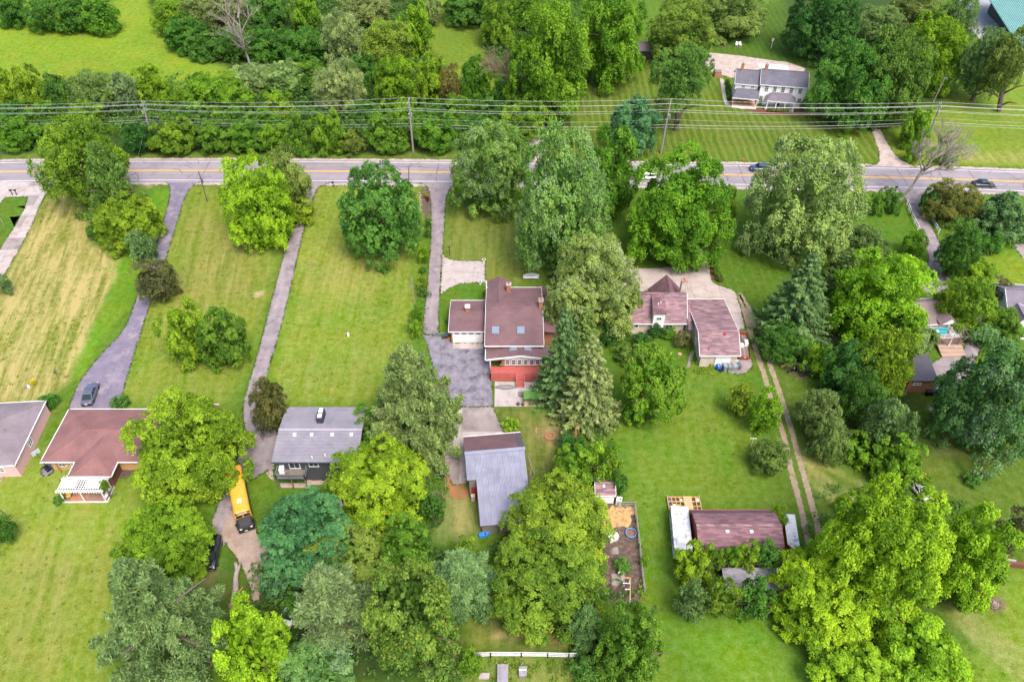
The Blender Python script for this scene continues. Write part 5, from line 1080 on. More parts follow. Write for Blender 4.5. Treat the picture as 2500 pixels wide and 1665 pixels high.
# 3 grey roofed house
g=Z(640,980,1853/260); ez=4.9
A_=P(*g(185,1055),ez); B_=P(*g(400,95),ez); yN,yF=A_.y,B_.y; xl=(A_.x+B_.x)/2; W_=12.4
r=thing('grey_house','charcoal house with grey shingle gable roof and raised back deck','house',(xl,yN,0),0); D_=yF-yN; ym=D_*.52; zr=zfor(yN+ym,980+490/7.127)
gable(r,0,W_,0,D_,ez,zr,ym,GREYSID,SH_GRY,.5,gut=False,gm=M('pale_ridge',(.34,.33,.37),None,2,.8))
part('fascia',MB().beam((0,-.06,ez-.08),(W_,-.06,ez-.08),.1,.18),GREYSID,r)
sl=(zr-ez)/(D_-ym); zz=lambda y: zr-(y-ym)*sl if y>ym else zr-(ym-y)*(zr-ez)/ym
SK=M('roof_curb_blue',(.035,.04,.07),None,2,.6)
cx_,cy_=loc_of(r,P(*g(1030,290),zr-.2))[:2]; c_=part('skylight_curb',MB().box((cx_,cy_,zz(cy_)+.45),(.95,2.1,1.5)),SK,r)
for dy,h_ in ((.55,.9),(-.5,.75)): part('skylight',MB().box((cx_,cy_+dy,zz(cy_)+1.23),(.62,h_,.06)),WHITE,c_)
for gx_ in (580,877,1230,1565):
    q=loc_of(r,P(*g(gx_,552),zr-.2)); part('roof_vent',MB().box((q.x,ym-.95,zz(ym-.95)+.12),(.45,.45,.3)),WHITE,r)
for p_ in ((860,950),(1090,920)):
    q=loc_of(r,P(*g(*p_),ez+.6)); part('vent_pipe',MB().cyl((q.x,q.y,zz(q.y)-.1),.09,.6,8),WHITE,r)
window(r,9.3,.5,3.6,1.5,1.0,'S',1,0); window(r,9.3,.5,1.3,1.6,1.1,'S',1,0); window(r,5.8,.5,3.8,1.4,1.1,'S',1,0); window(r,3.0,.5,3.6,1.6,1.6,'S',1,0)
# its deck
dz=2.6; q=[P(*g(*p_),dz) for p_ in ((235,1345),(745,1345),(775,1130),(270,1110))]; x0_,x1_=q[0].x+.1,q[1].x; y0_=q[0].y; y1_=yN+.46
r=thing('wooden_deck','raised weathered deck with grey railing behind the grey house','deck',(x0_,y0_,0),0); W2=x1_-x0_; D2_=y1_-y0_
nb=12
for i in range(nb): part('board',MB().box((W2/2,D2_*(i+.5)/nb,dz-.02+random.uniform(0,.012)),(W2,D2_/nb-.02,.05)),WOODOLD,r)
part('deck_frame',MB().box((W2/2,D2_/2,dz-.16),(W2-.05,D2_-.05,.22)),GREYSID,r)
railing(r,[(0,D2_),(0,0),(W2,0),(W2,D2_)],dz,1.0,STEEL,1.7,.14,(1.,.1))
for xx in (.1,W2/2,W2-.1): part('post',MB().box((xx,.1,(dz-.27)/2),(.14,.14,dz-.27)),WOODOLD,r)
solo('grill',MB().box((0,0,.5),(.7,.95,1.0)).box((0,0,1.05),(.5,.75,.12)),M('white_cover',(.75,.74,.74),(.6,.6,.62),3,.7),'white covered grill on the weathered deck','grill',(x0_+.65,y0_+D2_*.72,dz+.015),.15)
c_=P(*g(995,1258),.9); t=thing('air_conditioner','square air conditioning unit by the grey house back wall','air conditioner',(c_.x,c_.y,.03))
part('casing',MB().box((0,0,.42),(.8,.8,.84)),M('ac_metal',(.30,.27,.24),None,3,.5),t); part('fan_guard',MB().ring((0,0,.87),.27,.04,20,6).box((0,0,.86),(.16,.16,.05)),WHITE,t); part('top_rim',MB().box((0,0,.855),(.84,.84,.03)),M('ac_top',(.6,.58,.55),None,3,.5),t)
# 4 brown roofed house with garage
m_=Z(1060,660,2221/340)
ez=4.2; NL=P(*m_(805,1205),ez); FL=P(*m_(828,300),ez); xl=NL.x; yN=NL.y; yF=P(*m_(1400,275),ez).y; W_=9.9
r=thing('brown_house','brown shingled house with brick chimneys, skylights and a white-windowed sunroom','house',(xl,yN,0),0); D_=yF-yN
vr=660+548/6.532; ym=D_*.60; zr=zfor(yN+ym,vr)
gable(r,0,W_,0,D_,ez,zr,ym,BRICK,SH_BRN,.45)
sl=(zr-ez)/ym; zz=lambda y: ez+y*sl if y<ym else zr-(y-ym)*(zr-ez)/(D_-ym)
# far cross gable
ax_=loc_of(r,P(*m_(1032,490),zr-.1)).x; yo=yF-yN+1.9; hw=ax_-0.0
S=MB(); ze2=ez-.1; S.slab([(ax_-hw,ym+.2,ze2+.0),(ax_-hw,yo,ze2),(ax_,yo,zr-.12),(ax_,ym,zr-.12)],.16); S.slab([(ax_,ym,zr-.12),(ax_,yo,zr-.12),(ax_+hw,yo,ze2),(ax_+hw,ym+.2,ze2)],.16); rf=part('cross_gable_roof',S,SH_BRN,r)
part('ridge_cap',MB().beam((ax_,ym,zr-.08),(ax_,yo,zr-.08),.3,.07),SH_BRN,rf)
part('gutter',MB().beam((-.07,D_-.4,ez-.1),(-.07,yo,ez-.1),.12,.15),WHITE,r)
W=MB(); W.prism([(.4,D_-.6),(2*hw-.4,D_-.6),(2*hw-.4,yo-.35),(.4,yo-.35)],0,ez-.1); W.add([(.4,yo-.36,ez-.1),(2*hw-.4,yo-.36,ez-.1),(hw,yo-.36,zr-.4)],[(0,2,1)]); part('cross_gable_wall',W,BRICK,r)
q=loc_of(r,P(*m_(1190,335),zr-.8)); chimney(r,q.x,q.y,zz(q.y)-.5,zz(q.y)+1.7,.75,.75,BRICK)
q=loc_of(r,P(*m_(1700,615),zr-.5)); chimney(r,q.x,ym-.6,zr-1.3,zr+1.5,.7,.9,BRICK)
for p_ in ((978,965),(1383,965)):
    q=loc_of(r,P(*m_(*p_),ez+1.)); zy=zz(q.y); q=loc_of(r,P(*m_(*p_),zy)); skylight(r,q.x,q.y,zz(q.y)+.02,1.25,1.55,sl)
# right wing under the trees
rf=part('right_wing_roof',MB().slab([(W_-.4,4.,ez-.3),(W_+3.4,4.5,2.9),(W_+3.4,D_+1,2.9),(W_-.4,D_+1.2,ez-.3)],.16),SH_BRN,r); part('right_wing_wall',MB().prism([(W_-.5,5.),(W_+3.,5.2),(W_+3.,D_+.4),(W_-.5,D_+.4)],0,2.8),BRICK,r)
# sunroom with low gable towards the deck
ez3=3.05; L1_=loc_of(r,P(*m_(820,1425),ez3)); L2_=loc_of(r,P(*m_(822,1220),ez3+.2)); ap=loc_of(r,P(*m_(1378,1362),ez3+.95)); ys=L1_.y; zr3=zfor(yN+ys,660+1362/6.532)
hw3=ap.x-L1_.x; ye=.6; S=MB(); S.slab([(L1_.x,ys,ez3),(ap.x,ys,zr3),(ap.x,3.3,zr3+.0),(L1_.x,ye,ez3)],.15); S.slab([(ap.x,ys,zr3),(ap.x+hw3,ys,ez3),(ap.x+hw3,ye,ez3),(ap.x,3.3,zr3)],.15); rf=part('sunroom_roof',S,SH_BRN,r)
part('ridge_cap',MB().beam((ap.x,ys,zr3+.03),(ap.x,2.6,zr3+.03),.3,.06),SH_BRN,rf)
for s in (-1,1): part('barge_board',MB().beam((ap.x,ys-.05,zr3-.1),(ap.x+s*hw3,ys-.05,ez3-.1),.1,.3),WHITE,r)
part('gutter',MB().beam((L1_.x-.07,ys,ez3-.08),(L1_.x-.07,ye,ez3-.08),.12,.14),WHITE,r)
slx=(zr3-ez3)/hw3
for p_,sg in (((1258,1262),1),((1498,1262),-1)):
    q=loc_of(r,P(*m_(*p_),zr3-.35)); skylight(r,q.x,q.y,ez3+(hw3-abs(q.x-ap.x))*slx+.02,1.2,.95,slx*sg,ax='y')
wx0=loc_of(r,P(*m_(1075,1450),2)).x; wx1=ap.x+hw3-.3; fz=1.0; wy=ys+.55
part('sunroom_wall',MB().prism([(wx0,wy),(wx1,wy),(wx1,0.4),(wx0,.4)],.0,ez3-.15),BRICK,r); part('gable_wall',MB().add([(wx0,wy-.01,ez3-.2),(wx1,wy-.01,ez3-.2),(ap.x,wy-.01,zr3-.25)],[(0,1,2)]),WHITE,r)
part('white_band',MB().box(((wx0+.35+wx1)/2,wy-.04,ez3-.2),(wx1-wx0-.35,.1,.4)),WHITE,r)
nw=8; ww=(wx1-wx0-.6)/nw
for i in range(nw): window(r,wx0+.5+ww*(i+.5),wy-.02,1.95,ww-.12,1.25,'S',0,1,fw=.13)
part('porch_post',MB().box((L1_.x+.75,ys+.15,1.5),(.16,.16,3.)),WHITE,r)
# garage
ez=2.8; q=[P(*m_(*p_),ez) for p_ in ((228,975),(808,980),(828,485),(252,480))]; yN2,yF2=(q[0].y+q[1].y)/2,(q[2].y+q[3].y)/2; xg=q[0].x; Wg=xl-xg+.25
rg=thing('garage','brown roofed brick garage with wide white door','garage',(xg,yN2,0),0); Dg=yF2-yN2; ymg=Dg*.6; zrg=zfor(yN2+ymg,660+630/6.532)
gable(rg,0,Wg,0,Dg,ez,zrg,ymg,BRICK,SH_BRN,.35)
dr=part('garage_door',MB().box((Wg*.49,.30,1.25),(Wg*.80,.14,2.4)),WHITE,rg)
for j in range(4): part('door_panel',MB().box((Wg*.49,.21,.35+.6*j),(Wg*.78,.05,.55)),WHITE,dr)
for j in range(4): part('door_window',MB().box((Wg*(.21+.187*j),.18,2.17),(.8,.03,.26)),GLASS,dr)
part('apron',MB().box((Wg*.49,-.55,.02),(Wg*.80,1.7,.04)),CONC,rg); q=loc_of(rg,P(*m_(533,650),zrg)); chimney(rg,q.x,ymg-.15,zrg-.6,zrg+.9,.75,.75,BRICK,WHITE)
# red deck
q=[P(*Q3(*p_),1.0) for p_ in ((110,440),(830,440))]; fz=1.0; A_=P(*Q3(108,440),.3); B_=P(*Q3(105,130),fz); yD0=P(*Q3(300,452),0).y+.15; yD1=yN+ys+.5; xD0=P(*Q3(110,400),fz).x; xD1=xD0+8.6
r2=thing('red_deck','red painted deck with low railing and steps behind the sunroom','deck',(xD0,yD0,0),0); Wd,Dd=xD1-xD0,yD1-yD0
nb=16
for i in range(nb): part('board',MB().box((Wd/2,Dd*(i+.5)/nb,fz-.03+random.uniform(0,.008)),(Wd,Dd/nb-.015,.06)),DECKR2 if i%3 else M('red_deck_board',(.40,.092,.08),None,1,.65) ,r2)
part('skirt',MB().box((Wd/2,.03,fz/2-.05),(Wd,.06,fz-.1)).box((.03,Dd/2,fz/2-.05),(.06,Dd,fz-.1)),DECKR,r2)
sx=loc_of(r2,P(*Q3(565,430),fz)).x; railing(r2,[(.05,Dd*.95),(.05,.05),(sx-.75,.05)],fz,.85,DECKR2,1.5,.16,(1.,.12)); railing(r2,[(sx+.75,.05),(Wd,.05)],fz,.85,DECKR2,1.5,.16,(1.,.12))
for i in range(5): part('step',MB().box((sx,-.15-.3*i,fz-.17*(i+1)),(1.25,.32,.06)),DECKR2,r2)
for s in (-1,1): R=MB(); R.beam((sx+s*.66,.05,fz+.85),(sx+s*.66,-1.5,.95),.07,.09); R.box((sx+s*.66,-1.5,.5),(.09,.09,1.)); R.beam((sx+s*.66,.0,fz-.15),(sx+s*.66,-1.6,.1),.06,.25); part('stair_rail',R,DECKR2,r2)
# 5 mottled pink roofed house
n_=Z(1500,640,1946/360); ez=2.8
NL=P(*n_(190,810),ez); NR=P(*n_(955,815),ez); yN=(NL.y+NR.y)/2; xl=NL.x; W_=NR.x-NL.x+.1; vr=640+410/5.406; hd=3.9; zr=zfor(yN+hd,vr)
r=thing('stone_house','pale stone house with steep mottled pink shingle roof and dormer','house',(xl,yN,0),0)
gable(r,0,W_,0,2*hd,ez,zr,hd,STONE,SH_PNK,.4); sl=(zr-ez)/hd
for p_ in ((250,815),): window(r,1.2,.4,2.0,1.2,1.0,'S',1,0)
window(r,7.2,.4,1.6,1.4,1.2,'S',1,0)
dm=[loc_of(r,P(*n_(*p_),z_)) for p_,z_ in (((515,680),zr-1.1),((690,680),zr-1.1),((590,430),zr-.1))]
dx0,dx1=dm[0].x,dm[1].x; dy=dm[0].y; dz0=ez+dy*sl; zt=zr-1.05; dcx=(dx0+dx1)/2
W=MB(); W.hexa([(dx0+.15,dy+.1,dz0-.5),(dx1-.15,dy+.1,dz0-.5),(dx1-.15,hd,dz0-.5),(dx0+.15,hd,dz0-.5),(dx0+.15,dy+.1,zt-.1),(dx1-.15,dy+.1,zt-.1),(dx1-.15,hd,zr-.2),(dx0+.15,hd,zr-.2)]); dw=part('dormer',W,WHITESID,r)
part('dormer_roof',MB().slab([(dx0,dy-.15,zt-.03),(dx1,dy-.15,zt-.03),(dx1,hd-.05,zr+.03),(dx0,hd-.05,zr+.03)],.14),SH_MAR,dw)
window(r,dcx-.45*0,dy+.1,(zt+dz0)/2+.15,.95,.75,'S',1,0)
for p_ in ((580,558),(612,538)): q=loc_of(r,P(*n_(*p_),zr-.5)); part('vent_pipe',MB().cyl((q.x,q.y,zr-1.0),.1,.75,8),WHITE,r)
RST=M('red_stain',(.42,.03,.03),None,2,.7)
# north gable wing
yo=2*hd+1.5; ax_=loc_of(r,P(*n_(725,300),zr)).x; hw=3.1; S=MB(); S.slab([(ax_-hw,hd+1.2,ez+.1),(ax_,hd+.3,zr-.12),(ax_,yo,zr-.12),(ax_-hw,yo,ez+.1)],.16); S.slab([(ax_,hd+.3,zr-.12),(ax_+hw,hd+1.2,ez+.1),(ax_+hw,yo,ez+.1),(ax_,yo,zr-.12)],.16); part('north_gable_roof',S,SH_MAR,r)
W=MB(); W.prism([(ax_-hw+.4,hd+2),(ax_+hw-.4,hd+2),(ax_+hw-.4,yo-.4),(ax_-hw+.4,yo-.4)],0,ez); W.add([(ax_-hw+.4,yo-.4,ez),(ax_+hw-.4,yo-.4,ez),(ax_,yo-.4,zr-.35)],[(0,2,1)]); part('north_gable_wall',W,STONE,r)
q=loc_of(r,P(*n_(950,400),zr-1)); chimney(r,W_-.35,hd+1.7,0,zr+1.5,1.0,.9,STONE,BRICK,2)
# breezeway and garage of the same house
ez=2.9; q=[P(*n_(*p_),ez) for p_ in ((1140,1235),(1650,1235),(1470,490),(1075,488))]; yN3=q[0].y; yF3=q[2].y; x3=q[0].x-.15; W3=q[1].x-q[0].x+.35
vr3=640+910/5.406; zr3=5.1; yr3=P(1700,vr3,zr3).y-yN3
r3=thing('stone_house_garage','saltbox garage wing with mottled pink shingles','garage',(x3,yN3,0),0)
gable(r3,0,W3,0,yF3-yN3,ez,zr3,yr3,STONE,SH_PNK,.35,gut=True)
xb0=xl+W_-x3+.05; 
gd=part('garage_door',MB().box((W3*.60,.28,1.2),(2.6,.12,2.3)),WHITE,r3)
for j in range(4): part('door_panel',MB().box((W3*.60,.20,.35+.56*j),(2.5,.05,.5)),WHITE,gd)
window(r3,.35,5,1.6,1.0,1.0,'W'); q=loc_of(r3,P(*n_(1460,950),zr3-.2)); part('roof_vent',MB().box((q.x,yr3-.5,zr3-.15),(.4,.4,.3)),RST,r3); q=loc_of(r3,P(*n_(1243,1160),ez+.4)); part('vent_pipe',MB().cyl((q.x,q.y,ez+.2),.1,.7,8),RST,r3)
yb=loc_of(r3,P(*n_(960,900),2.6)).y; yt=yF3-yN3-.3; zb_=4.6; S=MB(); ybr=yb+1.6
S.slab([(xb0,yb,2.65),(.05,yb,2.65),(.05,ybr,3.5),(xb0,ybr,3.5)],.14); S.slab([(xb0,ybr,3.5),(.05,ybr,3.5),(.05,ybr+4.2,zb_-.4),(xb0,ybr+4.2,zb_-.4)],.14); S.slab([(xb0,ybr+4.2,zb_-.4),(.05,ybr+4.2,zb_-.4),(.05,yt,3.0),(xb0,yt,3.0)],.14); part('breezeway_roof',S,SH_PNK,r3)
part('breezeway_wall',MB().prism([(xb0-.1,yb+2.),(.3,yb+2.),(.3,yt-.5),(xb0-.1,yt-.5)],0,2.75),STONE,r3)
# 6 house at the right with deck
z8=Z(2200,680,1232/220); zr=4.9; ez=3.2
A_=P(*z8(485,305),zr); B_=P(*z8(680,300),zr)
r=thing('taupe_house','taupe roofed house with white gable porch half hidden by trees','house',(A_.x,A_.y,0),math.radians(4))
gable(r,-5,B_.x-A_.x+.2,-4.2,2.6,ez,zr,0,WHITESID,SH_TPE,.3)
gy_=loc_of(r,P(*z8(585,575),zr-.3)).y; gx2=loc_of(r,P(*z8(585,575),zr-.3)).x*.0+.6; hw=1.7; S=MB(); S.slab([(gx2-hw,.0,zr-1.3),(gx2,.0,zr+.02),(gx2,gy_,zr+.02),(gx2-hw,gy_,zr-1.3)],.14); S.slab([(gx2,0,zr+.02),(gx2+hw,0,zr-1.3),(gx2+hw,gy_,zr-1.3),(gx2,gy_,zr+.02)],.14); part('gable_porch_roof',S,SH_TPE,r)
part('gable_front',MB().add([(gx2-hw,gy_+.05,zr-1.35),(gx2+hw,gy_+.05,zr-1.35),(gx2,gy_+.05,zr-.05),(gx2-hw,gy_+.25,zr-1.35),(gx2+hw,gy_+.25,zr-1.35),(gx2,gy_+.25,zr-.05)],[(0,1,2),(5,4,3),(0,3,4,1),(1,4,5,2),(2,5,3,0)]),WHITE,r)
part('gable_wall',MB().box((gx2,gy_+2.6,1.7),(3.2,2.0,3.4)),WHITESID,r); part('right_low_roof',MB().slab([(B_.x-A_.x-.2,-.9,3.6),(B_.x-A_.x+1.7,-1.6,3.1),(B_.x-A_.x+1.7,-5.6,2.7),(B_.x-A_.x-.6,-5.3,3.0)],.14),SH_TPE,r)
part('right_low_wall',MB().prism([(1.2,-4.9),(B_.x-A_.x+1.4,-5.2),(B_.x-A_.x+1.4,-1.9),(1.2,-1.9)],0,2.7),WHITESID,r)
chimney(r,B_.x-A_.x-.3,1.6,3,zr+.8,1.4,.6,BRICK)
c1=P(*z8(590,720),2.9)
d_=thing('porch_deck','small white railed deck with brown floor under the white gable','deck',(c1.x-.7,c1.y-.6,0),math.radians(4))
part('floor',MB().box((0,.2,2.5),(3.4,2.4,.14)),M('brown_deck',(.22,.09,.055),None,2,.7),d_); railing(d_,[(-1.7,1.4),(-1.7,-1.),(1.7,-1.),(1.7,1.4)],2.57,1.0,WHITE,1.7,.0,(1.,.5,.12))
for sx in(-1.6,1.6): part('post',MB().box((sx,-.9,1.2),(.16,.16,2.4)),WHITE,d_)
TEAL=M('teal_fabric',(.03,.30,.34),None,2,.8)
s_=thing('outdoor_sofa','teal cushioned sofa on the white railed deck','sofa',(c1.x-.7,c1.y-.3,2.57),math.radians(4)); part('seat',MB().box((0,0,.3),(2.2,.7,.35)),TEAL,s_); part('backrest',MB().box((0,.38,.6),(2.2,.16,.6)),TEAL,s_); part('cushion',MB().box((-.7,.1,.55),(.5,.4,.2)),WHITE,s_)
c2=P(*z8(700,940),1.0); t=thing('terrace_steps','wide tan stone steps below the porch terrace','steps',(c2.x,c2.y-.6,0),0)
for i in range(3): part('step',MB().box((0,-.5+.85*i,.17*(i+1)),(4.2,.8,.34)),M('tan_step',(.36,.25,.19),None,1,.85),t)
part('terrace',MB().box((.3,3.4,.45),(5.0,3.2,.2)),M('terrace_brown',(.17,.105,.09),(.12,.08,.07),1,.85),t)
t=thing('timber_pergola','bare brown timber frame beside the taupe house','pergola',tuple(P(*z8(800,880),0)),math.radians(10))
for i in range(5): part('rafter',MB().beam((-1.3+.7*i,2.2,2.9),(-1.3+.7*i,-1.2,2.5),.08,.14),WOODOLD,t)
for yy,hh in ((-1.,2.4),(2.,2.8)): part('beam',MB().box((.1,yy,hh),(3.2,.1,.18)),WOODOLD,t)
for xx in (-1.3,1.5):
    for yy in (-1.,2.): part('post',MB().box((xx,yy,1.15),(.12,.12,2.3)),WOODOLD,t)
part('brace',MB().beam((-1.3,-1,1.2),(.4,-1,2.4),.08,.1),WOODOLD,t)
c1=P(*z8(205,1395),3.0); c2=P(*z8(515,1400),3.0); c3=P(*z8(490,1090),3.0)
r=thing('brick_outbuilding','low orange brick outbuilding with dark grey roof beyond the boundary trees','outbuilding',(c1.x,c1.y,0),0); L=c2.x-c1.x; D_=c3.y-c1.y
part('roof',MB().slab([(-1,-.1,3.0),(L,-.1,3.0),(L,D_,3.9),(-1,D_,3.9)],.2),M('dark_roll_roof',(.085,.08,.10),(.065,.062,.08),.8,.8),r); part('wall',MB().prism([(-.8,.2),(L-.2,.2),(L-.2,D_-.1),(-.8,D_-.1)],0,2.95),BRICK,r); part('ridge_edge',MB().slab([(-1.5,D_,3.9),(L,D_,3.9),(L-1.,D_+1.4,3.3),(-1.5,D_+1.4,3.3)],.2),M('slate_edge',(.16,.17,.19),None,1,.8),r)
window(r,.6,.2,2.0,1.3,.5,'S',1,0)
for i in range(3): solo('bin',MB().cyl((0,0,0),.32,.95,10,.36).box((0,0,1.0),(.7,.7,.1)),BLACK,('left','middle','right')[i]+' black bin along the orange brick wall','bin',(c1.x+2.6+.85*i,c1.y-.45,0),.2*i)
# 7 white farmhouse
w_=Z(1720,100,2355/320); ez=5.6
NL=P(*w_(1003,787),ez); NR=P(*w_(1870,853),ez); ang=math.atan2((NR-NL).y,(NR-NL).x)
r=thing('farmhouse','white two-storey farmhouse with dark slate roof and brick chimneys','house',(NL.x,NL.y,0),ang); W_=(NR-NL).length
hd=4.3; vr=100+505/7.36; rp=NL+Vector((-math.sin(ang),math.cos(ang),0))*hd; zr=zfor(rp.y,vr)
gable(r,0,W_,0,2*hd,ez,zr,hd,WHITESID,SH_DKG,.25,gut=True)
wy=.25
for i,gx_ in enumerate((1115,1262,1405,1553,1708)):
    q=loc_of(r,P(*w_(gx_,860),4.5)); window(r,q.x,wy,4.55,.95,1.55,'S',1,2)
window(r,W_-1.4,wy,1.9,1.0,1.6,'S',1,2); window(r,.9,wy,1.9,1.0,1.5,'S',1,2)
# left two-storey part
xL=loc_of(r,P(*w_(540,690),4.9)).x; gable(r,xL,-.0,.9,2*hd-.6,4.9,zr-.55,hd+.1,WHITESID,SH_DKG,.25)
for gx_ in (697,858): q=loc_of(r,P(*w_(gx_,725),4.4)); window(r,q.x,1.15,4.25,.85,.8,'S',1,1)
window(r,xL+.25,hd,4.6,.8,1.3,'W'); window(r,xL+.25,hd-1,1.8,.8,1.5,'W')
chimney(r,xL+1.5,hd+.1,zr-1.2,zr+1.1,.7,.75,BRICK,CONCP); chimney(r,1.2,hd,zr-.8,zr+1.35,.75,.75,BRICK,CONCP)
# left porch
px0=xL-.1; px1=-.1; py=-2.6; S=MB(); a,b_,c_,d_=(px0-.2,py,2.75),(px1+.2,py,2.75),(px1+.2,1.1,3.75),(px0+.9,1.1,3.75)
S.slab([a,b_,c_,d_],.13); S.slab([(px0-.2,1.1,2.75),a,d_],.13); part('porch_roof',S,SH_DKG,r); part('gutter',MB().beam((px0-.2,py-.06,2.68),(px1+.2,py-.06,2.68),.12,.16),WHITE,r)
part('porch_floor',MB().box(((px0+px1)/2,(py+.2+1.1)/2,.25),(px1-px0-.2,.9-py,.5)),M('porch_wood',(.42,.25,.15),(.34,.19,.12),2,.7),r); part('porch_skirt',MB().box(((px0+px1)/2,py+.22,.25),(px1-px0,.06,.52)),WHITE,r)
for xx in (px0+.15,px1-.15): part('column',MB().box((xx,py+.35,1.55),(.14,.14,2.2)),WOOD if xx<px0+1 else WHITE,r)
q=MB(); part('porch_wall',MB().box(((px0+px1)/2,1.12,1.6),(px1-px0-.3,.04,2.2)),WHITESID,r); window(r,-1.4,1.1,1.6,.9,.9,'S',1,1)
q=r.matrix_basis; 
def wpt(root,x,y,z=0): return root.matrix_basis@Vector((x,y,z))
bpy.context.view_layer.update()
b0=wpt(r,px0+1.6,.2,.5); t=thing('porch_bench','brown wooden bench on the left farmhouse porch','bench',tuple(b0),ang+.1); part('seat',MB().box((0,0,.42),(1.4,.5,.08)),WOOD,t); part('backrest',MB().box((0,.25,.75),(1.4,.06,.6)),WOOD,t)
for s in(-1,1): part('leg',MB().box((s*.6,0,.2),(.08,.45,.4)),WOOD,t)
b0=wpt(r,-2.6,.0,.5); t=thing('swing_bench','tan porch swing bench on the left farmhouse porch','bench',tuple(b0),ang); part('seat',MB().box((0,0,.4),(1.1,.6,.08)),WOOD,t); part('backrest',MB().box((0,.3,.7),(1.1,.06,.5)),WOOD,t); part('leg',MB().box((0,0,.18),(.9,.4,.36)),WOOD,t)
# columned porch
cx0=loc_of(r,P(*w_(1120,1060),2.9)).x; cx1=loc_of(r,P(*w_(1640,1060),2.9)).x; py=-2.7; S=MB(); S.slab([(cx0,py,2.85),(cx1,py,2.85),(cx1-1.4,.3,3.75),(cx0+1.4,.3,3.75)],.14); S.slab([(cx0,.3,2.85),(cx0,py,2.85),(cx0+1.4,.3,3.75)],.14); S.slab([(cx1,py,2.85),(cx1,.3,2.85),(cx1-1.4,.3,3.75)],.14); part('columned_porch_roof',S,SH_PGR,r)
part('entablature',MB().box(((cx0+cx1)/2,py+.12,2.62),(cx1-cx0-.1,.2,.3)),WHITE,r)
for i in range(4): part('column',MB().cyl((cx0+.3+(cx1-cx0-.6)*i/3,py+.3,.32),.15,2.2,12,.13).box((cx0+.3+(cx1-cx0-.6)*i/3,py+.3,.4),(.38,.38,.16)),WHITE,r)
part('columned_porch_floor',MB().box(((cx0+cx1)/2,py/2+.15,.16),(cx1-cx0,-py-.1,.32)),CONCP,r)
part('front_door',MB().box(((cx0+cx1)/2-.4,.2,1.4),(1.05,.12,2.1)),BLACK,r); window(r,cx0+.9,.25,1.6,.9,1.3,'S',1,2); window(r,cx1-1.0,.25,1.6,.9,1.3,'S',1,2)
# white shed and brown barn glimpsed behind the farmhouse
c_=P(1972,112); t=thing('white_shed','white walled shed in the shade of the dark garden tree','shed',(c_.x,c_.y,0),.3); gable(t,-2,3,0,4.,2.4,3.5,2.,WHITESID,SH_DKG,.2)
c_=P(1610,148); t=thing('brown_barn','low brown roofed barn glimpsed between the big trees','barn',(c_.x,c_.y,0),0); gable(t,-12,8.,0,6,2.6,4.,3.,M('dark_barn_wall',(.05,.042,.04),None,1,.9),SH_TPE,.3,gut=False)
# 8 metal barn
bz=Z(1110,1040,1150/220); ez=2.9
FL=P(*bz(110,140),ez); FR=P(*bz(860,75),ez); ang=math.atan2((FR-FL).y,(FR-FL).x); zr=5.6; RL=P(*bz(130,350),zr); RR=P(*bz(895,285),zr); NLp=P(*bz(312,1268),2.9); 
r=thing('metal_barn','barn with grey corrugated metal roof and brown shingled far slope','barn',(RL.x,RL.y,0),math.atan2((RR-RL).y,(RR-RL).x)); W_=(RR-RL).length; f_=loc_of(r,FL).y; n0=loc_of(r,NLp); fr_=loc_of(r,FR)
part('far_roof',MB().slab([(.0,0,zr-.04),(W_,0,zr-.04),(W_,f_,ez),(0,f_,ez)],.14),SH_BRN,r); part('patch_panel',MB().slab([(W_-.9,.1,zr-.02),(W_-.02,.1,zr-.02),(W_-.02,f_*.98,ez+.07),(W_-.9,f_*.98,ez+.07)],.05),M('tar_patch',(.09,.08,.09),None,1,.8),r)
part('gutter',MB().beam((0,f_+.06,ez-.06),(W_,f_+.06,ez-.06),.12,.14),WHITE,r)
MET=[M('barn_metal_%d'%i,tuple(x*k for x in (.235,.235,.295)),tuple(x*k for x in (.20,.20,.255)),.6,.45,20,.08,.05,metal=.25,spec=.5,blot=tuple(x*k for x in (.165,.165,.205)),bscale=.35) for i,k in enumerate((.955,1.,1.045))]
xs=n0.x+.15; ncol=9; nrow=11; y_end=n0.y; xr_=W_-.1; zz=lambda y: zr+(y-0)*(zr-2.7)/(0-y_end)
rib={}
def metal_panel(x0,x1,y0,y1,k):
    mb=MB(); n=8; vs=[];fs=[]
    for i in range(n+1):
        f=i/n; h=.035*(i%2); x=x0+(x1-x0)*f
        vs+=[(x,y0,zz(y0)+h),(x,y1,zz(y1)+h)]
    for i in range(n): fs.append((2*i,2*i+2,2*i+3,2*i+1))
    L_=len(vs); vs+=[(x0,y0,zz(y0)-.03),(x1,y0,zz(y0)-.03)]; fs.append((L_,L_+1,2*n,0))
    mb.add(vs,fs); part('panel',mb,random.choice(MET),r)
for i in range(ncol):
    for j in range(nrow):
        xa=xs+(xr_-xs)*i/ncol; xb=xs+(xr_-xs)*(i+1)/ncol; ya=y_end*(j)/nrow; yb=y_end*(j+1)/nrow
        metal_panel(xa+.012,xb-.004,yb-.05 if j<nrow-1 else yb,ya-.02,j)
for i in range(2):
    for j in range(4): xa=xs*i/2; metal_panel(xa,xa+xs/2-.01,y_end*.38*(j+1)/4,y_end*.38*j/4-.02,j)
part('roof_deck',MB().slab([(xs,-.05,zz(0)-.06),(xr_,-.05,zz(0)-.06),(xr_,y_end+.05,zz(y_end)-.06),(xs,y_end+.05,zz(y_end)-.06)],.1).slab([(0,-.05,zz(0)-.06),(xs,-.05,zz(0)-.06),(xs,y_end*.38,zz(y_end*.38)-.06),(0,y_end*.38,zz(y_end*.38)-.06)],.1),WOODOLD,r)
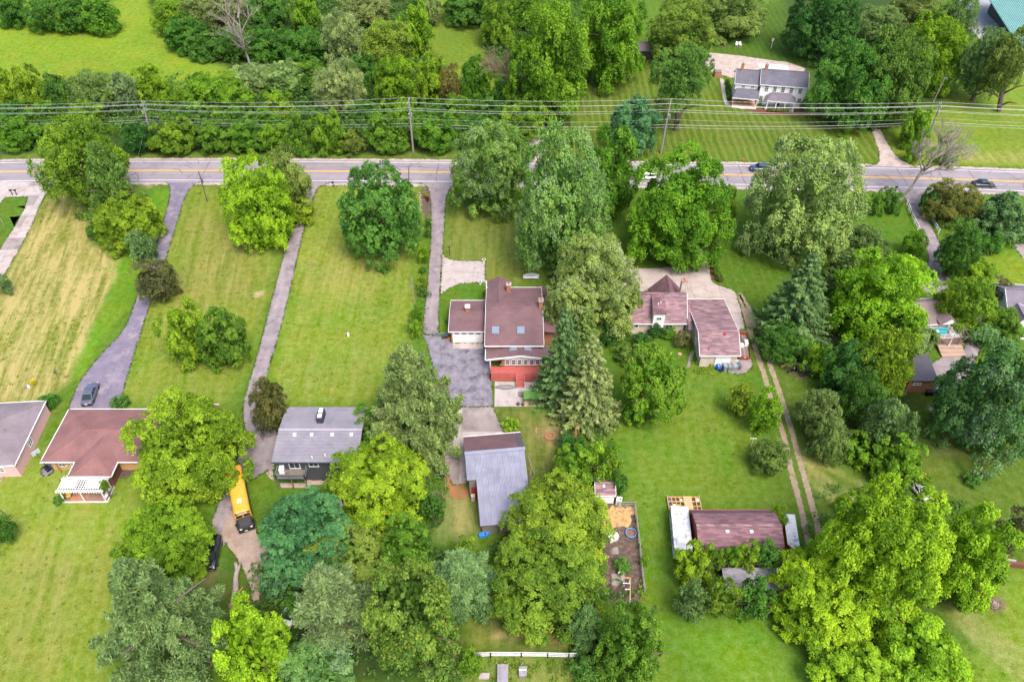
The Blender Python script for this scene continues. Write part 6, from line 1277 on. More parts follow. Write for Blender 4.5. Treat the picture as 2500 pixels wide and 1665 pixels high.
part('ridge_cap',MB().beam((-.05,-.02,zr+.05),(W_+.05,-.02,zr+.05),.6,.06),M('ridge_metal',(.31,.31,.38),None,.8,.4,metal=.3),r)
yL=y_end*.36; W=MB()
def wprof(x0,x1,ya,yb): W.hexa([(x0,ya,0),(x1,ya,0),(x1,yb,0),(x0,yb,0),(x0,ya,zz(ya)-.2),(x1,ya,zz(ya)-.2),(x1,yb,min(zz(yb)-.2,zr-.3)),(x0,yb,min(zz(yb)-.2,zr-.3))])
wprof(xs+.3,xr_-.3,y_end+.4,-.1); wprof(.3,xs+.3,yL,-.1); W.hexa([(.3,-.1,0),(W_-.3,-.1,0),(W_-.3,f_-.4,0),(.3,f_-.4,0),(.3,-.1,zr-.35),(W_-.3,-.1,zr-.35),(W_-.3,f_-.4,ez+.05),(.3,f_-.4,ez+.05)]); part('wall',W,WOODG,r)
part('red_gable_strip',MB().box(((xs)/2+.45,yL-.02,1.3),(xs*.85,.06,2.6)),M('red_barn_paint',(.30,.03,.025),None,2,.7),r)
t0=wpt(r,xs*.55,yL-.35,0)
bpy.context.view_layer.update()
t0=r.matrix_basis@Vector((xs*.55,yL-.4,0)); solo('propane_box',MB().box((0,0,.55),(.5,.5,1.1)).box((0,0,1.13),(.56,.56,.06)),M('cream_box',(.55,.46,.36),None,2,.6),'cream box cabinet by the red strip of the barn','cabinet',tuple(t0))
LB=M('dark_lumber',(.1,.065,.05),(.06,.045,.04),2,.9)
part('lean_to',MB().slab([(W_-.1,-2.2,2.3),(W_+.75,-2.2,1.9),(W_+.85,-6.5,1.9),(W_,-6.5,2.3)],.12),LB,r)
for i,(p0,p1) in enumerate((((935,375),(1020,630)),((975,530),(955,800)))):
    a,b_=P(*bz(*p0),1.6),P(*bz(*p1),.15); solo('timber_pole',MB().beam((0,0,0),tuple(b_-a),.12,.12),WOODOLD,('long grey pole leaning on the right side of the barn','shorter grey pole lying along the barn side')[i],'pole',tuple(a))
LAD=thing('wood_rack','dark slatted rack at the near end of the metal barn','rack',tuple(P(*bz(445,1310),0.)),r.rotation_euler.z); 
for s in (0,.5): part('rail',MB().box((0,0,.45+s),(2.4,.08,.08)),WHITE,LAD)
for i in range(8): part('slat',MB().box((-1.1+.31*i,0,.7),(.08,.06,.55)),STEEL,LAD)
for i,(p_,rz,l) in enumerate(((bz(355,1405),.2,'blue plastic tarp bundle behind the barn, left piece'),(bz(415,1380),.9,'blue plastic tub behind the barn, right piece'))):
    solo('blue_tub',MB().box((0,0,.25),(.95,.6,.5)).box((0,.1,.55),(.6,.35,.15)),M('blue_plastic%d'%i,(.04,.20,.55),(.03,.16,.42),2,.5),l,'tub',tuple(P(*p_)),rz)
# 9 little shed
s9=Q6; A_=P(*s9(75,110),2.1); B_=P(*s9(355,108),2.1); rg=(B_-A_); 
r=thing('garden_shed','little white shed with mottled pink roof and one roof vent','shed',(A_.x,A_.y,0),math.atan2(rg.y,rg.x)*.3); gable(r,0,rg.length,0,3.0,2.1,3.0,1.55,WHITESID,SH_PNK,.15); part('roof_vent',MB().box((1.25,1.1,2.85),(.35,.4,.2)),WHITE,r)
c_=P(*s9(400,175),.8); t=thing('white_cabinet','white cabinet with a black knob beside the little shed','cabinet',(c_.x,c_.y,0),-.25); part('body',MB().box((0,0,.6),(.8,.8,1.2)),WHITE,t); part('knob',MB().box((.2,-.05,1.23),(.2,.2,.06)),BLACK,t)
# 10 gambrel shed
q_=Z(1600,1190,2355/380); ez=2.6; A_=P(*q_(540,340),ez); B_=P(*q_(1690,335),ez); zr=4.9; R0=P(*q_(622,572),zr); R1=P(*q_(1915,575),zr)
r=thing('maroon_shed','long shed with mottled maroon barn roof and two white vents','shed',(R0.x,R0.y,0),0); W_=R1.x-R0.x; yF=A_.y-R0.y; yN=-yF
pr=[(yN,ez-.9),(yN*.62,zr-1.0),(0,zr),(yF*.62,zr-.85),(yF,ez)]
S=MB()
for (ya,za),(yb,zb) in zip(pr[:-1],pr[1:]): S.slab([(0,ya,za),(W_,ya,za),(W_,yb,zb),(0,yb,zb)],.13)
rf=part('roof',S,SH_MAR,r); part('ridge_cap',MB().beam((0,0,zr+.03),(W_,0,zr+.03),.32,.06),SH_PNK,rf)
W=MB(); sec=[(yN+.3,0),(yF-.3,0),(yF-.3,ez-.05),(yF*.62,zr-1.1),(0,zr-.25),(yN*.62,zr-1.25),(yN+.3,ez-.95)]; k=len(sec); W.add([(.2,y,z) for y,z in sec]+[(W_-.2,y,z) for y,z in sec],[tuple(range(k-1,-1,-1)),tuple(range(k,2*k))]+[(i,(i+1)%k,k+(i+1)%k,k+i) for i in range(k)]); part('wall',W,M('red_shed_wall',(.22,.05,.045),None,2,.8),r)
for gx_ in (1083,1447): q=loc_of(r,P(*q_(gx_,620),zr-.2)); part('roof_vent',MB().box((q.x,-.75,zr-.33),(.45,.4,.25)),WHITE,r)
part('gutter',MB().beam((0,yF+.05,ez-.05),(W_,yF+.05,ez-.05),.1,.12),M('red_trim',(.3,.1,.08),None,2,.7),r)
# lower lean-to behind it
A_=P(*q_(1000,1215),2.2); B_=P(*q_(1990,1225),2.2); r=thing('grey_shed','low grey roofed shed hidden behind the clump of trees','shed',(A_.x,A_.y-3.,0),0); L=B_.x-A_.x
part('roof',MB().slab([(0,0,1.8),(L,0,1.8),(L,3,2.3),(0,3,2.3)],.1),M('grey_roll_roof',(.24,.23,.26),(.17,.165,.19),.7,.7,blot=(.1,.1,.11)),r); part('wall',MB().prism([(.2,.2),(L-.2,.2),(L-.2,2.8),(.2,2.8)],0,1.75),WOODG,r)
# 11 green roofed hall at the top right corner
A_=P(2420,0,5); B_=P(2455,60,5); r=thing('green_roof_hall','big hall with ribbed turquoise metal roof at the top right corner','hall',(B_.x,B_.y,0),math.radians(-4)); S=MB()
GRN=M('turquoise_metal',(.15,.31,.29),(.13,.27,.25),.3,.45,fa=.05,spec=.5); S.slab([(0,-14,3.2),(60,-14,3.2),(60,25,7.9),(0,25,7.9)],.2)
for i in range(90): x=.2+.62*i; S.hexa([(x,-14,3.2),(x+.12,-14,3.2),(x+.12,25,7.9),(x,25,7.9),(x,-14,3.35),(x+.12,-14,3.35),(x+.12,25,8.05),(x,25,8.05)])
part('roof',S,GRN,r); part('wall',MB().prism([(4.5,-11),(58,-11),(58,22),(4.5,22)],0,3.4),M('dark_green_wall',(.03,.05,.05),None,1,.7),r)
# 12 house at the right edge
A_=P(2470,790,3.2); r=thing('gabled_house','grey roofed house with white gable window cut by the right edge','house',(A_.x,A_.y,0),math.radians(-6)); gable(r,0,14,2.,11,3.4,5.8,6.5,WHITESID,SH_PGR,.4); gable(r,-.6,3.6,.2,5.,3.3,5.0,1.5,WHITESID,SH_PGR,.3,ax='y'); window(r,1.5,.5,3.2,1.0,1.2,'S')
# red-brown wall and box roof at the right
A_,B_=P(*zO(1925,655)),P(*zO(2195,690)); t=thing('brick_wall','low red-brown retaining wall by the yellow-green grove','wall',tuple(A_),math.atan2((B_-A_).y,(B_-A_).x)); part('body',MB().box((4.5,0,.45),(9.,.5,.9)),M('red_brown_block',(.15,.055,.04),None,2,.9),t); part('coping',MB().box((1.6,.25,.95),(3.2,.25,.1)),CONCP,t)
A_=P(*zO(1940,620)); t=thing('small_hut','small grey roofed hut against the grove','hut',tuple(A_)); part('roof',MB().slab([(-1.2,-.9,1.7),(1.2,-.9,1.7),(1.2,.9,2.0),(-1.2,.9,2.0)],.1),M('hut_roof',(.2,.18,.18),None,1,.8),t); part('wall',MB().prism([(-1,-.75),(1,-.75),(1,.75),(-1,.75)],0,1.65),WOODG,t)
# ---------------------------------------------------------------- vehicles
def loft(mb,secs):
    n=len(secs[0]); k=len(mb.v); vs=[p for s in secs for p in s]; fs=[]
    for i in range(len(secs)-1):
        for j in range(n): fs.append((i*n+j,i*n+(j+1)%n,(i+1)*n+(j+1)%n,(i+1)*n+j))
    fs.append(tuple(range(n-1,-1,-1))); fs.append(tuple((len(secs)-1)*n+j for j in range(n))); return mb.add(vs,fs)
def wheel_(root,x,y,r,wd,rim):
    T=MB(); n=18
    def ringp(yy,rr): return [(x+rr*math.cos(2*math.pi*j/n),yy,r+rr*math.sin(2*math.pi*j/n)) for j in range(n)]
    h=wd/2; loft(T,[ringp(y-h,r*.62),ringp(y-h,r*.9),ringp(y-h*.8,r),ringp(y+h*.8,r),ringp(y+h,r*.9),ringp(y+h,r*.62)])
    w_=part('wheel',T,RUBBER,root,True); R=MB(); s=1 if y>0 else -1
    loft(R,[ringp(y+s*h*.2,r*.66),ringp(y+s*h*1.02,r*.64),ringp(y+s*h*.9,r*.15)]) ; part('rim',R,rim,w_)
def car(label,cat,loc,hd,L,W,H,paint,style='sedan',plate=False,group=None):
    t=thing('parked_car' if plate or style=='van' else 'moving_car',label,cat,loc,hd,group); hw=W/2; b=.24; belt=H*.62; sh=belt*.78
    xs=[-L/2,-L/2+.12,-L*.38,-L*.2,0,L*.16,L*.30,L/2-.25,L/2-.05,L/2]
    if style=='sedan': zt=[belt*.82,belt*.97,belt*1.0,belt,belt,belt*.98,belt*.93,belt*.82,belt*.7,belt*.55]
    else: zt=[belt*.9,belt*1.02,belt*1.03,belt,belt,belt*.99,belt*.97,belt*.9,belt*.78,belt*.6]
    yw=[.84,.93,.98,1,1,1,.985,.93,.82,.7]
    B_=MB(); loft(B_,[[(x,-hw*w_*.93,b),(x,-hw*w_,b+.14),(x,-hw*w_,z*.72),(x,-hw*w_*.93,z*.95),(x,-hw*w_*.80,z),(x,hw*w_*.80,z),(x,hw*w_*.93,z*.95),(x,hw*w_,z*.72),(x,hw*w_,b+.14),(x,hw*w_*.93,b)] for x,z,w_ in zip(xs,zt,yw)])
    body=part('body',B_,paint,t,True); 
    for p in body.data.polygons: p.use_smooth=len(p.vertices)==4
    if style=='sedan': xa,xb,xc,xd=-L*.36,-L*.17,L*.09,L*.24
    else: xa,xb,xc,xd=-L*.475,-L*.42,L*.10,L*.25
    wb,wt=hw*.90,hw*.72; zb=belt*.97; G_=MB(); lo=[(xa,-wb*.94,zb),(xd,-wb*.94,zb*.96),(xd,wb*.94,zb*.96),(xa,wb*.94,zb)]; hi=[(xb,-wt,H-.06),(xc,-wt,H-.04),(xc,wt,H-.04),(xb,wt,H-.06)]
    G_.hexa(lo+hi); gl=part('greenhouse_glass',G_,CARGLASS,t)
    R=MB(); R.hexa([(xb-.05,-wt-.02,H-.08),(xc+.05,-wt-.02,H-.06),(xc+.05,wt+.02,H-.06),(xb-.05,wt+.02,H-.08),(xb+.08,-wt*.86,H),(xc-.08,-wt*.86,H+.01),(xc-.08,wt*.86,H+.01),(xb+.08,wt*.86,H)]); part('roof',R,paint,t)
    Pp=MB()
    for s in(-1,1):
        for (x0,y0,z0),(x1,y1,z1) in (((xa,wb*.94,zb),(xb,wt,H-.06)),((xd,wb*.94,zb*.96),(xc,wt,H-.04)),((0,wb*.94+.01,zb),((xb+xc)/2,wt+.005,H-.05))): Pp.beam((x0,s*y0,z0),(x1,s*y1,z1),.09,.09)
    part('pillar',Pp,paint,t)
    for sx in (-L*.31,L*.31):
        for s in(-1,1): wheel_(t,sx,s*(hw-.10),.33 if style=='sedan' else .36,.22,CHROME if style!='van' else STEEL)
    for s in(-1,1):
        part('headlight',MB().box((L/2-.16,s*hw*.62,zt[-2]*.93),(.22,hw*.36,.14)),WHITE,t); part('taillight',MB().box((-L/2+.06,s*hw*.68,zt[0]*.85),(.16,hw*.36,.22)),M('tail_red',(.30,.012,.02),None,1,.25) if s<0 or 1 else None,t); part('wing_mirror',MB().box((L*.17,s*(hw+.06),belt*.98),(.12,.18,.14)),paint,t)
    part('bumper',MB().box((L/2-.04,0,.42),(.14,W*.72,.2)),CHROME if style=='van' else BLACK,t); part('rear_bumper',MB().box((-L/2+.02,0,.42),(.12,W*.78,.2)),BLACK,t)
    if plate: part('number_plate',MB().box((-L/2-.03,0,.62),(.04,.45,.16)),WHITE,t)
    return t
def heading(a,b_,z): A,B_=P(*a,z),P(*b_,z); return math.atan2((B_-A).y,(B_-A).x),(A+B_)/2
sd_=Z(150,900,2138/150)
GUN=paintm('blue_grey_paint',(.10,.11,.16),.35,.3,.3)
h_,c_=heading(sd_(860,1130),sd_(1080,520),.9); car('blue-grey sedan parked at the house end of the curved driveway','car',(c_.x,c_.y,.012),h_,4.9,1.9,1.45,GUN,'sedan',True)
c_=P(1857,410,.7); car('dark blue hatchback driving left in the far lane of the road','car',(c_.x,c_.y,.016),math.pi-.03,4.7,1.9,1.65,paintm('dark_blue_paint',(.025,.04,.09),.2,.8),'suv')
c_=P(2397,441,.7); car('black saloon driving right in the near lane beside the brown bush','car',(c_.x,c_.y-1.2,.016),-.06,4.8,1.85,1.45,paintm('blue_black_paint',(.012,.018,.032),.2,.8),'sedan')
c_=P(1575,428,.8); car('white car on the road peeking through the trees behind the big maple','car',(c_.x,c_.y,.016),math.pi,4.8,1.9,1.5,paintm('white_car_paint',(.75,.75,.76),.25,.7),'suv')
u_=Z(480,1140,871/200)
h_,c_=heading(u_(200,760),u_(140,1040),1.0); car('black van with chrome bumper parked under the yellow-green tree','van',(c_.x-.15,c_.y,.016),h_,5.2,2.0,1.8,paintm('black_paint',(.006,.007,.010),.12,1.),'van')
c_=P(862,1216,.8); car('white car mostly hidden below the vivid lime tree','car',(c_.x,c_.y,.0),.3,4.7,1.85,1.45,paintm('white_car_paint_b',(.75,.75,.76),.25,.7),'sedan',True)
c_=P(713,1484,.8); car('white car glimpsed in a gap of the bottom grove','car',(c_.x,c_.y,.0),1.3,4.7,1.85,1.45,paintm('white_car_paint_c',(.72,.73,.77),.25,.7),'sedan',True)
c_=P(2243,1188,.8); car('silver car tail peeking out of the yellow-green grove','car',(c_.x,c_.y,.0),-1.2,4.4,1.8,1.4,paintm('silver_paint',(.35,.34,.34),.25,.7),'suv',True)
# school bus, nose towards the viewer
zr=2.95; l0,l1=P(*u_(325,150),zr),P(*u_(392,485),zr); r0,r1=P(*u_(480,60),zr),P(*u_(555,440),zr); d=((l1-l0).normalized()+(r1-r0).normalized()).normalized(); hd=math.atan2(d.y,d.x); nose=(P(*u_(390,490),zr)+P(*u_(562,452),zr))/2
BY=paintm('bus_yellow',(.62,.29,.025),.4,.3); BYW=M('bus_roof_yellow',(.66,.32,.04),(.58,.28,.035),1.2,.5,fa=.06); HOOD=M('bus_hood_black',(.045,.04,.045),(.03,.028,.032),2,.55)
t=thing('school_bus','yellow school bus with black hood standing on the gravel drive','bus',(nose.x,nose.y,.016),hd); W=2.3;hw=W/2;Lb=8.6
B_=MB(); loft(B_,[[(x,-hw*k,.55),(x,-hw*k,2.3),(x,-hw*.94*k,2.6),(x,-hw*.72*k,2.82+dz),(x,0,2.95+dz),(x,hw*.72*k,2.82+dz),(x,hw*.94*k,2.6),(x,hw*k,2.3),(x,hw*k,.55)] for x,k,dz in ((-Lb,.96,-.05),(-Lb+.3,1,0),(-.15,1,0),(0,.97,-.12))]); part('body',B_,BYW,t)
part('hatch',MB().box((-1.9,0,2.98),(.65,.6,.06)),WHITE,t)
part('hood',loft(MB(),[[(x,-w_,.6),(x,-w_,z*.82),(x,-w_*.7,z),(x,w_*.7,z),(x,w_,z*.82),(x,w_,.6)] for x,w_,z in ((.0,1.08,1.55),(.6,1.05,1.5),(1.35,.98,1.38),(1.5,.9,1.1))]),HOOD,t)
part('bumper',MB().box((1.58,0,.62),(.22,2.25,.32)),BLACK,t)
for s in(-1,1):
    part('fender',loft(MB(),[[(x,s*1.0-.2,.7),(x,s*1.0-.2,z),(x,s*1.0+.2,z),(x,s*1.0+.2,.7)] for x,z in ((.15,.8),(.35,1.2),(1.0,1.22),(1.25,.8))]),BLACK,t)
    wheel_(t,.70,s*(hw-.15),.5,.3,STEEL); wheel_(t,-5.6,s*(hw-.2),.5,.36,STEEL)
    m_b=part('mirror_arm',MB().beam((.1,s*.95,1.9),(1.1,s*1.12,1.75),.05,.05),BLACK,t); part('mirror',MB().box((1.1,s*1.12,1.72),(.12,.3,.4)),BLACK,m_b)
    part('headlight',MB().box((1.5,s*.72,.98),(.12,.3,.2)),WHITE,t)
    part('windscreen',MB().hexa([(.005,s*.52-.44,1.66),(.03,s*.52-.44,1.66),(.03,s*.52+.44,1.66),(.005,s*.52+.44,1.66),(-.04,s*.5-.42,2.36),(-.015,s*.5-.42,2.36),(-.015,s*.5+.42,2.36),(-.04,s*.5+.42,2.36)]),CARGLASS,t)
    for k in range(9): part('window',MB().box((-.75-.86*k,s*(hw+.005),2.0),(.70,.04,.55)),CARGLASS,t)
    for z in (.95,1.45): part('rub_rail',MB().box((-Lb/2,s*(hw+.02),z),(Lb-.4,.04,.07)),BLACK,t)
part('visor_band',MB().hexa([(-.12,-1.06,2.60),(.12,-1.0,2.50),(.12,1.0,2.50),(-.12,1.06,2.60),(-.12,-.9,2.76),(.10,-.85,2.62),(.10,.85,2.62),(-.12,.9,2.76)]),BLACK,t); part('destination_sign',MB().box((.11,0,2.57),(.03,1.3,.12)),WHITE,t)
part('front_light_bar',MB().box((.06,0,2.43),(.05,1.9,.10)),BY,t); part('number_plate',MB().box((1.70,-.1,.65),(.03,.4,.18)),WHITE,t)
# red utility trailer by the garage
Q4=Z(1700,780,2355/300)
A_,B_,C_,D_=[P(*Q4(*p),.9) for p in ((835,720),(1035,715),(940,265),(805,265))]; hd=math.atan2(((C_+D_)/2-(A_+B_)/2).y,((C_+D_)/2-(A_+B_)/2).x); L=((C_+D_)/2-(A_+B_)/2).length; o=(A_+B_)/2
RED=paintm('trailer_red',(.33,.035,.025),.45,.3); t=thing('utility_trailer','red open utility trailer with plank floor beside the pink-roofed garage','trailer',(o.x,o.y,.03),hd); W=1.75
for i in range(8): part('floor_board',MB().box((L/2,-W/2+W*(i+.5)/8,.55+.006*(i%3)),(L,W/8-.02,.06)),WOODOLD if i%3 else M('trailer_plank',(.30,.21,.14),None,2,.8),t)
part('tailgate',MB().box((0,0,.72),(.08,W+.1,.5)),RED,t); part('front_board',MB().box((L,0,.85),(.08,W,.7)),RED,t)
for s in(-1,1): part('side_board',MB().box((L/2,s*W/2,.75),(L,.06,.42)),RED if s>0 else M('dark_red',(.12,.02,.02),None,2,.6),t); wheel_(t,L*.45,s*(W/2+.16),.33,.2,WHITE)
part('emblem_plate',MB().box((-.05,0,.75),(.02,.34,.14)),WHITE,t); part('tongue',MB().beam((L,-.5,.5),(L+1.1,0,.5),.08,.1).beam((L,.5,.5),(L+1.1,0,.5),.08,.1),STEEL,t)
part('front_frame',MB().box((L+.35,0,1.1),(.06,W+.1,.06)).box((L+.35,-W/2,.8),(.06,.06,.6)).box((L+.35,W/2,.8),(.06,.06,.6)),STEEL,t)
bpy.context.view_layer.update(); mm=t.matrix_basis
solo('white_crate',MB().box((0,0,.35),(1.1,.6,.7)),WHITE,'tall white box on the red utility trailer','box',tuple(mm@Vector((L*.58,-W*.28,.585))),hd); solo('white_box',MB().box((0,0,.16),(.85,.55,.32)),WHITE,'low white box on the red utility trailer','box',tuple(mm@Vector((L*.50,W*.12,.585))),hd); solo('coiled_hose',MB().ring((0,0,.08),.38,.09,18,6),M('grey_hose',(.12,.10,.10),None,2,.6),'dark coil lying at the front of the red trailer','hose',tuple(mm@Vector((L*.78,W*.18,.585))))
# horse trailer
q_=Z(1600,1190,2355/380); zt=2.3; a,b_,c_,d_,e_=[P(*q_(*p),zt) for p in ((1965,405),(2082,400),(2200,862),(2090,912),(1985,858))]
bk=(a+b_)/2; fr=(c_+e_)/2; hd=math.atan2((fr-bk).y,(fr-bk).x); L=(fr-bk).length; W=(b_-a).length*.5+(c_-e_).length*.5; WR=M('white_trailer_roof',(.60,.60,.61),(.48,.48,.50),.7,.6,blot=(.13,.13,.15),bscale=.9)
t=thing('horse_trailer','red enclosed trailer with white roof and pointed nose beside the maroon shed','trailer',(bk.x,bk.y,0),hd); pl=[(0,-W/2),(L,-W/2),(L+.75,0),(L,W/2),(0,W/2)]
part('body',MB().prism(pl,.45,2.2),RED,t); part('roof',MB().prism([(x*1.01-.03,y*1.05) for x,y in pl],2.2,2.32),WR,t)
part('rear_door',MB().box((-.03,0,1.25),(.05,W*.9,1.4)),M('dark_red_b',(.2,.02,.02),None,2,.5),t)
for s in(-1,1):
    for x in (L*.4,L*.55): wheel_(t,x,s*(W/2+.02),.33,.2,STEEL)
part('tongue',MB().beam((L+.7,0,.5),(L+1.7,0,.5),.1,.1),STEEL,t)
# travel trailer
zt=2.75; a,b_,c_,d_=[P(*q_(*p),zt) for p in ((243,290),(487,285),(553,870),(300,930))]; bk=(a+b_)/2; fr=(c_+d_)/2; hd=math.atan2((fr-bk).y,(fr-bk).x); L=(fr-bk).length+.4; W=(b_-a).length*1.0
WTR=M('grimy_white_roof',(.56,.56,.58),(.46,.46,.49),.8,.6,blot=(.12,.12,.14),bscale=.75); t=thing('travel_trailer','old white travel trailer with streaked roof beside the maroon shed','trailer',(bk.x,bk.y,0),hd)
part('body',MB().prism([(0,-W/2),(L,-W/2),(L,W/2),(0,W/2)],.5,2.65),M('trailer_white_side',(.55,.55,.56),(.45,.45,.47),1,.5),t); part('roof',MB().slab([(-.08,-W/2-.08,2.7),(L-.6,-W/2-.08,2.72),(L-.6,W/2+.08,2.72),(-.08,W/2+.08,2.7)],.1).slab([(L-.6,-W/2-.08,2.715),(L+.08,-W/2-.08,2.45),(L+.08,W/2+.08,2.45),(L-.6,W/2+.08,2.715)],.1),WTR,t)
part('roof_seam',MB().box((L*.60,0,2.73),(.3,W+.16,.07)),WHITE,t); part('roof_vent',MB().box((L*.25,-.05,2.78),(.5,.5,.18)),WHITE,t)
for k in range(4): f_=part('window',MB().box((.9+k*1.4,-W/2-.02,1.75),(.9,.05,.6)),WHITE,t); part('pane',MB().box((.9+k*1.4,-W/2-.035,1.75),(.78,.05,.48)),GLASS,f_); f_=part('window',MB().box((.9+k*1.4,W/2+.02,1.75),(.9,.05,.6)),WHITE,t); part('pane',MB().box((.9+k*1.4,W/2+.035,1.75),(.78,.05,.48)),GLASS,f_)
for s in(-1,1):
    for x in (L*.45,L*.57): wheel_(t,x,s*(W/2-.1),.33,.2,STEEL)
part('tongue',MB().beam((L,0,.5),(L+1.2,0,.5),.1,.12),STEEL,t)
# timber frame (deck under construction)
zt=.5; a,b_,c_,d_=[P(*q_(*p),zt) for p in ((200,140),(680,140),(705,345),(215,350))]; t=thing('unfinished_deck','new timber floor frame with one planked strip behind the travel trailer','frame',(d_.x,d_.y,0),0); L=c_.x-d_.x; D_=a.y-d_.y
for i in range(9):
    if i in (5,6): continue
    part('joist',MB().box((L*i/8,D_/2,.42),(.09,D_,.2)),WOOD,t)
for j in range(4): part('beam',MB().box((L/2,D_*j/3,.425),(L+.1,.09,.2)),WOOD,t)
for i in range(6): part('plank',MB().box((L*(.50+.245*(i+.5)/6),D_/2,.545+.004*(i%2)),(L*.235/6,D_+.1,.04)),M('fresh_plank%d'%i,(.56,.33,.17),(.5,.28,.14),2,.7),t)
for x in (0,L/2,L):
    for y in (0,D_): part('post',MB().box((x,y,.35),(.1,.1,.9)),WOOD,t)
part('base',MB().box((L*.25,D_/2,.03),(L*.46,D_*.96,.06)),MULCHB,t); part('base',MB().box((L*.88,D_/2,.03),(L*.22,D_*.96,.06)),MULCHB,t)
for i,(fx,fy,cl,l) in enumerate(((.06,.85,(.08,.08,.25),'blue bundle in the far left bay of the timber frame'),(.42,.82,(.6,.55,.5),'pale bag in a far bay of the timber frame'),(.19,.45,(.65,.65,.68),'white bag in a middle bay of the timber frame'),(.31,.42,(.5,.38,.12),'tan pot in a middle bay of the timber frame'),(.94,.85,(.7,.7,.72),'white bag in the right bays of the timber frame'),(.07,.45,(.07,.07,.2),'dark blue bundle in a middle left bay of the timber frame'))):
    solo('bundle',MB().ball((0,0,.2),.28,10,6,.7),M('bundle%d'%i,cl,None,3,.7),l,'bundle',(d_.x+L*fx,d_.y+D_*fy,.06))
# ---------------------------------------------------------------- utility poles and wires
PT_=[];PB_=[]
UL=('first utility pole from the left, leaning over the hedgerow','second utility pole from the left, with a grey transformer','third utility pole from the left, by the leaning trunk tree','fourth utility pole from the left, beside the farmhouse gravel lane')
poles=[((372,345),(347,248)),((1009,372),(997,240)),((1613,375),(1638,243)),((2262,352),(2298,251))]; FR=(1.0,.945,.885,.845,.745,.665,.545,.495)
for i,(b_,tp) in enumerate(poles):
    B=P(*b_); z=zfor(B.y,tp[1]); T=P(*tp,z); PT_.append(T); PB_.append(B); t=thing('utility_pole',UL[i],'pole',tuple(B)); d=T-B
    part('shaft',MB().tube([(0,0,-.3),tuple(d*.5),tuple(d)],[.24,.20,.16],10),POLEW,t)
    for f in ((.93,.80,.74) if i in(0,3) else (.945,.745)):
        c=d*f; k=part('crossarm',MB().beam((c.x-.15,c.y-1.05,c.z-.03),(c.x+.15,c.y+1.05,c.z+.03),.11,.13),POLEW,t); I=MB()
        for s in(-.95,.95): I.cyl((c.x+s*.14,c.y+s,c.z+.06),.06,.16,8,.04)
        part('insulator',I,WHITE,k)
    if i in(1,2): 
        c=d*.70; k=part('transformer',MB().cyl((c.x+.38,c.y-.1,c.z-.45),.24,.85,12),STEEL,t); part('bushing',MB().cyl((c.x+.38,c.y-.1,c.z+.4),.05,.2,8),WHITE,k)
        part('switch_box',MB().box((d.x*.64-.25,d.y*.64,d.z*.64),(.2,.2,.4)),STEEL,t)
WL=('topmost of the overhead wires along the road','second overhead wire from the top along the road','thick third overhead wire from the top along the road','fourth overhead wire from the top along the road','fifth overhead wire from the top along the road','faint sixth overhead wire from the top along the road','upper of the two lowest overhead wires along the road','lowest overhead wire along the road')
ext0=PT_[0]+(PT_[0]-PT_[1])*.98; ext1=PT_[3]+(PT_[3]-PT_[2])*1.0
for k,f in enumerate(FR):
    mb=MB(); at=[]
    for T,B in zip(PT_,PB_): at.append(B+(T-B)*f+Vector((0,(-.9 if k in(1,3,5) else .9 if k in (2,4) else 0)*(.9 if k<6 else .15),.1 if k<6 else 0)))
    zl=at[0].z; l0=Vector((ext0.x,at[0].y-.5,zl-.2)); l1=Vector((ext1.x,at[3].y-2.5,at[3].z)); at=[l0]+at+[l1]; r_=(.024,.024,.042,.024,.026,.016,.030,.02)[k]
    for a,b_ in zip(at[:-1],at[1:]):
        sag=(.75,.8,.8,.85,.85,.9,.8,.85)[k]; n=14
        mb.tube([a.lerp(b_,i/n)-Vector((0,0,4*sag*(i/n)*(1-i/n))) for i in range(n+1)],r_,5)
    solo('power_line',mb,WIRE,WL[k],'wire',group='overhead wires along the road')
a=PB_[2]+(PT_[2]-PB_[2])*.53; b_=PB_[3]+(PT_[3]-PB_[3])*.53; p=a.lerp(b_,.36)-Vector((0,0,.85)); solo('splice_box',MB().cyl((0,0,-.35),.2,.6,10),STEEL,'grey splice case hanging on the low wire above the striped lawn','box',tuple(p))
def post(label,cat,bpx,tpx,r0,mat,name='service_pole',arms=()):
    B=P(*bpx); z=zfor(B.y,tpx[1]); T=P(*tpx,z); t=thing(name,label,cat,tuple(B)); d=T-B; part('shaft',MB().tube([(0,0,-.2),tuple(d*.5),tuple(d)],[r0,r0*.85,r0*.7],8),mat,t)
    for f,l in arms: c=d*f; part('bracket',MB().box((c.x,c.y,c.z),(l,.12,.12)).box((c.x+l/2,c.y,c.z),(.16,.16,.24)),STEEL,t)
    return T
s1=post('brown service pole on the lawn right of the curved driveway mouth','pole',z1(1588,1545),z1(1520,1312),.13,CREOS,arms=((.9,-.7),))
s2=post('brown service pole standing behind the round dense tree','pole',(998,462),(998,410),.12,CREOS)
s3=post('short grey pole with a lamp on the lawn by the fourth driveway','pole',z6(1290,1065),z6(1265,870),.10,POLEW,arms=((.65,-.4),(.9,.3)))
s4=post('grey service pole leaning over the mulched shrub strip','pole',(1750,598),(1769,541),.13,POLEW)
post('little pole at the left edge beside the pale concrete drive','pole',z5(35,475),z5(-10,400),.06,POLEW); post('dark leaning post cut by the left edge below the ranch','pole',zA(80,1310),zA(-20,1220),.10,CREOS)
post('grey pole beyond the fourth utility pole at the woods edge','pole',(2278,250),(2308,189),.14,POLEW,arms=((.98,1.2),))
def drop(name,label,a,b_,sag=.6,r=.010):
    a,b_=Vector(a),Vector(b_); n=14; solo(name,MB().tube([a.lerp(b_,i/n)-Vector((0,0,4*sag*(i/n)*(1-i/n))) for i in range(n+1)],r,4),WIRE,label,'wire')
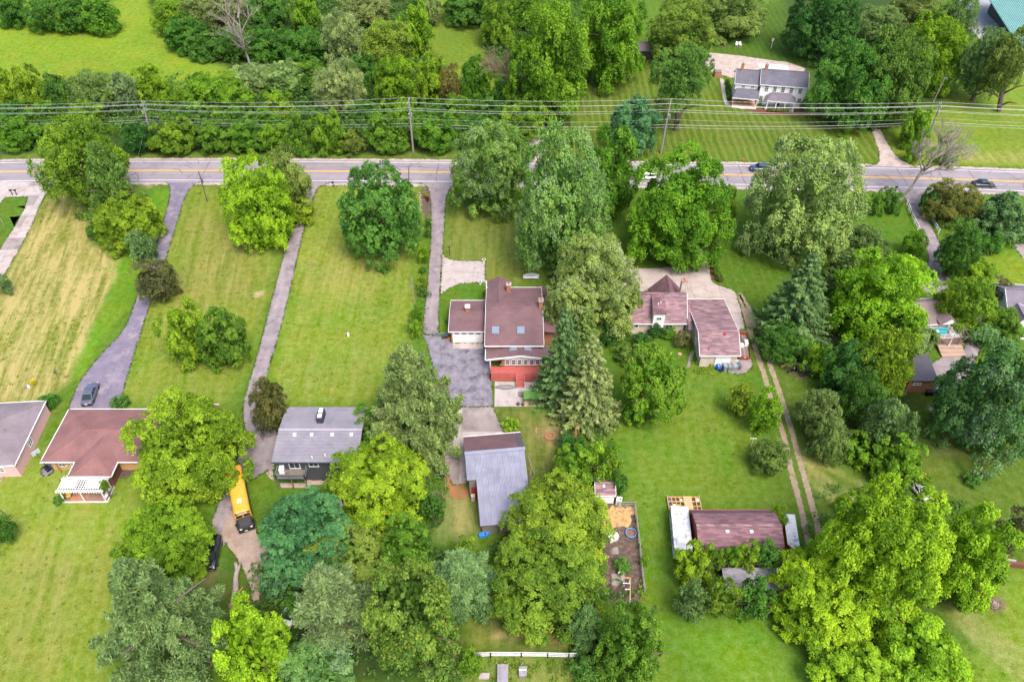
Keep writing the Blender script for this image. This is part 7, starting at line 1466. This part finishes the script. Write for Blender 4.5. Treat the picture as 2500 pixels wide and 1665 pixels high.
drop('service_wire','thin service wire from the first utility pole down to the pink house',PT_[0]*.6+PB_[0]*.4,P(255,640,4.),1.5); drop('service_wire','thin service wire from the leaning grey pole over the striped right lawn',s4,P(1910,645,5.5),.5,.012)
# mailboxes, hydrants, markers
def mailbox(label,bpx,h=1.1):
    B=P(*bpx); t=thing('mailbox',label,'mailbox',tuple(B)); part('post',MB().box((0,0,h/2),(.12,.12,h)),BLACK,t); M_=MB(); 
    loft(M_,[[(x,-.14,h),(x,-.14,h+.2),(x,-.08,h+.3),(x,.08,h+.3),(x,.14,h+.2),(x,.14,h)] for x in(-.28,.28)]); part('box',M_,BLACK,t); part('flag',MB().box((.05,.16,h+.2),(.2,.02,.06)),RST,t)
mailbox('left of the two black mailboxes at the pale concrete apron',z1(97,1495)); mailbox('right of the two black mailboxes at the pale concrete apron',z1(130,1495)); mailbox('black mailbox at the third driveway mouth',z2(672,1435)); mailbox('black mailbox beside the leaning dead tree',z4(1207,1470))
B=P(*z1(1555,1408)); t=thing('newspaper_box','green paper box by the brown service pole','mailbox',tuple(B)); part('post',MB().box((0,0,.45),(.1,.1,.9)),BLACK,t); part('box',MB().box((0,0,1.0),(.35,.5,.35)),M('green_box',(.05,.14,.11),None,2,.5),t)
def hydrant(label,bpx,mat):
    t=thing('fire_hydrant',label,'hydrant',tuple(P(*bpx))); part('barrel',MB().cyl((0,0,0),.2,.1,10).cyl((0,0,.1),.15,.6,10),mat,t); part('bonnet',MB().ball((0,0,.7),.18,10,6),mat,t); part('nozzle',MB().box((0,0,.5),(.5,.14,.14)).box((0,-.15,.5),(.16,.2,.16)),mat,t)
hydrant('red fire hydrant on the far verge left of centre',z1(1957,1192),RST); hydrant('orange fire hydrant on the verge near the dark blue hatchback',z3(1924,1238),M('orange_paint',(.55,.14,.02),None,2,.5))
B=P(*z2(1160,1148)); t=thing('marker_post','orange and white pipeline marker post on the verge','marker',tuple(B)); part('lower',MB().cyl((0,0,0),.09,.9,8),WHITE,t); part('upper',MB().cyl((0,0,.9),.09,.9,8),M('marker_orange',(.6,.16,.015),None,2,.5),t)
# lamp post, urns, hoop, feeder, planter
B=P(*z6(1563,705)); t=thing('lamp_post','black lamp post by the pale concrete pad','lamp',tuple(B)); part('shaft',MB().cyl((0,0,0),.05,2.0,8),BLACK,t); part('lantern',MB().cyl((0,0,2.0),.13,.3,8,.17).cyl((0,0,2.3),.19,.12,8,.03),BLACK,t)
for p_,l in ((z6(1823,752),'white urn at the far corner of the pale concrete pad'),(z6(1795,922),'white urn at the near corner of the pale concrete pad')): t=thing('urn',l,'urn',tuple(P(*p_))); part('foot',MB().cyl((0,0,0),.2,.18,12,.1),WHITE,t); part('bowl',MB().cyl((0,0,.18),.14,.4,14,.34).ring((0,0,.58),.33,.05,14,6),WHITE,t); part('planting',MB().ball((0,0,.58),.25,10,6,.6),M('plant_green',(.06,.12,.02),None,5,.9),t)
B=P(*zA(368,925),.012); t=thing('basketball_hoop','black portable basketball hoop on the dark pad beside the ranch','basketball hoop',tuple(B),2.5); part('base',MB().prism([(-.55,-.4),(.7,-.35),(.7,.35),(-.55,.4)],0,.3),BLACK,t); part('pole',MB().tube([(0,0,.2),(.1,0,2.),(.9,0,3.1)],.06,8),BLACK,t); part('backboard',MB().box((1.0,0,3.2),(.06,1.2,.8)),M('board_grey',(.42,.45,.48),None,2,.3),t); part('hoop',MB().ring((1.3,0,2.95),.23,.025,16,5),RST,t)
B=P(*zA(450,235)); t=thing('bird_feeder','bird feeder on a thin post in the dry lawn','bird feeder',tuple(B)); part('post',MB().cyl((0,0,0),.04,1.5,6),CREOS,t); part('house',MB().box((0,0,1.6),(.3,.3,.25)).hexa([(-.22,-.22,1.72),(.22,-.22,1.72),(.22,.22,1.72),(-.22,.22,1.72),(-.02,-.22,1.95),(.02,-.22,1.95),(.02,.22,1.95),(-.02,.22,1.95)]),CREOS,t)
B=P(*z4(258,373)); t=thing('bird_house','white birdhouse on a white post on the farmhouse lawn','bird house',tuple(B)); part('post',MB().box((0,0,1.1),(.14,.14,2.2)),WHITE,t); part('house',MB().box((0,0,2.45),(.5,.4,.5)),WHITE,t); part('roof',MB().hexa([(-.35,-.3,2.7),(.35,-.3,2.7),(.35,.3,2.7),(-.35,.3,2.7),(-.35,-.02,2.98),(.35,-.02,2.98),(.35,.02,2.98),(-.35,.02,2.98)]),M('orange_roof',(.5,.22,.12),None,2,.6),t)
chair('left white slatted chair on the farmhouse lawn',tuple(P(*z3(1875,360))),-.2,WHITE,s=1.35); chair('right white slatted chair on the farmhouse lawn',tuple(P(*z3(1903,360))),.35,WHITE,s=1.35)
t=thing('planter','ringed stone planter on the lawn above the red roof','planter',tuple(P(*zA(1265,435)))); part('bowl',MB().cyl((0,0,0),.45,.5,14,.55),BRICK,t); part('rim',MB().ring((0,0,.5),.45,.09,16,6),WHITE,t); part('finial',MB().cyl((0,0,.5),.12,.5,8,.05),WHITE,t)
tree(*zA(250,258),17,12,'air',(.32,.27,.015),'yellow flowering clump on the dry lawn',name='shrub',cat='shrub'); solo('well_cap',MB().cyl((0,0,0),.22,.35,12),WHITE,'white capped pipe beside the yellow clump on the dry lawn','pipe',tuple(P(*zA(222,300)))); solo('wood_block',MB().box((0,0,.12),(.9,.4,.24)),WOODOLD,'dark wood block beside the yellow clump on the dry lawn','block',tuple(P(*zA(208,298))),.6)
t=thing('utility_pedestal','small white utility box in the middle of the third lawn','utility box',tuple(P(*z6(787,1318)))); part('body',MB().box((0,0,.35),(.35,.35,.7)),WHITE,t); part('base',MB().box((-.25,.05,.1),(.4,.4,.2)),M('green_base',(.05,.10,.05),None,2,.8),t)
# white swing bench behind the brown house
B=P(*m_(1548,272)); t=thing('garden_bench','curved white garden bench behind the brown house roof','bench',(B.x,B.y+2.2,0)); k=10
for i in range(k): a=math.pi*(.25+.5*i/(k-1)); part('slat',MB().box((2.*math.cos(a),1.9*math.sin(a)-1.2,.7),(.3,.08,.9),a-math.pi/2),WHITE,t)
part('seat',MB().box((0,.2,.45),(2.6,.5,.08)),WHITE,t)
# chain gate at the fourth driveway, bin
A_,B_=P(*m_(-10,1060)),P(*m_(225,1060)); t=thing('metal_gate','galvanised tube gate across the fourth driveway by the garage','gate',tuple(A_)); L=(B_-A_).length; d=(B_-A_).normalized()
for z in (.15,.55,.95): part('rail',MB().beam(Vector((0,0,z)),d*L+Vector((0,0,z)),.05,.05),STEEL,t)
for f in (0,.33,.66,1.): p=d*L*f; part('post',MB().box((p.x,p.y,.55),(.07,.07,1.1)),STEEL,t)
t=thing('dust_bin','dark blue bin beside the garage corner','bin',tuple(P(*m_(190,1095)))); part('body',MB().hexa([(-.3,-.3,0),(.3,-.3,0),(.3,.3,0),(-.3,.3,0),(-.36,-.36,1.),(.36,-.36,1.),(.36,.36,1.),(-.36,.36,1.)]),M('navy_plastic',(.02,.03,.06),None,3,.5),t); part('lid',MB().box((0,0,1.04),(.78,.8,.08)),M('navy_lid',(.05,.07,.12),None,3,.4),t); solo('fire_wood',MB().box((0,0,.2),(1.1,.5,.4)),BRICK,'small rust coloured stack beside the dark blue bin','stack',tuple(P(*m_(205,1100)))[:2]+(0,))
# deck and patio things
for p_,l,rr in ((Q3(272,215),'larger potted plant on the red deck','.26'),(Q3(315,212),'smaller potted plant on the red deck','.18')): t=thing('flower_pot',l,'pot',tuple(P(*p_,1.0))); r_=float(rr); part('pot',MB().cyl((0,0,0),r_*.75,r_*1.3,12,r_),CREOS,t); part('planting',MB().ball((0,0,r_*1.4),r_*1.1,10,6,.6),M('pot_green',(.14,.16,.03),None,6,.9),t)
for p_,l in ((Q3(533,805),'left dark flower pot at the patio edge'),(Q3(605,808),'right dark flower pot at the patio edge')): t=thing('flower_pot',l,'pot',tuple(P(*p_,.03))); part('pot',MB().cyl((0,0,0),.22,.4,12,.3),BLACK,t); part('soil',MB().cyl((0,0,.35),.27,.06,12),MULCHB,t)
B=P(*Q3(350,540),.03); t=thing('canoe','grey hull lying upside down on the patio below the red deck','canoe',tuple(B)); C=MB(); loft(C,[[(x,-w_,0),(x,-w_*.8,h_*.7),(x,0,h_),(x,w_*.8,h_*.7),(x,w_,0)] for x,w_,h_ in ((-1.9,.05,.1),(-1.3,.3,.3),(-.4,.42,.38),(.6,.40,.36),(1.4,.25,.28),(1.9,.05,.1))]); part('hull',C,M('grey_hull',(.17,.165,.18),None,2,.5),t,True)
t=thing('patio_bench','weathered little bench on the pale patio','bench',tuple(P(*Q3(580,655),.03))); part('seat',MB().box((0,0,.4),(.75,1.0,.07)),WOODOLD,t)
for s in (-1,1): part('leg',MB().box((0,s*.4,.19),(.6,.08,.36)),WOODOLD,t)
A_,B_=P(*Q3(615,720),1.3),P(*Q3(925,720),1.3); C_=P(*Q3(620,592),1.5); t=thing('green_shelter','low shelter with bright green flat roof at the patio edge','shelter',(A_.x,A_.y,0)); L=B_.x-A_.x; D_=C_.y-A_.y; GR=M('green_roof_paint',(.075,.19,.03),(.06,.15,.025),1,.6)
part('roof',MB().slab([(0,0,1.35),(L,0,1.35),(L,D_,1.6),(0,D_,1.6)],.1),GR,t); rh=part('roof_hatch',MB().slab([(L*.33,D_*.25,1.47),(L*.6,D_*.25,1.47),(L*.6,D_*.95,1.64),(L*.33,D_*.95,1.64)],.06),GR,t)
for x in (.1,L*.32,L-.1):
    for y in (.1,D_-.1): part('post',MB().box((x,y,.62),(.1,.1,1.24)),CREOS,t)
t=thing('fire_pit','ring of brick around a green fire pit','fire pit',tuple(P(*Q3(1020,1293)))); k=14
for i in range(k): a=2*math.pi*i/k; part('brick',MB().box((.75*math.cos(a),.75*math.sin(a),.12),(.28,.29,.24),a),M('pit_brick%d'%(i%3),(.36-.03*(i%3),.13,.07),None,4,.9),t)
for a_,b_,l in ((Q3(795,1200),Q3(828,1160),'longer stick lying on the lawn above the fire pit'),(Q3(808,1225),Q3(822,1208),'shorter stick lying on the lawn above the fire pit')): a,b2=P(*a_,.03),P(*b_,.03); solo('stick',MB().beam((0,0,0),tuple(b2-a),.08,.06),WOOD,l,'stick',tuple(a))
a=P(*zE(633,760)); b2=P(*zE(650,590),3.5); solo('broken_trunk',MB().tube([(0,0,-.1),tuple((b2-a)*.5),tuple(b2-a)],[.3,.22,.16],8),M('orange_heartwood',(.30,.10,.04),(.2,.08,.04),2,.9),'splintered orange trunk at the foot of the pale front spruce','trunk',tuple(a))
# barrels and bins behind the saltbox garage
B=P(*Q4(405,905),.03); d=(P(*Q4(430,960),.5)-P(*Q4(385,800),.5)); hd=math.atan2(d.y,d.x); t=thing('blue_barrel','blue plastic tank lying on its side by the garage corner','barrel',tuple(B),hd); C=MB(); n=16
loft(C,[[(x,r_*math.cos(2*math.pi*j/n),.42+r_*math.sin(2*math.pi*j/n)) for j in range(n)] for x,r_ in ((-1.0,.3),(-.92,.4),(-.3,.42),(-.28,.39),(-.2,.42),(.3,.42),(.32,.39),(.4,.42),(.92,.4),(1.0,.3))]); part('drum',C,M('barrel_blue',(.01,.08,.42),None,3,.35),t,True)
for x in (-.55,.05,.6): part('cap',MB().box((x,-.05,.85),(.2,.12,.05)),WHITE,t)
for p_,l,sx,cl in ((Q4(545,955),'leftmost grey lidded bin in the row behind the garage',.75,(.22,.25,.27)),(Q4(630,965),'second grey lidded bin in the row behind the garage',.85,(.19,.22,.245)),(Q4(715,960),'third grey lidded bin in the row behind the garage',.85,(.24,.27,.29)),(Q4(795,940),'rightmost blue-grey bin in the row behind the garage',.6,(.10,.12,.17))):
    t=thing('wheelie_bin',l,'bin',tuple(P(*p_,.03)),.1); m0=M('bin_grey_%d'%int(sx*100+cl[0]*100),cl,None,3,.5); part('body',MB().hexa([(-sx*.42,-.4,0),(sx*.42,-.4,0),(sx*.42,.4,0),(-sx*.42,.4,0),(-sx*.5,-.5,1.0),(sx*.5,-.5,1.0),(sx*.5,.5,1.0),(-sx*.5,.5,1.0)]),m0,t); part('lid',MB().box((0,0,1.05),(sx*1.04,1.06,.09)),m0,t)
solo('round_tub',MB().ring((0,0,.25),.3,.1,16,6).cyl((0,0,0),.3,.25,14),BLACK,'black round tub beside the blue tank','tub',tuple(P(*Q4(470,985),.03))); A_=P(*Q4(470,860),.03); B_=P(*Q4(790,855),.03); t=thing('work_bench','long white bench with clutter along the garage back wall','bench',tuple(A_)); L=(B_-A_).length; part('top',MB().box((L/2,0,.8),(L,.6,.07)),M('bench_top',(.55,.42,.38),None,2,.7),t)
for x in (.1,L/2,L-.1): part('leg',MB().box((x,0,.38),(.1,.5,.76)),WHITE,t)
for i,(fx,cl,l) in enumerate(((.25,(.10,.07,.06),'dark bucket on the garage bench'),(.48,(.45,.38,.28),'cream bucket on the garage bench'),(.62,(.05,.05,.06),'black can on the garage bench'))): solo('bucket',MB().cyl((0,0,0),.17,.35,12,.21),M('bucket%d'%i,cl,None,2,.6),l,'bucket',(A_.x+L*fx,A_.y,.87))
for i in range(4): solo('plank_leaning',MB().beam((0,0,.05),(.35,.75,2.3),.16,.05),STEEL if i%2 else WHITE,('leftmost','second','third','rightmost')[i]+' board leaning against the garage back wall','board',tuple(P(*Q4(650+32*i,815),.03)),group='boards leaning on the garage wall')
# scrap pile
a,b2=P(*Q4(1625,915),.1),P(*Q4(1840,845),.1); solo('lumber_beam',MB().beam((0,0,.06),tuple((b2-a)+Vector((0,0,.06))),.42,.18),WOOD,'fresh yellow timber beam lying by the scrap pile','beam',tuple(a)); B=P(*Q4(2010,950)); t=thing('scrap_cart','grey metal cart box at the scrap pile','cart',tuple(B),-.3); part('box',MB().box((0,0,.45),(1.5,1.3,.5)),M('rusty_grey',(.2,.18,.16),(.14,.11,.09),2,.7),t); part('floor',MB().box((0,0,.72),(1.3,1.1,.04)),WOODOLD,t)
for s in(-1,1): wheel_(t,0,s*.75,.28,.15,STEEL)
B=P(*Q4(1840,1000)); t=thing('motor_bike','black bike-like machine lying in the scrap pile','motorbike',tuple(B),.3); part('frame',MB().tube([(-.8,0,.4),(-.3,0,.7),(.3,0,.75),(.8,0,.4)],.1,6).box((0,0,.45),(.5,.3,.4)),BLACK,t)
for s in(-1,1): wheel_(t,s*.75,0.02*s,.3,.14,STEEL)
part('tank',MB().ball((.2,0,.8),.2,10,6),CHROME,t); solo('metal_sheet',MB().slab([(-.7,-.6,.5),(.7,-.6,.5),(.7,.6,.95),(-.7,.6,.95)],.05).box((0,0,.25),(.1,.1,.5)),STEEL,'bent grey metal sheet at the foot of the small vivid tree','sheet',tuple(P(*Q4(2115,960))),-.5)
solo('scrap_debris',MB().box((0,0,.1),(2.2,.5,.2)).box((.8,.4,.15),(.9,.5,.3)).box((-.6,-.4,.12),(.7,.4,.24)),M('dark_scrap',(.05,.04,.035),None,2,.9),'dark low debris along the edge of the scrap pile','debris',tuple(P(*Q4(2080,1050))),-.05)
# dog pen
pts=[P(*Q6(*p),1.25) for p in ((398,200),(512,198),(620,195))]+[P(*Q6(*p),1.25) for p in ((622,200),(650,420),(690,760),(715,1010),(735,1200),(760,1405))]
t=thing('pen_fence','weathered post and rail wire fence round the dog pen','fence',(pts[0].x,pts[0].y,0)); o=Vector((pts[0].x,pts[0].y,0)); GP=M('grey_fence_wood',(.27,.25,.23),(.2,.185,.17),3,.9)
loc=[Vector((p.x,p.y,0))-o for p in pts]; loc.pop(3)
for a,b_ in zip(loc[:-1],loc[1:]):
    L=(b_-a).length; n=max(1,round(L/2.))
    for i in range(n): p=a.lerp(b_,i/n); part('post',MB().box((p.x,p.y,.65),(.11,.11,1.3)),GP,t)
    for z in (.15,.68,1.22): part('rail',MB().beam(a+Vector((0,0,z)),b_+Vector((0,0,z)),.06,.12),GP,t)
    wm=MB(); k=int(L/.16)
    for i in range(1,k): p=a.lerp(b_,i/k); wm.box((p.x,p.y,.68),(.018,.018,1.1))
    part('wire_mesh',wm,STEEL,t)
B=P(*Q6(560,632)); t=thing('paddling_pool','round blue-rimmed paddling pool in the dog pen','pool',tuple(B)); part('rim',MB().ring((0,0,.28),.72,.085,28,8),M('pool_blue',(.10,.22,.42),None,2,.4),t); part('wall',MB().ring((0,0,.14),.74,.06,28,6,2.4),M('pool_dark_blue',(.02,.06,.22),None,2,.4),t); part('floor',MB().cyl((0,0,.02),.7,.05,24),M('pool_mud',(.20,.10,.055),(.14,.08,.05),3,.8),t)
B=P(*Q6(310,700)); t=thing('dog_house','white dog house with a grey slot roof in the dog pen','dog house',tuple(B),.45); part('body',MB().box((0,0,.4),(1.3,.95,.8)),WHITE,t); part('roof',MB().slab([(-.7,-.55,.8),(.7,-.55,.8),(.7,.05,1.05),(-.7,.05,1.05)],.07).slab([(-.7,.05,1.05),(.7,.05,1.05),(.7,.55,.8),(-.7,.55,.8)],.07),WHITE,t); part('roof_vent',MB().box((0,.22,.99),(1.1,.22,.08)),STEEL,t)
slabs('concrete_pad',px(Q6,(295,1175),(475,1185),(475,1350),(300,1335)),[CONCG],(Q6(295,1175),Q6(475,1185)),(3.2,3.),z0=.012); slabs('concrete_pad',px(Q6,(310,820),(385,810),(395,910),(300,910)),[CONCG],(Q6(310,820),Q6(385,810)),(3.2,3.),z0=.012)
t=thing('pen_gate','white tube frame standing on the concrete pad of the dog pen','frame',tuple(P(*Q6(470,1500)))); o=P(*Q6(470,1500)); q=[P(*Q6(*p),1.4)-o for p in ((450,1230),(552,1235),(552,1525))]
part('frame',MB().beam(q[0],q[1],.09,.09).beam(q[1],q[2],.09,.09),WOOD,t)
for p0,p1 in (((450,1305),(552,1308)),((480,1390),(552,1390))): a,b_=P(*Q6(*p0),1.4)-o,P(*Q6(*p1),1.4)-o; part('rail',MB().beam(a,b_,.08,.08),WHITE,t)
for k in q: part('post',MB().beam((k.x,k.y,0),(k.x,k.y,1.4),.08,.08),WHITE,t)
t=thing('white_stool','broken white plastic chair on the dog pen pad','chair',tuple(P(*Q6(430,1205),.03)),.6); part('seat',MB().box((0,0,.4),(.5,.5,.06)),WHITE,t); part('backrest',MB().box((-.2,.25,.65),(.45,.06,.5)),WHITE,t)
for sx in(-1,1):
    for sy in(-1,1): part('leg',MB().box((sx*.2,sy*.2,.2),(.06,.06,.4)),WHITE,t)
# white rail fences
def rail_fence(label,pts,h,rails,mat=WHITE,ps=2.4,rw=.14):
    W=[P(*p) for p in pts]; o=W[0]; t=thing('rail_fence',label,'fence',tuple(o))
    for a,b_ in zip(W[:-1],W[1:]):
        a,b_=a-o,b_-o; n=max(1,round((b_-a).length/ps))
        for i in range(n+1): p=a.lerp(b_,i/n); part('post',MB().box((p.x,p.y,h/2),(.13,.13,h)),mat,t)
        for r_ in rails: part('rail',MB().beam(a+Vector((0,0,h*r_)),b_+Vector((0,0,h*r_)),.05,rw),mat,t)
rail_fence('white two-rail fence left of the right-hand driveway',px(zD,(1293,312),(1325,400),(1378,512)),1.2,(.45,.9)); rail_fence('white two-rail fence right of the right-hand driveway',px(zD,(1468,400),(1500,470),(1538,535)),1.1,(.45,.9))
v_=Z(1130,1580,4.206); rail_fence('long white three-rail fence at the bottom of the olive lawn',px(v_,(130,104),(285,96),(600,97),(870,101),(1085,108),(1240,101)),1.25,(.3,.62,.95),ps=2.6,rw=.20)
# coops beyond the fence
a=P(*v_(410,170),.9); t=thing('long_coop','long narrow grey hutch beyond the white fence','hutch',(a.x,a.y-3.4,0)); G1=M('hutch_grey',(.24,.22,.25),(.19,.175,.2),2,.7,blot=(.33,.32,.36)); part('body',MB().box((0,0,.4),(1.15,6.6,.8)),WOODG,t); part('roof',MB().slab([(-.65,-3.4,.85),(-.2,-3.4,.98),(-.2,3.4,.98),(-.65,3.4,.85)],.06).slab([(-.2,-3.4,.98),(.65,-3.4,.88),(.65,3.4,.88),(-.2,3.4,.98)],.06),G1,t); part('end_board',MB().box((0,3.36,.4),(1.1,.06,.8)),WOODOLD,t)
t=thing('small_hutch','square grey hutch with a pale ridge beyond the white fence','hutch',tuple(P(*v_(615,275)))); part('body',MB().box((0,0,.4),(.85,1.1,.8)),WOODG,t); part('roof',MB().box((0,0,.84),(.95,1.2,.08)),G1,t); part('ridge',MB().box((0,.15,.9),(.95,.12,.06)),WHITE,t)
solo('paving_block',MB().box((0,0,.15),(1.3,.7,.3)),CONC,'pinkish concrete block lying beyond the white fence','block',tuple(P(*v_(218,300)))); solo('small_stone',MB().box((0,0,.15),(.35,.4,.3)),CONCP,'small pale stone just beyond the white fence','stone',tuple(P(*v_(608,172))),.3)
# clothesline, balls, pipes, log, stump
t=thing('clothesline_post','white T shaped clothesline post on the lower lawn','post',tuple(P(*zE(1985,755)))); part('shaft',MB().cyl((0,0,0),.05,2.,8),WHITE,t); part('arm',MB().box((0,0,2.),(1.0,.07,.07)),WHITE,t)
for p_,r_,l,m0 in ((zF(1437,968),.16,'orange ball on the shaded lawn',M('orange_ball',(.6,.25,.02),None,2,.5)),(zF(1670,682),.16,'white ball on the shaded lawn',WHITE)): solo('ball',MB().ball((0,0,r_),r_,12,8),m0,l,'ball',tuple(P(*p_)),smooth=True)
t=thing('pipe_frame','pale metal pipe frame in the scrub by the red dirt','frame',tuple(P(*zB(1525,1060)))); o=P(*zB(1525,1060)); a,b_,c_=[P(*zB(*p),1.6)-o for p in ((1450,965),(1525,965),(1527,1055))]; part('tube',MB().tube([a,b_],.05,6).tube([b_,c_],.05,6),STEEL,t)
for k in (a,b_,c_): part('leg',MB().tube([(k.x,k.y,0),tuple(k)],.045,6),STEEL,t)
a,b_=P(*u_(395,1425),.35),P(*u_(440,1020),.35); d=b_-a; t=thing('fallen_log','bleached fallen tree trunk lying on the grass by the gravel drive','log',(a.x,a.y,0)); LW=M('bleached_log',(.36,.30,.28),(.24,.18,.16),2,.9,blot=(.16,.09,.07),bscale=1.2); part('trunk',MB().tube([(0,0,.36)]+[tuple(d*f+Vector((.1*math.sin(f*7),0,.36))) for f in (.3,.6,.85)]+[tuple(d+Vector((-.35,0,.36)))],[.42,.40,.33,.28,.22],10),LW,t); part('fork',MB().tube([tuple(d*.75+Vector((.05,0,.36))),tuple(d+Vector((.3,.1,.4)))],[.24,.14],8),LW,t)
a=P(*u_(380,1480)); solo('tree_stump',MB().cyl((0,0,0),.5,.35,12,.4),M('stump',(.24,.12,.09),None,3,.9),'reddish stump at the butt of the fallen log','stump',tuple(a)); a,b_=P(*u_(437,1340),.05),P(*u_(490,1275),.05); solo('branch_stick',MB().tube([(0,0,0),tuple(b_-a)],.05,6),WOOD,'bare branch lying beside the fallen log','branch',tuple(a))
a=P(*zO(1970,975)); t=thing('brush_pile','small heap of stump and brush on the bottom right lawn','brush pile',tuple(a)); br=MB(); rr=random.Random(4)
for i in range(26): an=rr.uniform(0,6.28); p=Vector((rr.uniform(-.8,.8),rr.uniform(-.6,.6),rr.uniform(.1,.5))); br.tube([p-Vector((math.cos(an),math.sin(an),.1))*.6,p+Vector((math.cos(an),math.sin(an),.2))*.6],.05,5)
part('brush',br,DEADB,t); part('stump',MB().cyl((0,0,0),.55,.45,10,.4),DEADW,t)
t=thing('water_tank','white round tank lid on a post beside the horse trailer','tank',tuple(P(*q_(2085,1090)))); part('dish',MB().cyl((0,0,1.5),.15,.12,18,.5).ball((0,0,1.6),.5,18,8,.35),WHITE,t); part('post',MB().cyl((0,0,0),.06,1.5,8),CREOS,t)
solo('feed_tray',MB().cyl((0,0,0),.35,.12,12),M('orange_clay',(.5,.26,.12),None,2,.7),'orange tray on the lawn by the stone house path','tray',tuple(P(*n_(862,1215)))); t=thing('air_unit','grey metal cabinet standing between spruce and bushes','cabinet',tuple(P(*zC(885,1340)))); part('body',MB().box((0,0,.8),(1.2,1.0,1.6)),STEEL,t); part('top',MB().box((0,0,1.63),(1.25,1.05,.07)),M('cab_top',(.36,.38,.43),None,2,.5),t)
t=thing('compost_box','brown wooden box at the farmhouse drive','box',tuple(P(*z3(1727,585)))); part('body',MB().box((0,0,.7),(1.8,1.6,1.4)),BRICK,t); part('lid',MB().box((0,0,1.43),(1.9,1.7,.08)),WOODOLD,t)
for k,(p_,l) in enumerate(((h4(1135,960),'dark round fire bowl by the ranch wing'),(h4(1245,1090),'brown coiled garden ring by the ranch wing'))): solo('coil',MB().ring((0,0,.15),.5,.13,18,6),CREOS if k else BLACK,l,'ring',tuple(P(*p_)))
solo('blue_bin',MB().box((0,0,.35),(.7,.5,.7)),M('bin_blue',(.01,.06,.38),None,2,.4),'blue bin tucked beside the ranch wing','bin',tuple(P(*h4(1105,1050)))); sheet('mulch_bed',px(h4,(1080,960),(1380,960),(1390,1030),(1180,1140),(1060,1130)),MULCHB,.0045,1,.15)
for i in range(9): a=P(*z6(1332+8*(i%2),225+19*i)); solo('bed_stone',MB().box((0,0,.1),(.35,.3,.22),.3*i),CONCP,f"{['first','second','third','fourth','fifth','sixth','seventh','eighth','ninth'][i]} pale edging stone from the road in the flower bed left of the driveway mouth",'stone',(a.x,a.y,-.01),group='edging stones of the flower bed')
